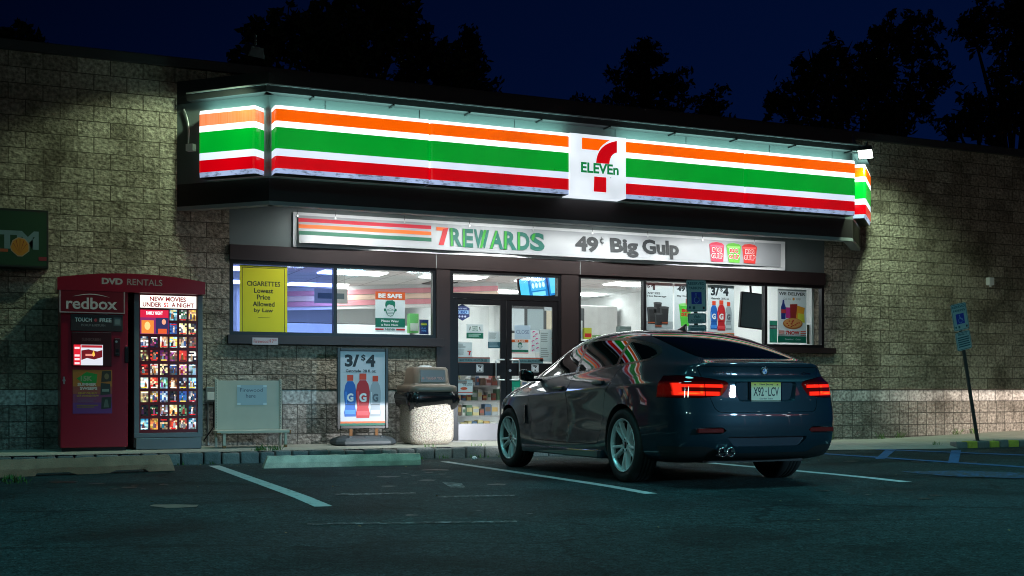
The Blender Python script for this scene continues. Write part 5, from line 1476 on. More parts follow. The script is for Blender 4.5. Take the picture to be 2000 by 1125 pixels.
bp_ = n_.new("ShaderNodeBump"); bp_.invert = True; bp_.inputs["Strength"].default_value = .8; bp_.inputs["Distance"].default_value = .01; l_.new(vo.outputs["Distance"], bp_.inputs["Height"]); l_.new(bp_.outputs[0], n_["Principled BSDF"].inputs["Normal"])
def rsq(cx, cy, hw, r, z, n=6, wob=None):
    out = []
    for sx, sy, a0 in ((1, 1, 0), (-1, 1, 90), (-1, -1, 180), (1, -1, 270)):
        for k in range(n + 1):
            a = R(a0 + 90 * k / n)
            p = [cx + sx * (hw - r) + r * math.cos(a), cy + sy * (hw - r) + r * math.sin(a), z]
            out.append(p)
    return out
def loft(mb, rings, m, smooth=True, cap=True):
    k = len(rings[0]); vs = [p for r_ in rings for p in r_]
    mb.add(vs, [(i * k + j, i * k + (j + 1) % k, (i + 1) * k + (j + 1) % k, (i + 1) * k + j) for i in range(len(rings) - 1) for j in range(k)], m, smooth)
    if cap: mb.add(rings[-1], [tuple(range(k))], m); mb.add(rings[0], [tuple(range(k))[::-1]], m)
hw = .325
b = MB(); loft(b, [rsq(tcx, yT, hw - .07, .12, tz0), rsq(tcx, yT, hw - .05, .13, tz0 + .012), rsq(tcx, yT, hw - .012, .14, tz0 + .05), rsq(tcx, yT, hw, .14, tz0 + .10), rsq(tcx, yT, hw, .14, tz0 + .62), rsq(tcx, yT, hw - .02, .14, tz0 + .66)], peb)
b.build("concrete_body", e)
bag = mat("black_bin_bag", (0.008, 0.008, 0.009), rough=0.18, noise_amt=.2)
b = MB(); rings = []; r_ = random.Random(2)
for i, (dz, o) in enumerate(((.735, .015), (.72, .035), (.69, .05), (.65, .055), (.61, .05), (.575, .035), (.56, .012))):
    ring = rsq(tcx, yT, hw + o, .15, tz0 + dz, 12)
    for k, p in enumerate(ring):
        dip = -.055 * (0.5 + .5 * math.sin(k * .42 + 1.1)) * (i / 6) - .04 * (0.5 + 0.5 * math.sin(k * .9)) * (i / 6)
        w = .012 * math.sin(k * 1.7 + i * 1.3) + .010 * math.sin(k * 3.1 - i * 2)
        d = Vector((p[0] - tcx, p[1] - yT, 0)).normalized()
        p[0] += d.x * w; p[1] += d.y * w; p[2] += dip + .012 * math.sin(k * 2.3 + i)
    rings.append(ring)
loft(b, rings, bag, True, False); b.build("bin_bag", e)
brown = mat("brown_plastic_lid", (0.16, 0.115, 0.085), rough=0.4, noise_amt=.1)
b = MB(); loft(b, [rsq(tcx, yT, hw + .025, .13, tz0 + .725), rsq(tcx, yT, hw + .03, .13, tz0 + .735), rsq(tcx, yT, hw + .03, .13, tz0 + .795), rsq(tcx, yT, hw + .01, .13, tz0 + .81), rsq(tcx, yT, hw - .04, .12, tz0 + .82), rsq(tcx, yT, hw - .055, .11, tz0 + .85), rsq(tcx, yT, hw - .075, .10, tz0 + 1.04), rsq(tcx, yT, hw - .10, .09, tz0 + 1.065)], brown)
lid = b.build("lid", e)
# push flap with lettering, leaning with the lid
fw = .18
o_ = Vector((tcx - fw, yT - (hw - .055) - .006, tz0 + .86)); up_ = Vector((0, .018, .165))
MB().prism([o_, o_ + Vector((2 * fw, 0, 0)), o_ + Vector((2 * fw, 0, 0)) + up_, o_ + up_], (0, .01, 0), mat("brown_flap", (0.12, 0.075, 0.06), rough=.35)).build("push_flap", lid)
A = Art(plane_map(o_ + Vector((0, -.001, 0)), (2 * fw, 0, 0), up_, (0, -1, 0)), "print"); A.text("THANK YOU", .22, .18, .92, .42, (210, 140, 130), .02); A.k = 0; A.ell(.10, .3, .05, .10, (210, 140, 130), 12)
A.build("lettering", lid)
props(MB().lathe([(0, .026), (.07, .026), (.085, .018), (.10, .004), (.10, 0)], mat("clear_plastic_dish", (0.5, 0.52, 0.53), rough=.25), 24, Matrix.Translation((tcx - .02, yT, tz0 + 1.066))).build("ash_dish"), "pale round dish lying on the brown bin lid", "dish")

# ================================================================== DVD KIOSK
yK = -0.78
kx0, kx1 = wp(118, 800, yK)[0], wp(250, 800, yK)[0]
kz0 = .148; _, kzt = wp(118, 566, yK)
e = empty("rental_kiosk", (kx0, yK, kz0), "red movie rental kiosk with a glowing wall of film covers on its right", "kiosk")
kred = mat("kiosk_red_paint", (0.30, 0.006, 0.022), rough=0.32, coat=.3, noise_amt=.1, nscale=2)
kdark = mat("kiosk_dark_red", (0.055, 0.004, 0.008), rough=0.35)
b = MB(); b.rbox(kx0, kx1 - .001, yK, -.06, kz0 + .04, kzt + .05, kred, .012); b.box(kx0 + .02, kx1 - .02, yK + .03, -.07, kz0, kz0 + .04, black_alu)
b.build("cabinet", e)
yH = yK - .03
hx0, hx1 = wp(112, 560, yH)[0], wp(401, 560, yH)[0]
hz0 = wp(112, 566, yH)[1]; hz1 = wp(112, 541, yH)[1]
# arched header
n = 22; W = hx1 - hx0
up_pts = [(hx0 + W * k / n, yH, hz1 + .075 * (1 - (2 * k / n - 1) ** 2)) for k in range(n + 1)]
MB().prism([(hx0, yH, hz0), (hx1, yH, hz0)] + up_pts[::-1], (0, .70, 0), kred).build("arched_header", e)
A = Art(front_map(hx0, hx1, hz0, hz1 + .075, yH - .001), "print"); A.text("DVD", .29, .38, .43, .72, (190, 165, 165), .05); A.k = 0; A.text("RENTALS", .46, .38, .70, .72, (170, 140, 140), .01)
A.build("lettering", e)
# brand panel
X0, X1, Z0, Z1 = span(116, 564, 610, 244, yK - .03)
b = MB(); b.rbox(X0, X1, yK - .028, yK + .001, Z0, Z1, mat("brand_panel_red", (0.20, 0.010, 0.02), rough=.3, coat=.3), .006); bp = b.build("brand_panel", e)
A = Art(front_map(X0, X1, Z0, Z1, yK - .029), "print"); A.frame(0, 0, 1, 1, .018, .045, (190, 150, 155)); A.k = 1; A.text("redbox", .10, .16, .88, .66, (225, 195, 195), .02); A.k = 1
arc = [(.20 + .56 * t, .70 + .13 * math.sin(math.pi * t)) for t in [k / 12 for k in range(13)]]; arc2 = [(u, v - .035 * math.sin(math.pi * k / 12) - .005) for k, (u, v) in enumerate(arc)]
A.poly(arc + arc2[::-1], (225, 195, 195)); A.build("lettering", bp)
# touch panel, screen, payment slots, sweepstake poster
X0, X1, Z0, Z1 = span(138, 613, 646, 240, yK - .012)
b = MB(); b.rbox(X0, X1, yK - .012, yK + .001, Z0, Z1, mat("kiosk_panel_dark", (0.05, 0.035, 0.04), rough=.3), .004); tp = b.build("notice_panel", e)
A = Art(front_map(X0, X1, Z0, Z1, yK - .013), "print"); A.text("TOUCH", .08, .55, .40, .80, (215, 208, 210), .03); A.k = 0; A.ell(.475, .67, .03, .11, (190, 60, 70), 10); A.k = 0; A.text("FREE", .55, .55, .78, .80, (215, 208, 210), .03); A.k = 0; A.text("PICKUP & RETURN", .20, .28, .66, .42, (140, 125, 128), .02); A.k = 0; A.rect(.82, .35, .97, .85, (96, 92, 96)); A.rect(.85, .43, .94, .77, (130, 128, 130))
A.build("lettering", tp)
X0, X1, Z0, Z1 = span(140, 648, 715, 218, yK - .016)
b = MB(); b.rbox(X0, X1, yK - .016, yK + .001, Z0, Z1, kdark, .006); sp_ = b.build("screen_surround", e)
A = Art(front_map(X0, X1, Z0, Z1, yK - .017), "print"); A.text("SUNSCREEN", .26, .74, .72, .83, (120, 70, 75), .02); A.build("lettering", sp_)
X0, X1, Z0, Z1 = span(144, 673, 713, 201, yK - .0175)
A = Art(front_map(X0, X1, Z0, Z1, yK - .0175), "glow"); A.rect(0, 0, 1, 1, (190, 190, 200)); A.rect(0, 0, .24, 1, (190, 30, 44)); A.k = 1
for v in (.85, .48, .30, .10): A.k = 2; A.rect(.03, v - .06, .2, v + .04, (225, 190, 195))
A.k = 1; A.poly([(.26, .25), (.45, .35), (.7, .28), (.98, .4), (.98, .75), (.8, .68), (.5, .78), (.26, .72)], (90, 18, 26)); A.k = 2; A.rect(.4, .45, .72, .55, (200, 120, 110)); A.k = 2; A.rect(.26, .86, .98, .98, (150, 30, 40)); A.k = 2; A.poly([(.62, .5), (.68, .75), (.73, .5), (.68, .42)], (215, 170, 60))
A.build("touch_screen", sp_)
b = MB(); x_, z_ = wp(229, 680, yK - .02); b.rbox(x_ - .035, x_ + .035, yK - .022, yK + .001, z_ - .10, z_ + .12, kdark, .005); b.rbox(x_ - .02, x_ + .02, yK - .026, yK - .02, z_ - .05, z_ - .01, black_alu, .003); b.cyl((x_ - .01, yK - .024, z_ + .08), (x_ - .01, yK - .02, z_ + .08), .015, .015, galv); b.rbox(x_ - .02, x_ + .02, yK - .026, yK - .02, z_ - .09, z_ - .065, black_alu, .003)
b.build("card_reader", e)
b = MB(); x_, z_ = wp(247, 693, yK - .02); b.rbox(x_ - .02, x_ + .025, yK - .018, yK + .001, z_ - .10, z_ + .10, black_alu, .006); b.build("disc_slot", e)
b = MB(); x_, z_ = wp(125, 743, yK); b.cyl((x_, yK - .012, z_), (x_, yK, z_), .018, .018, steel); b.rbox(x_ - .01, x_ + .01, yK - .01, yK, z_ - .045, z_ + .045, steel, .004); b.build("lock", e)
def f_sweep(A):
    A.rect(0, .62, 1, 1, (190, 105, 40)); A.k = 1; A.rect(0, .45, 1, .62, (160, 70, 60)); A.k = 1; A.rect(0, .25, 1, .45, (130, 50, 90)); A.k = 2
    A.poly([(.10, .80), (.35, .95), (.62, .90), (.60, .70), (.30, .66)], (30, 140, 55)); A.text("15K", .20, .74, .50, .86, (150, 150, 110), .05); A.text("SUMMER", .12, .63, .60, .70, (225, 190, 180), .05); A.k -= 1; A.text("SWEEPS", .18, .54, .62, .61, (225, 190, 180), .05)
    A.k = 3; A.text("RENT OR BUY", .14, .44, .62, .485, (190, 140, 50), .03); A.k = 3; A.text("GET ENTERED NOW", .10, .385, .66, .425, (190, 140, 50), .03); A.k = 3; lines(A, .12, .62, .34, .26, 3, (120, 80, 110)); A.k = 3; lines(A, .1, .66, .2, .12, 2, (140, 100, 40))
    A.k = 3; A.poly([(.72, .72), (.98, .74), (.97, .98), (.74, .97)], (60, 44, 34)); A.k = 4; A.ell(.86, .85, .06, .07, (130, 100, 70), 12); A.k = 3; A.poly([(.70, .42), (.96, .44), (.95, .68), (.71, .70)], (46, 46, 44)); A.k = 4; A.rect(.74, .50, .92, .56, (130, 130, 120)); A.k = 3; A.poly([(.72, .10), (.97, .12), (.98, .38), (.73, .37)], (36, 40, 36)); A.k = 4; A.poly([(.78, .14), (.92, .14), (.88, .32), (.82, .32)], (90, 90, 84))
poster("sweepstake_poster", "small orange to purple sweepstake poster on the red kiosk front", "poster", 142, 722, 808, 219, f_sweep, Y=yK - .003, base=(105, 45, 115), kind="print")
# lit display of covers
yD = -0.70
dx0, dx1 = wp(262, 700, yD)[0], wp(396, 700, yD)[0]
dz1 = wp(262, 570, yD)[1]; dz0 = kz0
gframe = mat("display_frame_grey", (0.14, 0.145, 0.155), rough=.4, metal=.3)
ix0, ix1 = wp(272, 700, yD)[0], wp(386, 700, yD)[0]; iz0, iz1 = wp(272, 846, yD)[1], wp(272, 573, yD)[1]
b = MB(); b.rbox(dx0, dx1, yD + .06, -.06, dz0 + .02, dz1, gframe, .008)
b.rbox(dx0, ix0, yD, yD + .06, iz0, iz1, gframe, .004).rbox(ix1, dx1, yD, yD + .06, iz0, iz1, gframe, .004).rbox(dx0, dx1, yD, yD + .06, iz1, dz1, gframe, .004).rbox(dx0, dx1, yD, yD + .06, iz0 - .06, iz0, gframe, .004).rbox(dx0 + .02, dx1 - .02, yD - .02, yD + .06, dz0, iz0 - .065, gframe, .006)
dsp = b.build("display_case", e)
mp = front_map(ix0, ix1, iz0, iz1, yD + .02)
b = MB(); b.quad(mp(0, 0, 0), mp(1, 0, 0), mp(1, 1, 0), mp(0, 1, 0), mat("display_back_red", (0.06, 0.004, 0.008), rough=.3, em=.05, emcol=(.4, .01, .03))); b.build("display_back", dsp)
A = Art(front_map(ix0, ix1, iz0, iz1, yD + .019), "glow"); A.rect(.02, .90, .98, .99, (245, 245, 235)); A.text("NEW MOVIES", .18, .948, .80, .982, (120, 14, 26), .03); A.k = 1; A.text("UNDER", .06, .907, .38, .94, (120, 14, 26), .03); A.k = 1; dollar(A, .42, .902, .46, .945, (190, 60, 60)); A.k = 1; A.text("2", .465, .907, .50, .94, (190, 60, 60), .03); A.k = 1; A.text("A NIGHT", .55, .907, .94, .94, (120, 14, 26), .03)
A.build("title_strip", dsp)
r_ = random.Random(21)
pal = [(205, 165, 70), (170, 50, 40), (40, 70, 120), (225, 225, 220), (50, 50, 60), (130, 180, 190), (205, 120, 60), (130, 60, 120), (235, 220, 160), (25, 30, 40), (80, 120, 90), (240, 240, 245), (190, 150, 120), (30, 100, 130), (20, 22, 30), (150, 165, 180), (90, 60, 50)]
def cover(A, u0, v0, u1, v1, r_):
    """a small film cover: mottled picture, one or two figures, a title strip"""
    W, H = u1 - u0, v1 - v0; P = lambda x, y: (u0 + W * x, v0 + H * y)
    base = r_.choice(pal); acc = r_.choice(pal); dk = r_.random() < .28
    def tone(c, f): return tuple(max(4, min(250, int(round(v * f / 24) * 24))) for v in c)
    for j in range(6):
        for i in range(4):
            c = base if r_.random() < .65 else acc
            f = r_.uniform(.3, 1.0) if dk else r_.uniform(.7, 1.4)
            f *= 1.15 - .5 * abs(j / 5 - .55)
            A.k = 0; A.rect(u0 + W * i / 4, v0 + H * j / 6, u0 + W * (i + 1) / 4, v0 + H * (j + 1) / 6, tone(c, f))
    for _ in range(r_.choice((1, 1, 2, 3))):
        x = r_.uniform(.25, .75); w = r_.uniform(.09, .2); h = r_.uniform(.35, .6); c = tone(r_.choice(pal), r_.uniform(.3, 1)); A.k = 2
        A.poly([P(x - w, .14), P(x + w, .14), P(x + w * .8, .14 + h * .75), P(x, .14 + h * .9), P(x - w * .8, .14 + h * .75)], c); A.k = 3
        A.ell(u0 + W * x, v0 + H * (.14 + h), W * w * .55, H * .075, r_.choice([(214, 168, 138), (150, 105, 80), (235, 200, 175)]), 8)
    A.k = 4; t = r_.choice([(245, 240, 230), (235, 205, 60), (200, 30, 30), (20, 20, 24)]); y = r_.choice([.03, .05, .84])
    A.rect(u0 + W * .10, v0 + H * y, u1 - W * .10, v0 + H * (y + .09), t)
gx = [.015 + k * .1645 for k in range(6)]; gz = [.805 - k * .0985 for k in range(9)]
for j in range(9):
    for i in range(6):
        if j < 2 and i < 3: continue
        A = Art(front_map(ix0, ix1, iz0, iz1, yD + .0185), "glow"); cover(A, gx[i] + .012, gz[j] + .008, gx[i] + .138, gz[j] + .085, r_); A.build("film_cover", dsp)
A = Art(front_map(ix0, ix1, iz0, iz1, yD + .0185), "glow"); A.rect(.02, .712, .50, .885, (120, 36, 90)); A.rect(.02, .83, .50, .885, (190, 30, 60)); A.k = 2; A.text("FAMILY NIGHT", .12, .85, .40, .875, (240, 225, 230), .04); A.k = 2; A.rect(.04, .715, .25, .81, (210, 120, 50)); A.k = 2; A.rect(.28, .715, .49, .83, (40, 40, 80)); A.k = 3; A.ell(.14, .77, .05, .03, (235, 190, 120), 12); A.k = 3; A.ell(.42, .80, .035, .02, (220, 150, 120), 12); A.k = 3; A.rect(.32, .715, .47, .75, (200, 80, 40))
A.build("large_film_cover", dsp)

# ================================================================== ATM SIGN
yM = -0.12
mx1, mzt = wp(95, 411, yM - .1); _, mzb = wp(95, 525, yM - .1)
e = empty("cash_machine_sign", (mx1 - 1.35, yM, mzb), "unlit dark green wall sign lettered ATM at the left edge", "wall sign")
b = MB(); b.rbox(mx1 - 1.35, mx1, yM - .10, -.001, mzb, mzt, mat("atm_sign_case", (0.012, 0.014, 0.013), rough=.4), .01); b.build("case", e)
A = Art(front_map(mx1 - 1.33, mx1 - .025, mzb + .03, mzt - .03, yM - .101), "print", step=.001); A.rect(0, 0, 1, 1, (8, 52, 26))
A.text("ATM", .38, .30, .93, .64, (96, 120, 128), .05); A.k = 2
A.rect(.40, .24, .66, .295, (150, 70, 34)); A.k = 3
def scallop(A, cu, cv, s, asp):
    pts = [(cu - s * .25, cv - s * .9 * asp)] + [(cu + s * math.cos(R(a)) * (1 + .05 * (k % 2)), cv + s * math.sin(R(a)) * asp * (1 + .05 * (k % 2))) for k, a in enumerate(range(200, -21, -20))] + [(cu + s * .25, cv - s * .9 * asp)]
    A.poly([(cu + (u - cu) * 1.12, cv + (v - cv) * 1.12) for u, v in pts], (150, 130, 110)); A.poly(pts, (176, 112, 26))
    for a in (30, 60, 90, 120, 150):
        A.poly([(cu - .004, cv - s * .75 * asp), (cu + s * .92 * math.cos(R(a)) - .003, cv + s * .92 * math.sin(R(a)) * asp), (cu + s * .92 * math.cos(R(a)) + .004, cv + s * .92 * math.sin(R(a)) * asp)], (130, 50, 14)); A.k -= 1
scallop(A, .765, .33, .075, 2.2); A.k = 3; scallop(A, .42, .47, .065, 1.9); A.k = 3; A.frame(.30, .13, .45, .28, .012, .024, (120, 140, 100)); A.rect(.93, .10, 1.0, .17, (120, 30, 40))
A.build("printed_face", e)
# ================================================================== PARKED CAR
from mathutils.bvhtree import BVHTree
from mathutils.geometry import barycentric_transform
car = empty("parked_car", (6.00, -6.81, lotz(-6.81)), "glossy dark blue grey hatchback parked nose in with its tail lamps lit", "car")
car.rotation_euler = (0, 0.0135, R(90 - 2.66))
car.scale = (1.0, 0.955, 1.0)
def gz(z):
    return 1.05 + (z - 1.05) * .87 if z > 1.05 else z

def car_paint():
    m = bpy.data.materials.new("dark_metallic_car_paint"); m.use_nodes = True
    n, l = m.node_tree.nodes, m.node_tree.links; b = n["Principled BSDF"]
    tc = n.new("ShaderNodeTexCoord"); v = n.new("ShaderNodeTexVoronoi"); v.inputs["Scale"].default_value = 900
    l.new(tc.outputs["Object"], v.inputs["Vector"])
    mx = n.new("ShaderNodeMix"); mx.data_type = 'RGBA'; mx.inputs[6].default_value = (0.003, 0.012, 0.018, 1); mx.inputs[7].default_value = (0.010, 0.034, 0.054, 1)
    l.new(v.outputs["Distance"], mx.inputs[0]); l.new(mx.outputs[2], b.inputs["Base Color"])
    b.inputs["Metallic"].default_value = .25; b.inputs["Roughness"].default_value = .42; b.inputs["Specular IOR Level"].default_value = .15
    b.inputs["Coat Weight"].default_value = 1; b.inputs["Coat Roughness"].default_value = .008; b.inputs["Coat IOR"].default_value = 1.55
    nz = n.new("ShaderNodeTexNoise"); nz.inputs["Scale"].default_value = 3.0; nz.inputs["Detail"].default_value = 2; l.new(tc.outputs["Object"], nz.inputs["Vector"])
    bp = n.new("ShaderNodeBump"); bp.inputs["Strength"].default_value = .02; bp.inputs["Distance"].default_value = .02; l.new(nz.outputs["Fac"], bp.inputs["Height"]); l.new(bp.outputs[0], b.inputs["Coat Normal"])
    return m
paint = car_paint()
cglass = mat("tinted_car_glass", (0.003, 0.003, 0.003), rough=0.02, coat=.0, spec=.75, noise_amt=.1)
gloss_black = mat("gloss_black_trim", (0.006, 0.006, 0.007), rough=0.12, coat=.6)
satin_trim = mat("satin_window_trim", (0.10, 0.105, 0.11), rough=0.22, metal=.8)
matt_black = mat("matt_black_plastic", (0.010, 0.011, 0.012), rough=0.6)
tyre_m = mat("tyre_rubber", (0.010, 0.010, 0.010), rough=0.75, bump=.15, bscale=80)
rim_m = mat("alloy_silver", (0.72, 0.76, 0.76), rough=0.35, metal=.35, noise_amt=.05)
chrome = mat("chrome_trim", (0.75, 0.76, 0.78), rough=0.06, metal=1.0)

# ---- control cage: lower skirt wrapped round the plan, top patch of bonnet, glasshouse and tail
xs = [-0.78, -0.55, -0.28, 0.02, 0.32, 0.64, 0.97, 1.30, 1.63, 1.95, 2.25, 2.52, 2.82, 3.12, 3.40]
NS = len(xs)
KX = [-0.78, -0.3, 0.0, 0.5, 1.3, 2.2, 2.6, 2.92, 3.2, 3.40]
ZT = [[.23, .21, .20, .18, .18, .18, .18, .19, .20, .20],
      [.27, .25, .24, .21, .21, .21, .22, .23, .23, .23],
      [.38, .36, .35, .31, .30, .30, .32, .34, .34, .34],
      [.50, .48, .47, .45, .44, .44, .45, .46, .47, .47],
      [.62, .61, .61, .60, .59, .59, .60, .60, .60, .59],
      [.74, .745, .75, .745, .73, .72, .72, .72, .71, .69],
      [.885, .870, .87, .85, .82, .80, .795, .79, .77, .745],
      [.940, .975, .985, .965, .93, .90, .88, .86, .835, .79],
      [1.045, 1.065, 1.055, 1.03, .995, .96, .935, .905, .865, .81]]
YT = [[.76, .80, .80, .80, .80, .80, .80, .80, .78, .70],
      [.83, .88, .895, .875, .875, .875, .88, .89, .87, .78],
      [.85, .90, .912, .885, .88, .88, .895, .905, .885, .80],
      [.86, .905, .918, .882, .874, .878, .90, .91, .89, .81],
      [.862, .908, .92, .896, .882, .884, .904, .912, .888, .81],
      [.855, .898, .908, .902, .894, .892, .898, .902, .88, .80],
      [.83, .890, .910, .916, .912, .906, .901, .895, .86, .78],
      [.76, .835, .858, .866, .863, .853, .848, .84, .80, .72],
      [.69, .765, .795, .812, .812, .798, .785, .765, .72, .64]]
def tab(T, i, x): return float(np.interp(x, KX, T[i]))
CXc = [-1.005, -.84, -.45, -.02, .34, .68, 1.0, 1.32, 1.62, 1.92, 2.26, 2.62, 2.92, 3.30, 3.60]
CZc = [1.050, 1.085, 1.250, 1.400, 1.467, 1.497, 1.506, 1.498, 1.470, 1.395, 1.230, 1.055, 1.00, .93, .80]
RXc = [-.965, -.80, -.42, .0, .33, .66, .99, 1.31, 1.60, 1.87, 2.17, 2.50, 2.84, 3.20, 3.52]
RYc = [.53, .54, .56, .578, .592, .60, .605, .605, .605, .61, .645, .68, .54, .49, .43]
RZc = [1.046, 1.076, 1.215, 1.333, 1.392, 1.424, 1.436, 1.427, 1.392, 1.307, 1.157, 1.022, .985, .925, .805]
CZc = [gz(z) for z in CZc]; RZc = [gz(z) for z in RZc]
def lerp(a, b, t): return a + (b - a) * t
bm = bmesh.new()
crl = bm.edges.layers.float.new("crease_edge")
V = {}
def vert(key, p):
    if key not in V: V[key] = bm.verts.new(p)
    return V[key]
T_ = {}
for j, x in enumerate(xs):
    r0 = (x, tab(YT, 8, x), tab(ZT, 8, x))
    if j == 0: r0 = (-0.83, .70, 1.02)
    r5 = (CXc[j], 0.0, CZc[j]); r2 = (RXc[j], RYc[j], RZc[j])
    gh = 2 <= j <= 11
    r1 = tuple(lerp(r0[k], r2[k], .52) for k in range(3)); r1 = (r1[0], r1[1] + (.018 if gh else 0), r1[2] + (.006 if gh else .004))
    r3 = (lerp(r2[0], r5[0], .45), r2[1] * .72, lerp(r2[2], r5[2], .62)); r4 = (lerp(r2[0], r5[0], .85), r2[1] * .37, lerp(r2[2], r5[2], .92))
    for r, p in enumerate((r0, r1, r2, r3, r4, r5)): T_[(r, j)] = p
PLANR = [None, (-.93, .79), (-1.005, .62), (-1.04, .42), (-1.055, .21), (-1.06, 0.0)]
DXR = [.13, .07, .01, -.012, -.002, .026, .040, .085]
PLANF = [None, (3.55, .72), (3.66, .56), (3.72, .38), (3.75, .19), (3.76, 0.0)]
DXF = [-.12, -.06, -.01, 0, 0, -.01, -.03, -.08]
def L(i, j): return (xs[j], tab(YT, i, xs[j]), tab(ZT, i, xs[j]))
SIDES = (1, -1)
def P_skirt(i, kind, k):
    """kind 'S' side station k, 'R' rear wrap, 'F' front wrap; row 8 belongs to the top patch"""
    if i == 8:
        return T_[(0, k)] if kind == 'S' else T_[(k, 0)] if kind == 'R' else T_[(k, NS - 1)]
    if kind == 'S': return L(i, k)
    if kind == 'R':
        if k == 0: return L(i, 0)
        x, y = PLANR[k]; return (x + DXR[i], y * L(i, 0)[1] / .86, L(i, 0)[2])
    if k == 0: return L(i, NS - 1)
    x, y = PLANF[k]; return (x + DXF[i], y * L(i, NS - 1)[1] / .80, L(i, NS - 1)[2])
def key(i, kind, k, s):
    if kind in 'RF' and k == 0: kind, k = 'S', (0 if kind == 'R' else NS - 1)
    if i == 8:
        r, j = (0, k) if kind == 'S' else (k, 0) if kind == 'R' else (k, NS - 1)
        return ('T', r, j, s if r < 5 else 0)
    if kind in 'RF' and k == 5: s = 0
    return (i, kind, k, s)
def gv(i, kind, k, s):
    p = P_skirt(i, kind, k); return vert(key(i, kind, k, s), (p[0], p[1] * s, p[2]))
def tv(r, j, s):
    p = T_[(r, j)]; return vert(('T', r, j, s if r < 5 else 0), (p[0], p[1] * s, p[2]))
def face(vs, s):
    try: bm.faces.new(vs if s > 0 else vs[::-1])
    except ValueError: pass
for s in SIDES:
    cols = [('R', k) for k in range(5, 0, -1)] + [('S', k) for k in range(NS)] + [('F', k) for k in range(1, 6)]
    for i in range(8):
        for (a, b_) in zip(cols[:-1], cols[1:]):
            face([gv(i, *b_, s), gv(i, *a, s), gv(i + 1, *a, s), gv(i + 1, *b_, s)], s)
    for r in range(5):
        for j in range(NS - 1):
            face([tv(r, j + 1, s), tv(r, j, s), tv(r + 1, j, s), tv(r + 1, j + 1, s)], s)
    # underside
    def uv_(r, j):
        if r == 0: return gv(0, 'S', j, s)
        if j == 0: return gv(0, 'R', r, s)
        if j == NS - 1: return gv(0, 'F', r, s)
        y = tab(YT, 0, xs[j]) * (1 - r / 5)
        return vert(('B', r, j, s if r < 5 else 0), (xs[j], y * s, .185))
    for r in range(5):
        for j in range(NS - 1):
            face([uv_(r + 1, j + 1), uv_(r + 1, j), uv_(r, j), uv_(r, j + 1)], s)
bm.normal_update()
bmesh.ops.recalc_face_normals(bm, faces=bm.faces[:])
def crease(ka, kb, v):
    if ka in V and kb in V:
        e_ = bm.edges.get((V[ka], V[kb]))
        if e_: e_[crl] = v
for s in SIDES:
    for j in range(NS - 1):
        crease(key(6, 'S', j, s), key(6, 'S', j + 1, s), .75 if j > 0 else .5)
        crease(key(3, 'S', j, s), key(3, 'S', j + 1, s), .25)
        crease(key(8, 'S', j, s), key(8, 'S', j + 1, s), .45 if j > 1 else .3)
    for k in range(0, 5):
        crease(key(8, 'R', k, s), key(8, 'R', k + 1, s), .85)
        crease(key(6, 'R', k, s), key(6, 'R', k + 1, s), .55)
        crease(key(4, 'R', k, s), key(4, 'R', k + 1, s), .6)
        crease(key(5, 'R', k, s), key(5, 'R', k + 1, s), .5)
        crease(key(2, 'R', k, s), key(2, 'R', k + 1, s), .4)
    for k in range(2, 5):
        crease(('T', k, 1, s), ('T', k + 1, 1, s if k < 4 else 0), .5)
cage = bpy.data.meshes.new("cage"); bm.to_mesh(cage); bm.free()
def evaluated(me, mods):
    ob = bpy.data.objects.new("tmp", me); COL.objects.link(ob)
    for kind, kw in mods:
        md = ob.modifiers.new("m", kind)
        for k, v in kw.items(): setattr(md, k, v)
    dg = bpy.context.evaluated_depsgraph_get(); dg.update()
    out = bpy.data.meshes.new_from_object(ob.evaluated_get(dg))
    bpy.data.objects.remove(ob)
    return out
S0 = evaluated(cage, [('SUBSURF', dict(levels=3, render_levels=3))])
# reference for smooth normals
S0.calc_loop_triangles()
_co = [v.co.copy() for v in S0.vertices]; _no = [v.normal.copy() for v in S0.vertices]
_tri = [tuple(t.vertices) for t in S0.loop_triangles]
BV = BVHTree.FromPolygons(_co, _tri)
def mesh_of(mb_):
    me = bpy.data.meshes.new("cut"); me.from_pydata([tuple(v) for v in mb_.v], [], mb_.f); me.update()
    b = bmesh.new(); b.from_mesh(me); bmesh.ops.remove_doubles(b, verts=b.verts[:], dist=1e-5); bmesh.ops.recalc_face_normals(b, faces=b.faces[:]); bmesh.ops.triangulate(b, faces=[f for f in b.faces if len(f.verts) > 4]); b.to_mesh(me); b.free()
    return me
def boolean(me, cut, op, solver='MANIFOLD'):
    co = bpy.data.objects.new("cutter", cut); COL.objects.link(co)
    out = evaluated(me, [('BOOLEAN', dict(operation=op, solver=solver, object=co))])
    bpy.data.objects.remove(co)
    return out
def rounded(pts, r, n=5):
    out = []
    m = len(pts)
    for i in range(m):
        p, a, b = Vector(pts[i]), Vector(pts[i - 1]), Vector(pts[(i + 1) % m])
        da, db = a - p, b - p; rr = min(r, da.length * .45, db.length * .45)
        p0, p2 = p + da.normalized() * rr, p + db.normalized() * rr
        for k in range(n + 1):
            t = k / n; out.append(tuple((1 - t) ** 2 * p0 + 2 * t * (1 - t) * p + t * t * p2))
    return out
def grow(pts, g):
    m = len(pts); P_ = [Vector(p) for p in pts]
    area = sum(P_[i].x * P_[(i + 1) % m].y - P_[(i + 1) % m].x * P_[i].y for i in range(m))
    sgn = 1 if area > 0 else -1; out = []
    for i in range(m):
        e1 = (P_[i] - P_[i - 1]); e2 = (P_[(i + 1) % m] - P_[i])
        if e1.length < 1e-9: e1 = e2
        if e2.length < 1e-9: e2 = e1
        n1 = Vector((e1.y, -e1.x)).normalized() * sgn; n2 = Vector((e2.y, -e2.x)).normalized() * sgn
        nn = (n1 + n2); nn = nn.normalized() if nn.length > 1e-6 else n1
        out.append(tuple(P_[i] + nn * g / max(.5, nn.dot(n1))))
    return out
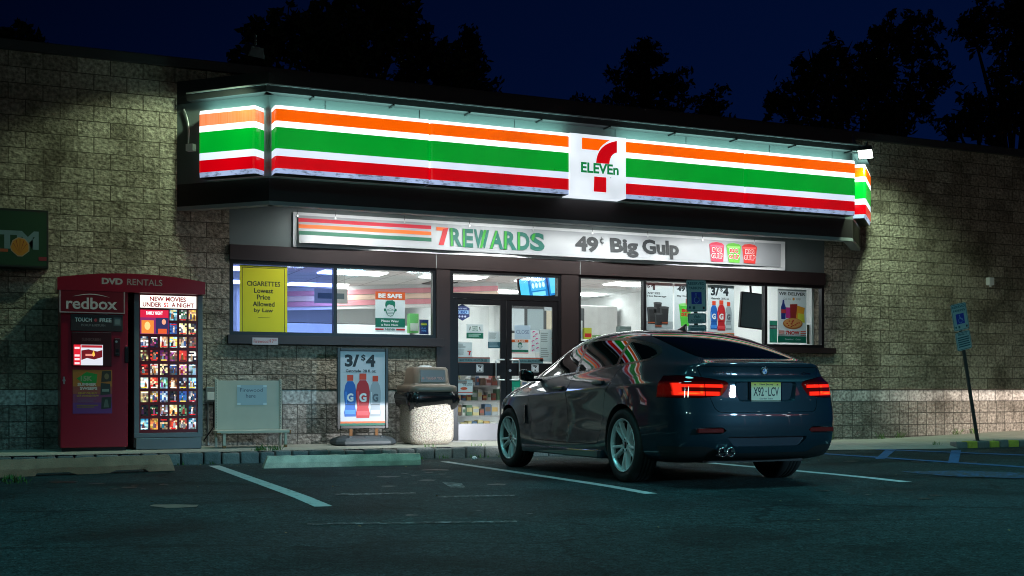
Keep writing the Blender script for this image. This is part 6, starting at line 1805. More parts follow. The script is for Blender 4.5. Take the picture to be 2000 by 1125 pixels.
def side_prism(pts, y0, y1):
    m_ = MB(); m_.prism([(x, y0, z) for x, z in pts], (0, y1 - y0, 0), paint); return mesh_of(m_)
def rear_prism(pts, x0, x1):
    m_ = MB(); m_.prism([(x0, y, z) for y, z in pts], (x1 - x0, 0, 0), paint); return mesh_of(m_)
def finish(me, name, mtl, parent=car, cut_mat=None):
    """smooth normals taken from the uncut body; faces made by a cut stay flat and dark"""
    me.materials.clear(); me.materials.append(mtl); me.materials.append(cut_mat or matt_black)
    nv = []
    for v in me.vertices:
        loc, nrm, idx, d = BV.find_nearest(v.co)
        t = _tri[idx]
        q_ = barycentric_transform(loc, _co[t[0]], _co[t[1]], _co[t[2]], _no[t[0]], _no[t[1]], _no[t[2]]).normalized()
        nv.append((q_, d))
    ln = [None] * len(me.loops)
    for p in me.polygons:
        p.use_smooth = True
        on = sum(nv[v][1] < 1.2e-3 and nv[v][0].dot(p.normal) > .55 for v in p.vertices) == len(p.vertices)
        p.material_index = 0 if on else 1
        for li in p.loop_indices:
            ln[li] = nv[me.loops[li].vertex_index][0] if on else p.normal
    me.normals_split_custom_set([tuple(n) for n in ln])
    me.name = name
    o = bpy.data.objects.new(name, me); COL.objects.link(o); o.parent = parent
    return o
S = S0.copy()
# wheel wells
for x, rr in ((0.0, .374), (2.92, .372)):
    for s in SIDES:
        w = MB(); w.cyl((x, s * .50, .335), (x, s * 1.2, .335), rr, rr, paint, 40)
        S = boolean(S, mesh_of(w), 'DIFFERENCE')
def belt(x): return float(np.interp(x, xs, [T_[(0, j)][2] for j in range(NS)]))
def rail(x): return float(np.interp(x, RXc, RZc))
pieces = []
GAP = .0045
# glasshouse opening on each side, then panes inside it
top_x = [-.22, -.05, .15, .4, .7, 1.0, 1.3, 1.55, 1.75, 1.95, 2.12, 2.26]
dlo = [(-.33, belt(-.33) + .085), (-.24, belt(-.24) + .030), (.0, belt(0) + .016), (.6, belt(.6) + .014), (1.3, belt(1.3) + .014), (2.0, belt(2.0) + .016), (2.36, belt(2.36) + .020)] + [(x, rail(x) - .030) for x in top_x[::-1]]
def sub_poly(x0, x1, marg, tilt=0.0):
    xa = np.linspace(x0, x1, 9)
    bot = [(x, belt(x) + .016 + marg) for x in xa]
    top = [(x, rail(x) - .030 - marg) for x in xa]
    return bot, top
side_doors = {}
for s in SIDES:
    pp = rounded(dlo, .03, 3)
    y0, y1 = (.35 * s, 1.3 * s)
    D = boolean(S, side_prism(pp, y0, y1), 'INTERSECT'); S = boolean(S, side_prism(grow(pp, .003), y0, y1), 'DIFFERENCE')
    panes = []
    fx = 1.275
    front_w = [(fx - .03, belt(fx) + .034), (1.7, belt(1.7) + .034), (2.1, belt(2.1) + .036), (2.28, belt(2.28) + .040)] + [(x, rail(x) - .062) for x in (2.20, 2.08, 1.93, 1.75, 1.55, 1.33)] + [(fx - .005, rail(fx) - .058)]
    rear_w = [(.335, belt(.335) + .034), (.8, belt(.8) + .032), (1.17, belt(1.17) + .032)] + [(1.205, rail(1.2) - .058)] + [(x, rail(x) - .058) for x in (1.0, .8, .6, .37)]
    quart = [(-.27, belt(-.27) + .085), (-.20, belt(-.20) + .048), (0.0, belt(0) + .036), (.285, belt(.285) + .034), (.315, rail(.31) - .060), (.15, rail(.15) - .060), (-.03, rail(-.03) - .060), (-.18, rail(-.18) - .063)]
    for nm, poly in (("front", front_w), ("rear", rear_w), ("quarter", quart)):
        pq = rounded(poly, .018, 3)
        g = boolean(D, side_prism(pq, y0, y1), 'INTERSECT'); D = boolean(D, side_prism(grow(pq, .0025), y0, y1), 'DIFFERENCE')
        panes.append((nm, g))
    # doors
    fd = [(2.31, .975), (2.29, .86), (2.27, .60), (2.25, .335), (1.30, .325), (1.265, .5), (1.255, belt(1.26) + .01), (1.8, belt(1.8) + .012)]
    rd = [(1.248, belt(1.25) + .01), (1.258, .5), (1.29, .325), (.58, .33), (.50, .42), (.425, .56), (.385, .68), (.35, .80), (.25, .90), (.19, belt(.2) + .012)]
    dd = []
    for poly in (fd, rd):
        pq = rounded(poly, .03, 3)
        g = boolean(S, side_prism(pq, .40 * s, 1.3 * s), 'INTERSECT'); S = boolean(S, side_prism(grow(pq, GAP), .40 * s, 1.3 * s), 'DIFFERENCE'); dd.append(g)
    side_doors[s] = (D, panes, dd)
# tail lamps across body and lid
lamp_poly = [(1.05, .935), (.86, .945), (.70, .940), (.52, .912), (.40, .890), (.375, .868), (.41, .815), (.455, .770), (.62, .755), (.80, .755), (1.05, .785)]
lamps = {}
for s in SIDES:
    pq = rounded([(y * s, z) for y, z in lamp_poly], .02, 3)
    lamps[s] = boolean(S, rear_prism(pq, -1.4, -.60), 'INTERSECT'); S = boolean(S, rear_prism(grow(pq, .003), -1.4, -.60), 'DIFFERENCE')
# tailgate lid
lid_poly = [(.625, 1.010), (.60, .95), (.56, .78), (.52, .66), (.48, .632), (-.48, .632), (-.52, .66), (-.56, .78), (-.60, .95), (-.625, 1.010)]
pq = rounded(lid_poly, .02, 3)
LID = boolean(S, rear_prism(pq, -1.4, -.72), 'INTERSECT'); S = boolean(S, rear_prism(grow(pq, GAP), -1.4, -.72), 'DIFFERENCE')
# plate recess with sloping sides
def frustum(outer, inner, x0, x1):
    n = len(outer); m_ = MB(); a = [(x0, y, z) for y, z in outer]; b = [(x1, y, z) for y, z in inner]
    m_.add(a + b, [tuple(range(n))[::-1], tuple(range(n, 2 * n))] + [(k, (k + 1) % n, n + (k + 1) % n, n + k) for k in range(n)], paint); return mesh_of(m_)
rec_o = [(.42, .905), (.33, .700), (-.33, .700), (-.42, .905)]; rec_i = [(.30, .880), (.265, .735), (-.265, .735), (-.30, .880)]
LIDc = boolean(LID, frustum(rounded(rec_o, .03, 4), rounded(rec_i, .03, 4), -1.09, -.985), 'DIFFERENCE')
# rear screen
scr = [(.50, 1.108), (.535, 1.20), (.53, 1.29), (.515, 1.36), (.48, 1.395), (-.48, 1.395), (-.515, 1.36), (-.53, 1.29), (-.535, 1.20), (-.50, 1.108)]
scr = [(y, gz(z)) for y, z in scr]
pq = rounded(scr, .04, 4)
SCR = boolean(S, rear_prism(pq, -1.2, .30), 'INTERSECT'); S = boolean(S, rear_prism(grow(pq, .004), -1.2, .30), 'DIFFERENCE')
# windscreen
ws = [(.60, 1.06), (.575, 1.25), (.54, 1.40), (.50, 1.428), (-.50, 1.428), (-.54, 1.40), (-.575, 1.25), (-.60, 1.06)]
ws = [(y, gz(z)) for y, z in ws]
pq = rounded(ws, .05, 4)
WS = boolean(S, rear_prism(pq, 1.62, 2.9), 'INTERSECT'); S = boolean(S, rear_prism(grow(pq, .003), 1.62, 2.9), 'DIFFERENCE')
# bonnet
bo = MB(); bo.prism([(2.66, .66, .5), (3.0, .70, .5), (3.35, .62, .5), (3.55, .45, .5), (3.60, 0, .5), (3.55, -.45, .5), (3.35, -.62, .5), (3.0, -.70, .5), (2.66, -.66, .5)], (0, 0, .8), paint)
BON = boolean(S, mesh_of(bo), 'INTERSECT')
bo2 = MB(); bo2.prism([(x, y, .5) for x, y in grow([(2.66, .66), (3.0, .70), (3.35, .62), (3.55, .45), (3.60, 0), (3.55, -.45), (3.35, -.62), (3.0, -.70), (2.66, -.66)], .004)], (0, 0, .8), paint)
S = boolean(S, mesh_of(bo2), 'DIFFERENCE')
# headlamps and grille
HL = {}
for s in SIDES:
    pq = rounded([(.84 * s, .745), (.60 * s, .745), (.30 * s, .70), (.30 * s, .62), (.60 * s, .60), (.84 * s, .66)], .02, 3)
    HL[s] = boolean(S, rear_prism(pq, 3.40, 4.0), 'INTERSECT'); S = boolean(S, rear_prism(grow(pq, .003), 3.40, 4.0), 'DIFFERENCE')
GRL = {}
for s in SIDES:
    pq = rounded([(.27 * s, .70), (.04 * s, .72), (.04 * s, .52), (.22 * s, .50)], .03, 3)
    GRL[s] = boolean(S, rear_prism(pq, 3.55, 4.0), 'INTERSECT'); S = boolean(S, rear_prism(grow(pq, .003), 3.55, 4.0), 'DIFFERENCE')
# bumper: lower apron in black, slot ends with reflectors, centre scoop
ap = rounded([(1.0, .345), (.62, .345), (.52, .33), (.45, .285), (-.45, .285), (-.52, .33), (-.62, .345), (-1.0, .345), (-1.0, .10), (1.0, .10)], .02, 3)
APR = boolean(S, rear_prism(ap, -1.4, -.60), 'INTERSECT'); S = boolean(S, rear_prism(grow(ap, .001), -1.4, -.60), 'DIFFERENCE')
for s in SIDES:
    slot = rounded([(.80 * s, .505), (.74 * s, .525), (.47 * s, .525), (.40 * s, .485), (.47 * s, .445), (.74 * s, .445), (.80 * s, .47)], .02, 3)
    S = boolean(S, frustum(slot, grow(slot, -.012), -1.2, -.985 if True else 0), 'DIFFERENCE') if False else S
    slotc = rounded([(.72 * s, .490), (.66 * s, .505), (.46 * s, .505), (.42 * s, .475), (.47 * s, .452), (.66 * s, .452)], .012, 3)
    S = boolean(S, rear_prism(slotc, -1.4, -.985), 'DIFFERENCE')
scoop = rounded([(.46, .43), (.36, .315), (-.36, .315), (-.46, .43)], .03, 4); scoop_i = rounded([(.40, .42), (.33, .345), (-.33, .345), (-.40, .42)], .03, 4)
S = boolean(S, frustum(scoop, scoop_i, -1.11, -1.005), 'DIFFERENCE')
def paint_cut(me, name, parent=car):
    o = finish(me, name, paint, parent, paint)
    return o
body = finish(S, "body", paint)
body.data.materials.append(paint)
# the scoop's own walls are painted too
for p in body.data.polygons:
    c = p.center
    if p.material_index == 1 and c.x < -.98 and abs(c.y) < .43 and .30 < c.z < .46: p.material_index = 2
finish(LIDc, "tailgate", paint, cut_mat=paint)
lid_o = bpy.data.objects["tailgate"]
for p in lid_o.data.polygons:
    p.material_index = 0 if (p.material_index == 0 or (p.center.x < -.97 and p.normal.x < -.2)) else 1
lid_o.data.materials[1] = paint
finish(SCR, "rear_window", cglass); finish(WS, "windscreen", cglass); finish(BON, "bonnet", paint); finish(APR, "lower_apron", matt_black)
hl_glass = mat("headlight_glass", (0.10, 0.10, 0.11), rough=.05, coat=1, em=1.2, emcol=(.9, .95, 1))
for s in SIDES:
    D, panes, dd = side_doors[s]
    finish(D, "window_surround", satin_trim)
    d1 = finish(dd[0], "door", paint); d2 = finish(dd[1], "door", paint)
    finish(panes[0][1], "window", cglass, d1); finish(panes[1][1], "window", cglass, d2); finish(panes[2][1], "quarter_window", cglass)
    finish(HL[s], "headlight", hl_glass); finish(GRL[s], "grille", gloss_black)
    for dobj, hx in ((d1, 1.43), (d2, .50)):
        hz = .868 if hx > 1 else .905
        y = .897 if hx > 1 else .893
        b = MB(); b.rbox(hx - .115, hx + .115, (y + .018) * s - .012, (y + .018) * s + .012, hz - .016, hz + .016, paint, .010, 3)
        b.rbox(hx - .10, hx + .02, y * s - .012, y * s + .006 * s, hz - .028, hz + .022, matt_black, .008, 2)
        b.build("handle", dobj, local=True)

# ---- tail lamp: dark red lens with two glowing bars that turn up at the outer end
def tail_mat():
    m = bpy.data.materials.new("tail_lamp_lens"); m.use_nodes = True
    n, l = m.node_tree.nodes, m.node_tree.links; b = n["Principled BSDF"]
    b.inputs["Base Color"].default_value = (.035, .001, .002, 1); b.inputs["Roughness"].default_value = .04; b.inputs["Coat Weight"].default_value = 1
    tc = n.new("ShaderNodeTexCoord"); sp = n.new("ShaderNodeSeparateXYZ"); l.new(tc.outputs["Object"], sp.inputs[0])
    def math_(op, a, b_=None, c=None):
        k = n.new("ShaderNodeMath"); k.operation = op
        for i, v in enumerate((a, b_, c)):
            if v is None: continue
            if isinstance(v, (int, float)): k.inputs[i].default_value = v
            else: l.new(v, k.inputs[i])
        return k.outputs[0]
    ay = math_('ABSOLUTE', sp.outputs["Y"]); z = sp.outputs["Z"]
    def band(lo, hi, v, soft=.004):
        a = n.new("ShaderNodeMapRange"); a.inputs[1].default_value = lo; a.inputs[2].default_value = lo + soft; l.new(v, a.inputs[0])
        b_ = n.new("ShaderNodeMapRange"); b_.inputs[1].default_value = hi - soft; b_.inputs[2].default_value = hi; b_.inputs[3].default_value = 1; b_.inputs[4].default_value = 0; l.new(v, b_.inputs[0])
        return math_('MULTIPLY', a.outputs[0], b_.outputs[0])
    zz = math_('MULTIPLY_ADD', ay, -.02, z)           # bars rise slightly outward
    upper = math_('MULTIPLY', band(.826, .856, zz), band(.425, .80, ay, .02))
    lower = math_('MULTIPLY', band(.758, .795, zz), band(.455, .83, ay, .02))
    post = math_('MULTIPLY', band(.758, .868, zz, .01), band(.765, .825, ay, .012))
    gap = band(.588, .596, ay, .002)
    s_ = math_('MAXIMUM', math_('MAXIMUM', upper, lower), post)
    dim = math_('MULTIPLY', band(.735, .885, zz, .04), .035)
    tot = math_('MULTIPLY', math_('ADD', s_, dim), math_('SUBTRACT', 1.0, gap))
    core = math_('MULTIPLY', math_('MAXIMUM', math_('MULTIPLY', band(.768, .786, zz, .008), band(.62, .80, ay, .05)), math_('MULTIPLY', band(.765, .85, zz, .03), band(.60, .64, ay, .02))), 1.0)
    mx = n.new("ShaderNodeMix"); mx.data_type = 'RGBA'; mx.inputs[6].default_value = (1.0, .022, .008, 1); mx.inputs[7].default_value = (1.0, .16, .02, 1); l.new(core, mx.inputs[0])
    l.new(mx.outputs[2], b.inputs["Emission Color"]); l.new(math_('MULTIPLY', tot, 1.35), b.inputs["Emission Strength"])
    return m
tlm = tail_mat()
for s in SIDES: finish(lamps[s], "tail_lamp", tlm, cut_mat=tlm)

# ---- reflectors, exhausts, plate, badge, fin, mirrors
refl = mat("red_reflector", (.12, .01, .01), rough=.15, coat=1)
for s in SIDES:
    MB().rbox(-1.03, -.99, .44 * s if s > 0 else -.70, .70 if s > 0 else -.44, .458, .498, refl, .008).build("reflector", car, local=True)
for y in (.475, .39):
    b = MB(); M4 = Matrix.Translation((-.925, y, .300)) @ Matrix.Rotation(R(-90), 4, 'Y')
    b.lathe([(.037, -.15), (.037, .118), (.040, .125), (.040, .132), (.034, .132), (.034, .02), (.0, .02)], chrome, 24, M4)
    b.build("exhaust_pipe", car, local=True)
# licence plate
px_ = -1.006
plate_w, plate_h, pz = .305, .152, .805
b = MB(); b.rbox(px_ - .004, px_ + .03, -plate_w / 2 - .012, plate_w / 2 + .012, pz - plate_h / 2 - .012, pz + plate_h / 2 + .012, chrome, .004)
po = b.build("licence_plate", car, local=True)
A = Art(lambda u, v, h: (px_ - .0045 - h, plate_w / 2 - plate_w * u, pz - plate_h / 2 + plate_h * v), "print", step=.0004)
A.rect(0, 0, 1, 1, (212, 216, 190))
for k in range(6):
    A.k = 1; A.rect(0, .64 + k * .06, 1, .70 + k * .06, tuple(int(lerp(a, b_, k / 5)) for a, b_ in zip((214, 216, 180), (206, 196, 60))))
A.k = 2; A.text("New Jersey", .28, .82, .74, .95, (40, 40, 44), .02); A.k = 2; A.text("X92", .07, .24, .42, .74, (34, 36, 42), .012); A.k = 2; A.text("LCV", .57, .24, .93, .74, (34, 36, 42), .012); A.k = 2; A.ell(.495, .50, .022, .05, (34, 36, 42), 8); A.k = 2; A.text("Garden State", .28, .06, .72, .15, (50, 50, 60), .01)
for u in (.10, .86): A.k = 2; A.rect(u, .84, u + .05, .92, (120, 60, 50)); 
A.build("lettering", po, local=True)
# round badge on the lid
def on_body(y, z, dirx=-1):
    hit = BV.ray_cast(Vector((dirx * 3 if dirx < 0 else 6, y, z)), Vector((-dirx, 0, 0)))
    return hit[0], hit[1]
loc, nrm = on_body(0, .975)
Nn = nrm.normalized(); Uu = Vector((0, -1, 0)); Vv = Uu.cross(Nn) * -1
if Vv.z < 0: Vv = -Vv
b = MB(); Mb = Matrix((( Uu.x, Vv.x, Nn.x, loc.x), (Uu.y, Vv.y, Nn.y, loc.y), (Uu.z, Vv.z, Nn.z, loc.z), (0, 0, 0, 1)))
b.lathe([(.041, -.01), (.041, .004), (.038, .0065), (.036, .006), (.036, .005), (.0, .005)], chrome, 32, Mb)
bo_ = b.build("badge", car, local=True)
A = Art(lambda u, v, h: tuple(Mb @ Vector(((u - .5) * .08, (v - .5) * .08, .0055 + h))), "print", step=.0003)
A.ell(.5, .5, .45, .45, (14, 16, 20), 32); A.ell(.5, .5, .29, .29, (200, 204, 210), 28); A.k = 2
for q0, c in ((90, (40, 110, 190)), (270, (40, 110, 190)), (0, (215, 218, 222)), (180, (215, 218, 222))):
    A.k = 2; A.poly([(.5, .5)] + [(.5 + .26 * math.cos(R(q0 + a)), .5 + .26 * math.sin(R(q0 + a))) for a in range(0, 91, 15)], c)
A.k = 3; A.text("B", .20, .68, .30, .80, (215, 218, 222), .04); A.k = 3; A.text("M", .44, .81, .56, .92, (215, 218, 222), .04); A.k = 3; A.text("W", .70, .68, .82, .80, (215, 218, 222), .04)
A.build("emblem", bo_, local=True)
# model letters
for (txt, y0_, wid) in (("328i  GT", .50, .19), ("xDrive", -.40, .12)):
    vs, fs = text_geo(txt, .02)
    vv = []
    for x, y in vs:
        hit, _n = on_body(y0_ - wid * x, 0.950 + .024 * y); vv.append(hit + Vector((-.003, 0, 0)))
    MB().add(vv, fs, mat("badge_chrome", (.45, .47, .5), rough=.15, metal=1)).build("model_lettering", car, local=True)
# spoiler lip: thin ridge along the tailgate edge
# roof fin
b = MB(); xf = .38; zf = gz(1.462)
sec = [(0.0, 0.034, 0.0), (.02, .03, .03), (.09, .018, .055), (.14, .010, .062), (.165, .004, .055)]
ring = []
vsF = []
for x, hw_, z in ((.17, .026, -.004), (.13, .030, .012), (.07, .026, .032), (.02, .017, .052), (-.015, .008, .060), (-.04, .003, .052)):
    vsF.append([(xf + x, y * hw_, zf + z * h + (-.012 if h == 0 else 0)) for y, h in ((1, 0), (.8, .6), (0, 1.0), (-.8, .6), (-1, 0))])
flat = [p for r_ in vsF for p in r_]
b.add(flat, [(i * 5 + k, i * 5 + k + 1, i * 5 + k + 6, i * 5 + k + 5) for i in range(5) for k in range(4)] + [(0, 1, 2, 3, 4), (29, 28, 27, 26, 25)], paint, True)
b.build("roof_aerial", car, local=True)
# door mirrors
for s in SIDES:
    bmm = bmesh.new(); bmesh.ops.create_cube(bmm, size=1)
    bmesh.ops.subdivide_edges(bmm, edges=bmm.edges[:], cuts=3, use_grid_fill=True)
    for v in bmm.verts:
        p = v.co * 2; d = Vector((p.x, p.y, p.z)); ln_ = max(abs(c) for c in d); d = d.normalized() * (.55 * 1.0 + .45 * d.length / 1.0) if d.length else d
        sx = .075 if p.x < 0 else .105
        v.co = Vector((2.13 + d.x * sx * .62 , s * (.985 + d.y * .115 * .74), 1.012 + d.z * .085 * .74 + .012 * d.y))
    b = MB(); b.addbm(bmm, gloss_black, True)
    b.rbox(2.10, 2.17, s * .80 if s > 0 else s * .93, s * .93 if s > 0 else s * .80, .952, .985, gloss_black, .012)
    b.build("wing_mirror", car, local=True)
# sill skirts
for s in SIDES:
    b = MB(); pts = [(.44, .905), (.50, .918), (2.45, .915), (2.50, .895), (2.50, .80), (.44, .80)]
    b.prism([(x, s * y, .195) for x, y in pts], (0, 0, .075), paint); b.build("sill_skirt", car, local=True, bevel=.012)
# front wing vent
for s in SIDES:
    b = MB(); b.rbox(2.365, 2.40, s * .898 if s > 0 else s * .912, s * .912 if s > 0 else s * .898, .50, .70, gloss_black, .006); b.build("wing_vent", car, local=True)
# mud flaps of the wells
# ---- wheels
dark_barrel = mat("dark_wheel_barrel", (.012, .013, .014), rough=.6)
def wheel(x, y, s, steer=0.0):
    e = bpy.data.objects.new("wheel", None); COL.objects.link(e); e.parent = car
    e.location = (x, y, .333); e.rotation_euler = (0, 0, steer)
    M4 = Matrix.Rotation(R(-90) if s > 0 else R(90), 4, 'X')    # lathe axis along +-y, outward
    t = MB(); Rt, w = .334, .112
    prof = [(.236, .085), (.245, .100), (.275, w + .003), (.300, w), (.318, .104), (.329, .088), (Rt, .06), (Rt, .042), (Rt - .007, .040), (Rt - .007, .034), (Rt, .032), (Rt, .006), (Rt - .007, .004), (Rt - .007, -.004), (Rt, -.006), (Rt, -.032), (Rt - .007, -.034), (Rt - .007, -.040), (Rt, -.042), (Rt, -.06), (.329, -.088), (.318, -.104), (.300, -w), (.275, -w), (.245, -.1), (.236, -.085)]
    t.lathe(prof, tyre_m, 48, M4, True, True); t.build("tyre", e, local=True)
    r_ = MB()
    r_.lathe([(.228, -.09), (.216, -.09), (.214, .055), (.226, .06)], dark_barrel, 48, M4, True, True)
    r_.lathe([(.226, .06), (.230, .08), (.234, .085), (.242, .098), (.242, .104), (.236, .106), (.231, .098), (.226, .080), (.222, .06)], rim_m, 48, M4, True, True)
    # five pairs of spokes
    for k in range(5):
        a0 = R(90 + 72 * k)
        for off_, in ((-.165,), (.165,)):
            ai, ao = a0 + off_ * .95, a0 + off_ * 1.25
            pin, pout = Vector((.058 * math.cos(ai), .058 * math.sin(ai), 0)), Vector((.229 * math.cos(ao), .229 * math.sin(ao), 0))
            d = (pout - pin).normalized(); q_ = Vector((-d.y, d.x, 0))
            pts = []
            for t_, hw_, zt_, zb_ in ((0, .022, .070, .02), (.35, .017, .080, .035), (.75, .015, .088, .045), (1.0, .019, .090, .04)):
                p = pin.lerp(pout, t_)
                pts.append([p - q_ * hw_ + Vector((0, 0, zb_)), p - q_ * hw_ * .75 + Vector((0, 0, zt_ - .006)), p - q_ * hw_ * .3 + Vector((0, 0, zt_)), p + q_ * hw_ * .3 + Vector((0, 0, zt_)), p + q_ * hw_ * .75 + Vector((0, 0, zt_ - .006)), p + q_ * hw_ + Vector((0, 0, zb_))])
            fl = [M4 @ p for g_ in pts for p in g_]
            r_.add(fl, [(i * 6 + j, i * 6 + (j + 1) % 6, (i + 1) * 6 + (j + 1) % 6, (i + 1) * 6 + j) for i in range(3) for j in range(6)], rim_m, False)
    r_.lathe([(.068, .02), (.072, .062), (.060, .074), (.036, .076), (.034, .066), (0, .066)], rim_m, 30, M4, True)
    for k in range(5):
        a = R(90 + 36 + 72 * k); p = Vector((.052 * math.cos(a), .052 * math.sin(a), .066)); r_.cyl(M4 @ p, M4 @ (p + Vector((0, 0, .012))), .009, .009, matt_black, 8)
    r_.lathe([(.030, .070), (.030, .0745), (0, .0755)], gloss_black, 20, M4, True)
    ro = r_.build("rim", e, local=True)
    dsk = MB(); dsk.lathe([(.0, -.01), (.165, -.01), (.165, .012), (.0, .012)], mat("brake_disc", (.05, .05, .05), rough=.45, metal=.6), 32, M4, True)
    dsk.lathe([(.228, -.095), (.0, -.095)], matt_black, 32, M4, False)
    dsk.build("brake_disc", e, local=True)
for x in (0.0, 2.92):
    for s in SIDES:
        wheel(x, s * .797, s, 0.05 if x > 1 else 0)
# dark underbody between the wheels
b = MB(); b.box(-.80, 3.3, -.52, .52, .20, .30, matt_black); b.build("underbody", car, local=True)

# ---- dipped headlamps: a flat-topped beam, as real lamps throw
def beam(name, loc, aim, power, col, parent=None, size=R(120), cut=-0.004, blend=.6):
    o = lamp(name, 'SPOT', loc, power, col, aim=aim, spot_size=size, spot_blend=blend, shadow_soft_size=.02)
    d = o.data; d.use_nodes = True
    n, l = d.node_tree.nodes, d.node_tree.links
    em = [k for k in n if k.type == 'EMISSION'][0]
    g = n.new("ShaderNodeNewGeometry"); sp = n.new("ShaderNodeSeparateXYZ"); l.new(g.outputs["Incoming"], sp.inputs[0])
    mr = n.new("ShaderNodeMapRange"); mr.inputs[1].default_value = -.012 + cut; mr.inputs[2].default_value = .010 + cut; mr.inputs[3].default_value = BEAM_A; mr.inputs[4].default_value = BEAM_B
    l.new(sp.outputs["Z"], mr.inputs[0])
    # the beam weakens towards the ground close ahead
    lo = n.new("ShaderNodeMapRange"); lo.inputs[1].default_value = -.42; lo.inputs[2].default_value = -.24; lo.inputs[3].default_value = .04; lo.inputs[4].default_value = 1.0
    l.new(sp.outputs["Z"], lo.inputs[0])
    mm = n.new("ShaderNodeMath"); mm.operation = 'MULTIPLY'; l.new(mr.outputs[0], mm.inputs[0]); l.new(lo.outputs[0], mm.inputs[1]); l.new(mm.outputs[0], em.inputs["Strength"])
    return o
BEAM_A, BEAM_B = 1.0, 0.0
cm = Matrix.Translation(car.location) @ car.rotation_euler.to_matrix().to_4x4()
for s, a in ((1, .15), (-1, .15)):
    p = cm @ Vector((3.90, .62 * s, .700)); tgt = cm @ Vector((6.6, .62 * s + a, .52))
    beam("headlight_beam", p, tgt, 330, (.93, .97, 1.0), size=R(84))
# another car's lamps, out of view on the right, graze the far wall
for x in (16.6, 18.3):
    beam("headlight_beam", (x, -3.9, .70), (x + .1, 0, .66), 900, (1.0, .78, .64), size=R(82), cut=.045, blend=1.0)
# ================================================================== TREES BEHIND THE STORE
bark = mat("tree_bark", (0.035, 0.028, 0.02), rough=.95, noise_amt=.4, nscale=10, bump=.5, bscale=12)
leaf_a = mat("dark_broad_leaf", (0.030, 0.045, 0.018), rough=.7, noise_amt=.5, nscale=1.2)
leaf_b = mat("dark_conifer_needles", (0.020, 0.034, 0.018), rough=.75, noise_amt=.5, nscale=1.2)
def limb(mb, a, b, r0, r1, m):
    mb.cyl(a, b, r0, r1, m, 7, False)
def leaf_cards(pts, size, rnd, m, mb, flat=0.0):
    vs, fs = [], []
    for p in pts:
        s = size * rnd.uniform(.6, 1.5)
        ax = Vector((rnd.gauss(0, 1), rnd.gauss(0, 1), rnd.gauss(0, 1) * (1 - flat))).normalized()
        u = ax.orthogonal().normalized(); u.rotate(Matrix.Rotation(rnd.uniform(0, 6.28), 3, ax)); w = ax.cross(u)
        k = len(vs); vs += [p - u * s, p - w * s * .45 , p + u * s, p + w * s * .45]; fs.append((k, k + 1, k + 2, k + 3))
    mb.add(vs, fs, m)
def broad_tree(label, Y, base_px, blobs, seed, dens=2.2, size=.125):
    """blobs: (px, py, radius px) of the crown's masses, set at real size round depth Y"""
    rnd = random.Random(seed)
    bx, _ = wp(base_px, 200, Y)
    sc = (Y + DC) / (CT - (base_px - 1000) / F * ST) / F
    cs = []
    for px, py, r in blobs:
        yy = Y + rnd.uniform(-1, 1) * 1.6
        X, Z = wp(px, py, yy); cs.append((Vector((X, yy, Z)), r * sc))
    e = empty("tree", (bx, Y, 0), label, "tree", "trees behind the store")
    tr = MB(); top = max(c.z for c, _ in cs); fork = Vector((bx, Y, top * .42))
    limb(tr, (bx, Y, -.2), fork, .38, .24, bark)
    for c, r in cs:
        mid = fork.lerp(c, .55) + Vector((rnd.uniform(-.4, .4), rnd.uniform(-.4, .4), .3))
        limb(tr, fork, mid, .16, .09, bark); limb(tr, mid, c, .09, .03, bark)
        for _ in range(6):
            d = Vector((rnd.gauss(0, 1), rnd.gauss(0, 1), rnd.gauss(.3, 1))).normalized() * r * .95; limb(tr, c, c + d, .04, .01, bark)
    tr.build("trunk", e)
    cr = MB(); pts = []
    for c, r in cs:
        n = int(320 * r * r * dens)
        sub = []
        for _ in range(max(12, int(26 * r))):
            d = Vector((rnd.gauss(0, 1), rnd.gauss(0, 1), rnd.gauss(0, 1))).normalized() * r * rnd.uniform(.35, 1.02); sub.append((c + d, r * rnd.uniform(.16, .34)))
        for _ in range(n):
            cc, rr = rnd.choice(sub)
            pts.append(cc + Vector((rnd.gauss(0, .5), rnd.gauss(0, .5), rnd.gauss(0, .5))) * rr)
    leaf_cards(pts, size, rnd, leaf_a, cr)
    cr.build("crown", e)
    return e
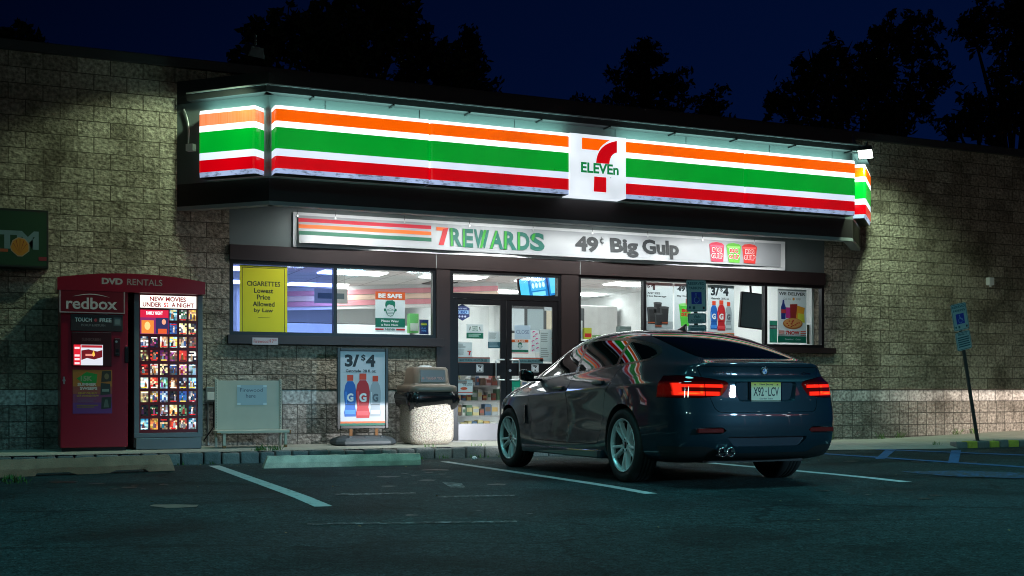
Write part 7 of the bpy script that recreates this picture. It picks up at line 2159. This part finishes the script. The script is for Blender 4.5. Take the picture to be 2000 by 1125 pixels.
def conifer(label, Y, px, top_py, half_px, base_py, seed):
    rnd = random.Random(seed)
    X, Zt = wp(px, top_py, Y); _, Zb = wp(px, base_py, Y); Xr, _ = wp(px + half_px, base_py, Y); Rb = Xr - X
    e = empty("pine_tree", (X, Y, 0), label, "tree", "trees behind the store")
    tr = MB(); limb(tr, (X, Y, -.2), (X, Y, Zt), .30, .03, bark); cr = MB(); pts = []
    z = Zt - .1
    while z > Zb - 3:
        f = (Zt - z) / (Zt - Zb)
        for _ in range(5):
            a = rnd.uniform(0, 6.28); L = Rb * min(1.25, f) * rnd.uniform(.55, 1.15) + .12
            d = Vector((math.cos(a), math.sin(a), .18 + .25 * rnd.random())); tip = Vector((X, Y, z)) + d * L
            limb(tr, (X, Y, z), tip, .035, .008, bark)
            for k in range(int(60 * L) + 12):
                t = rnd.random() ** .7
                p = Vector((X, Y, z)).lerp(tip, t) + Vector((rnd.gauss(0, .11), rnd.gauss(0, .11), rnd.gauss(-.10, .10)))
                pts.append(p)
        z -= .30
    tr.build("trunk", e); leaf_cards(pts, .10, rnd, leaf_b, cr, .3); cr.build("crown", e)
broad_tree("large dark leafy tree with several domes behind the canopy's left end", 17, 720, [(520, 90, 62), (560, 60, 50), (600, 100, 70), (660, 60, 70), (720, 20, 75), (760, -5, 60), (690, 110, 80), (800, 110, 70), (770, 70, 70), (835, 120, 45), (870, 110, 40), (640, 140, 80), (490, 130, 42), (900, 150, 50)], 3)
conifer("dark pine leaning out right of the big leafy tree", 19, 915, 55, 62, 190, 8)
conifer("spiky dark pine behind the middle of the canopy", 20, 1262, 78, 118, 235, 5)
conifer("small pine top at the right foot of the spiky pine", 20, 1385, 190, 34, 240, 15)
broad_tree("wide dark leafy tree behind the canopy's right end", 18, 1690, [(1740, 60, 42), (1725, 110, 60), (1790, 90, 60), (1640, 130, 55), (1590, 140, 50), (1560, 185, 55), (1525, 205, 35), (1680, 190, 80), (1760, 200, 75), (1830, 150, 45), (1620, 230, 60), (1720, 260, 60)], 11)
broad_tree("tall dark tree cut by the right edge of the view", 15, 1980, [(1960, 40, 70), (1900, 60, 40), (2010, 120, 70), (1960, 170, 45), (1905, 225, 55), (1870, 250, 40), (2040, 20, 90), (1950, 250, 40), (1985, 215, 40)], 17)
broad_tree("low dark treetop above the far left end of the wall", 20, 40, [(40, 70, 36), (70, 80, 22), (0, 62, 40)], 23)
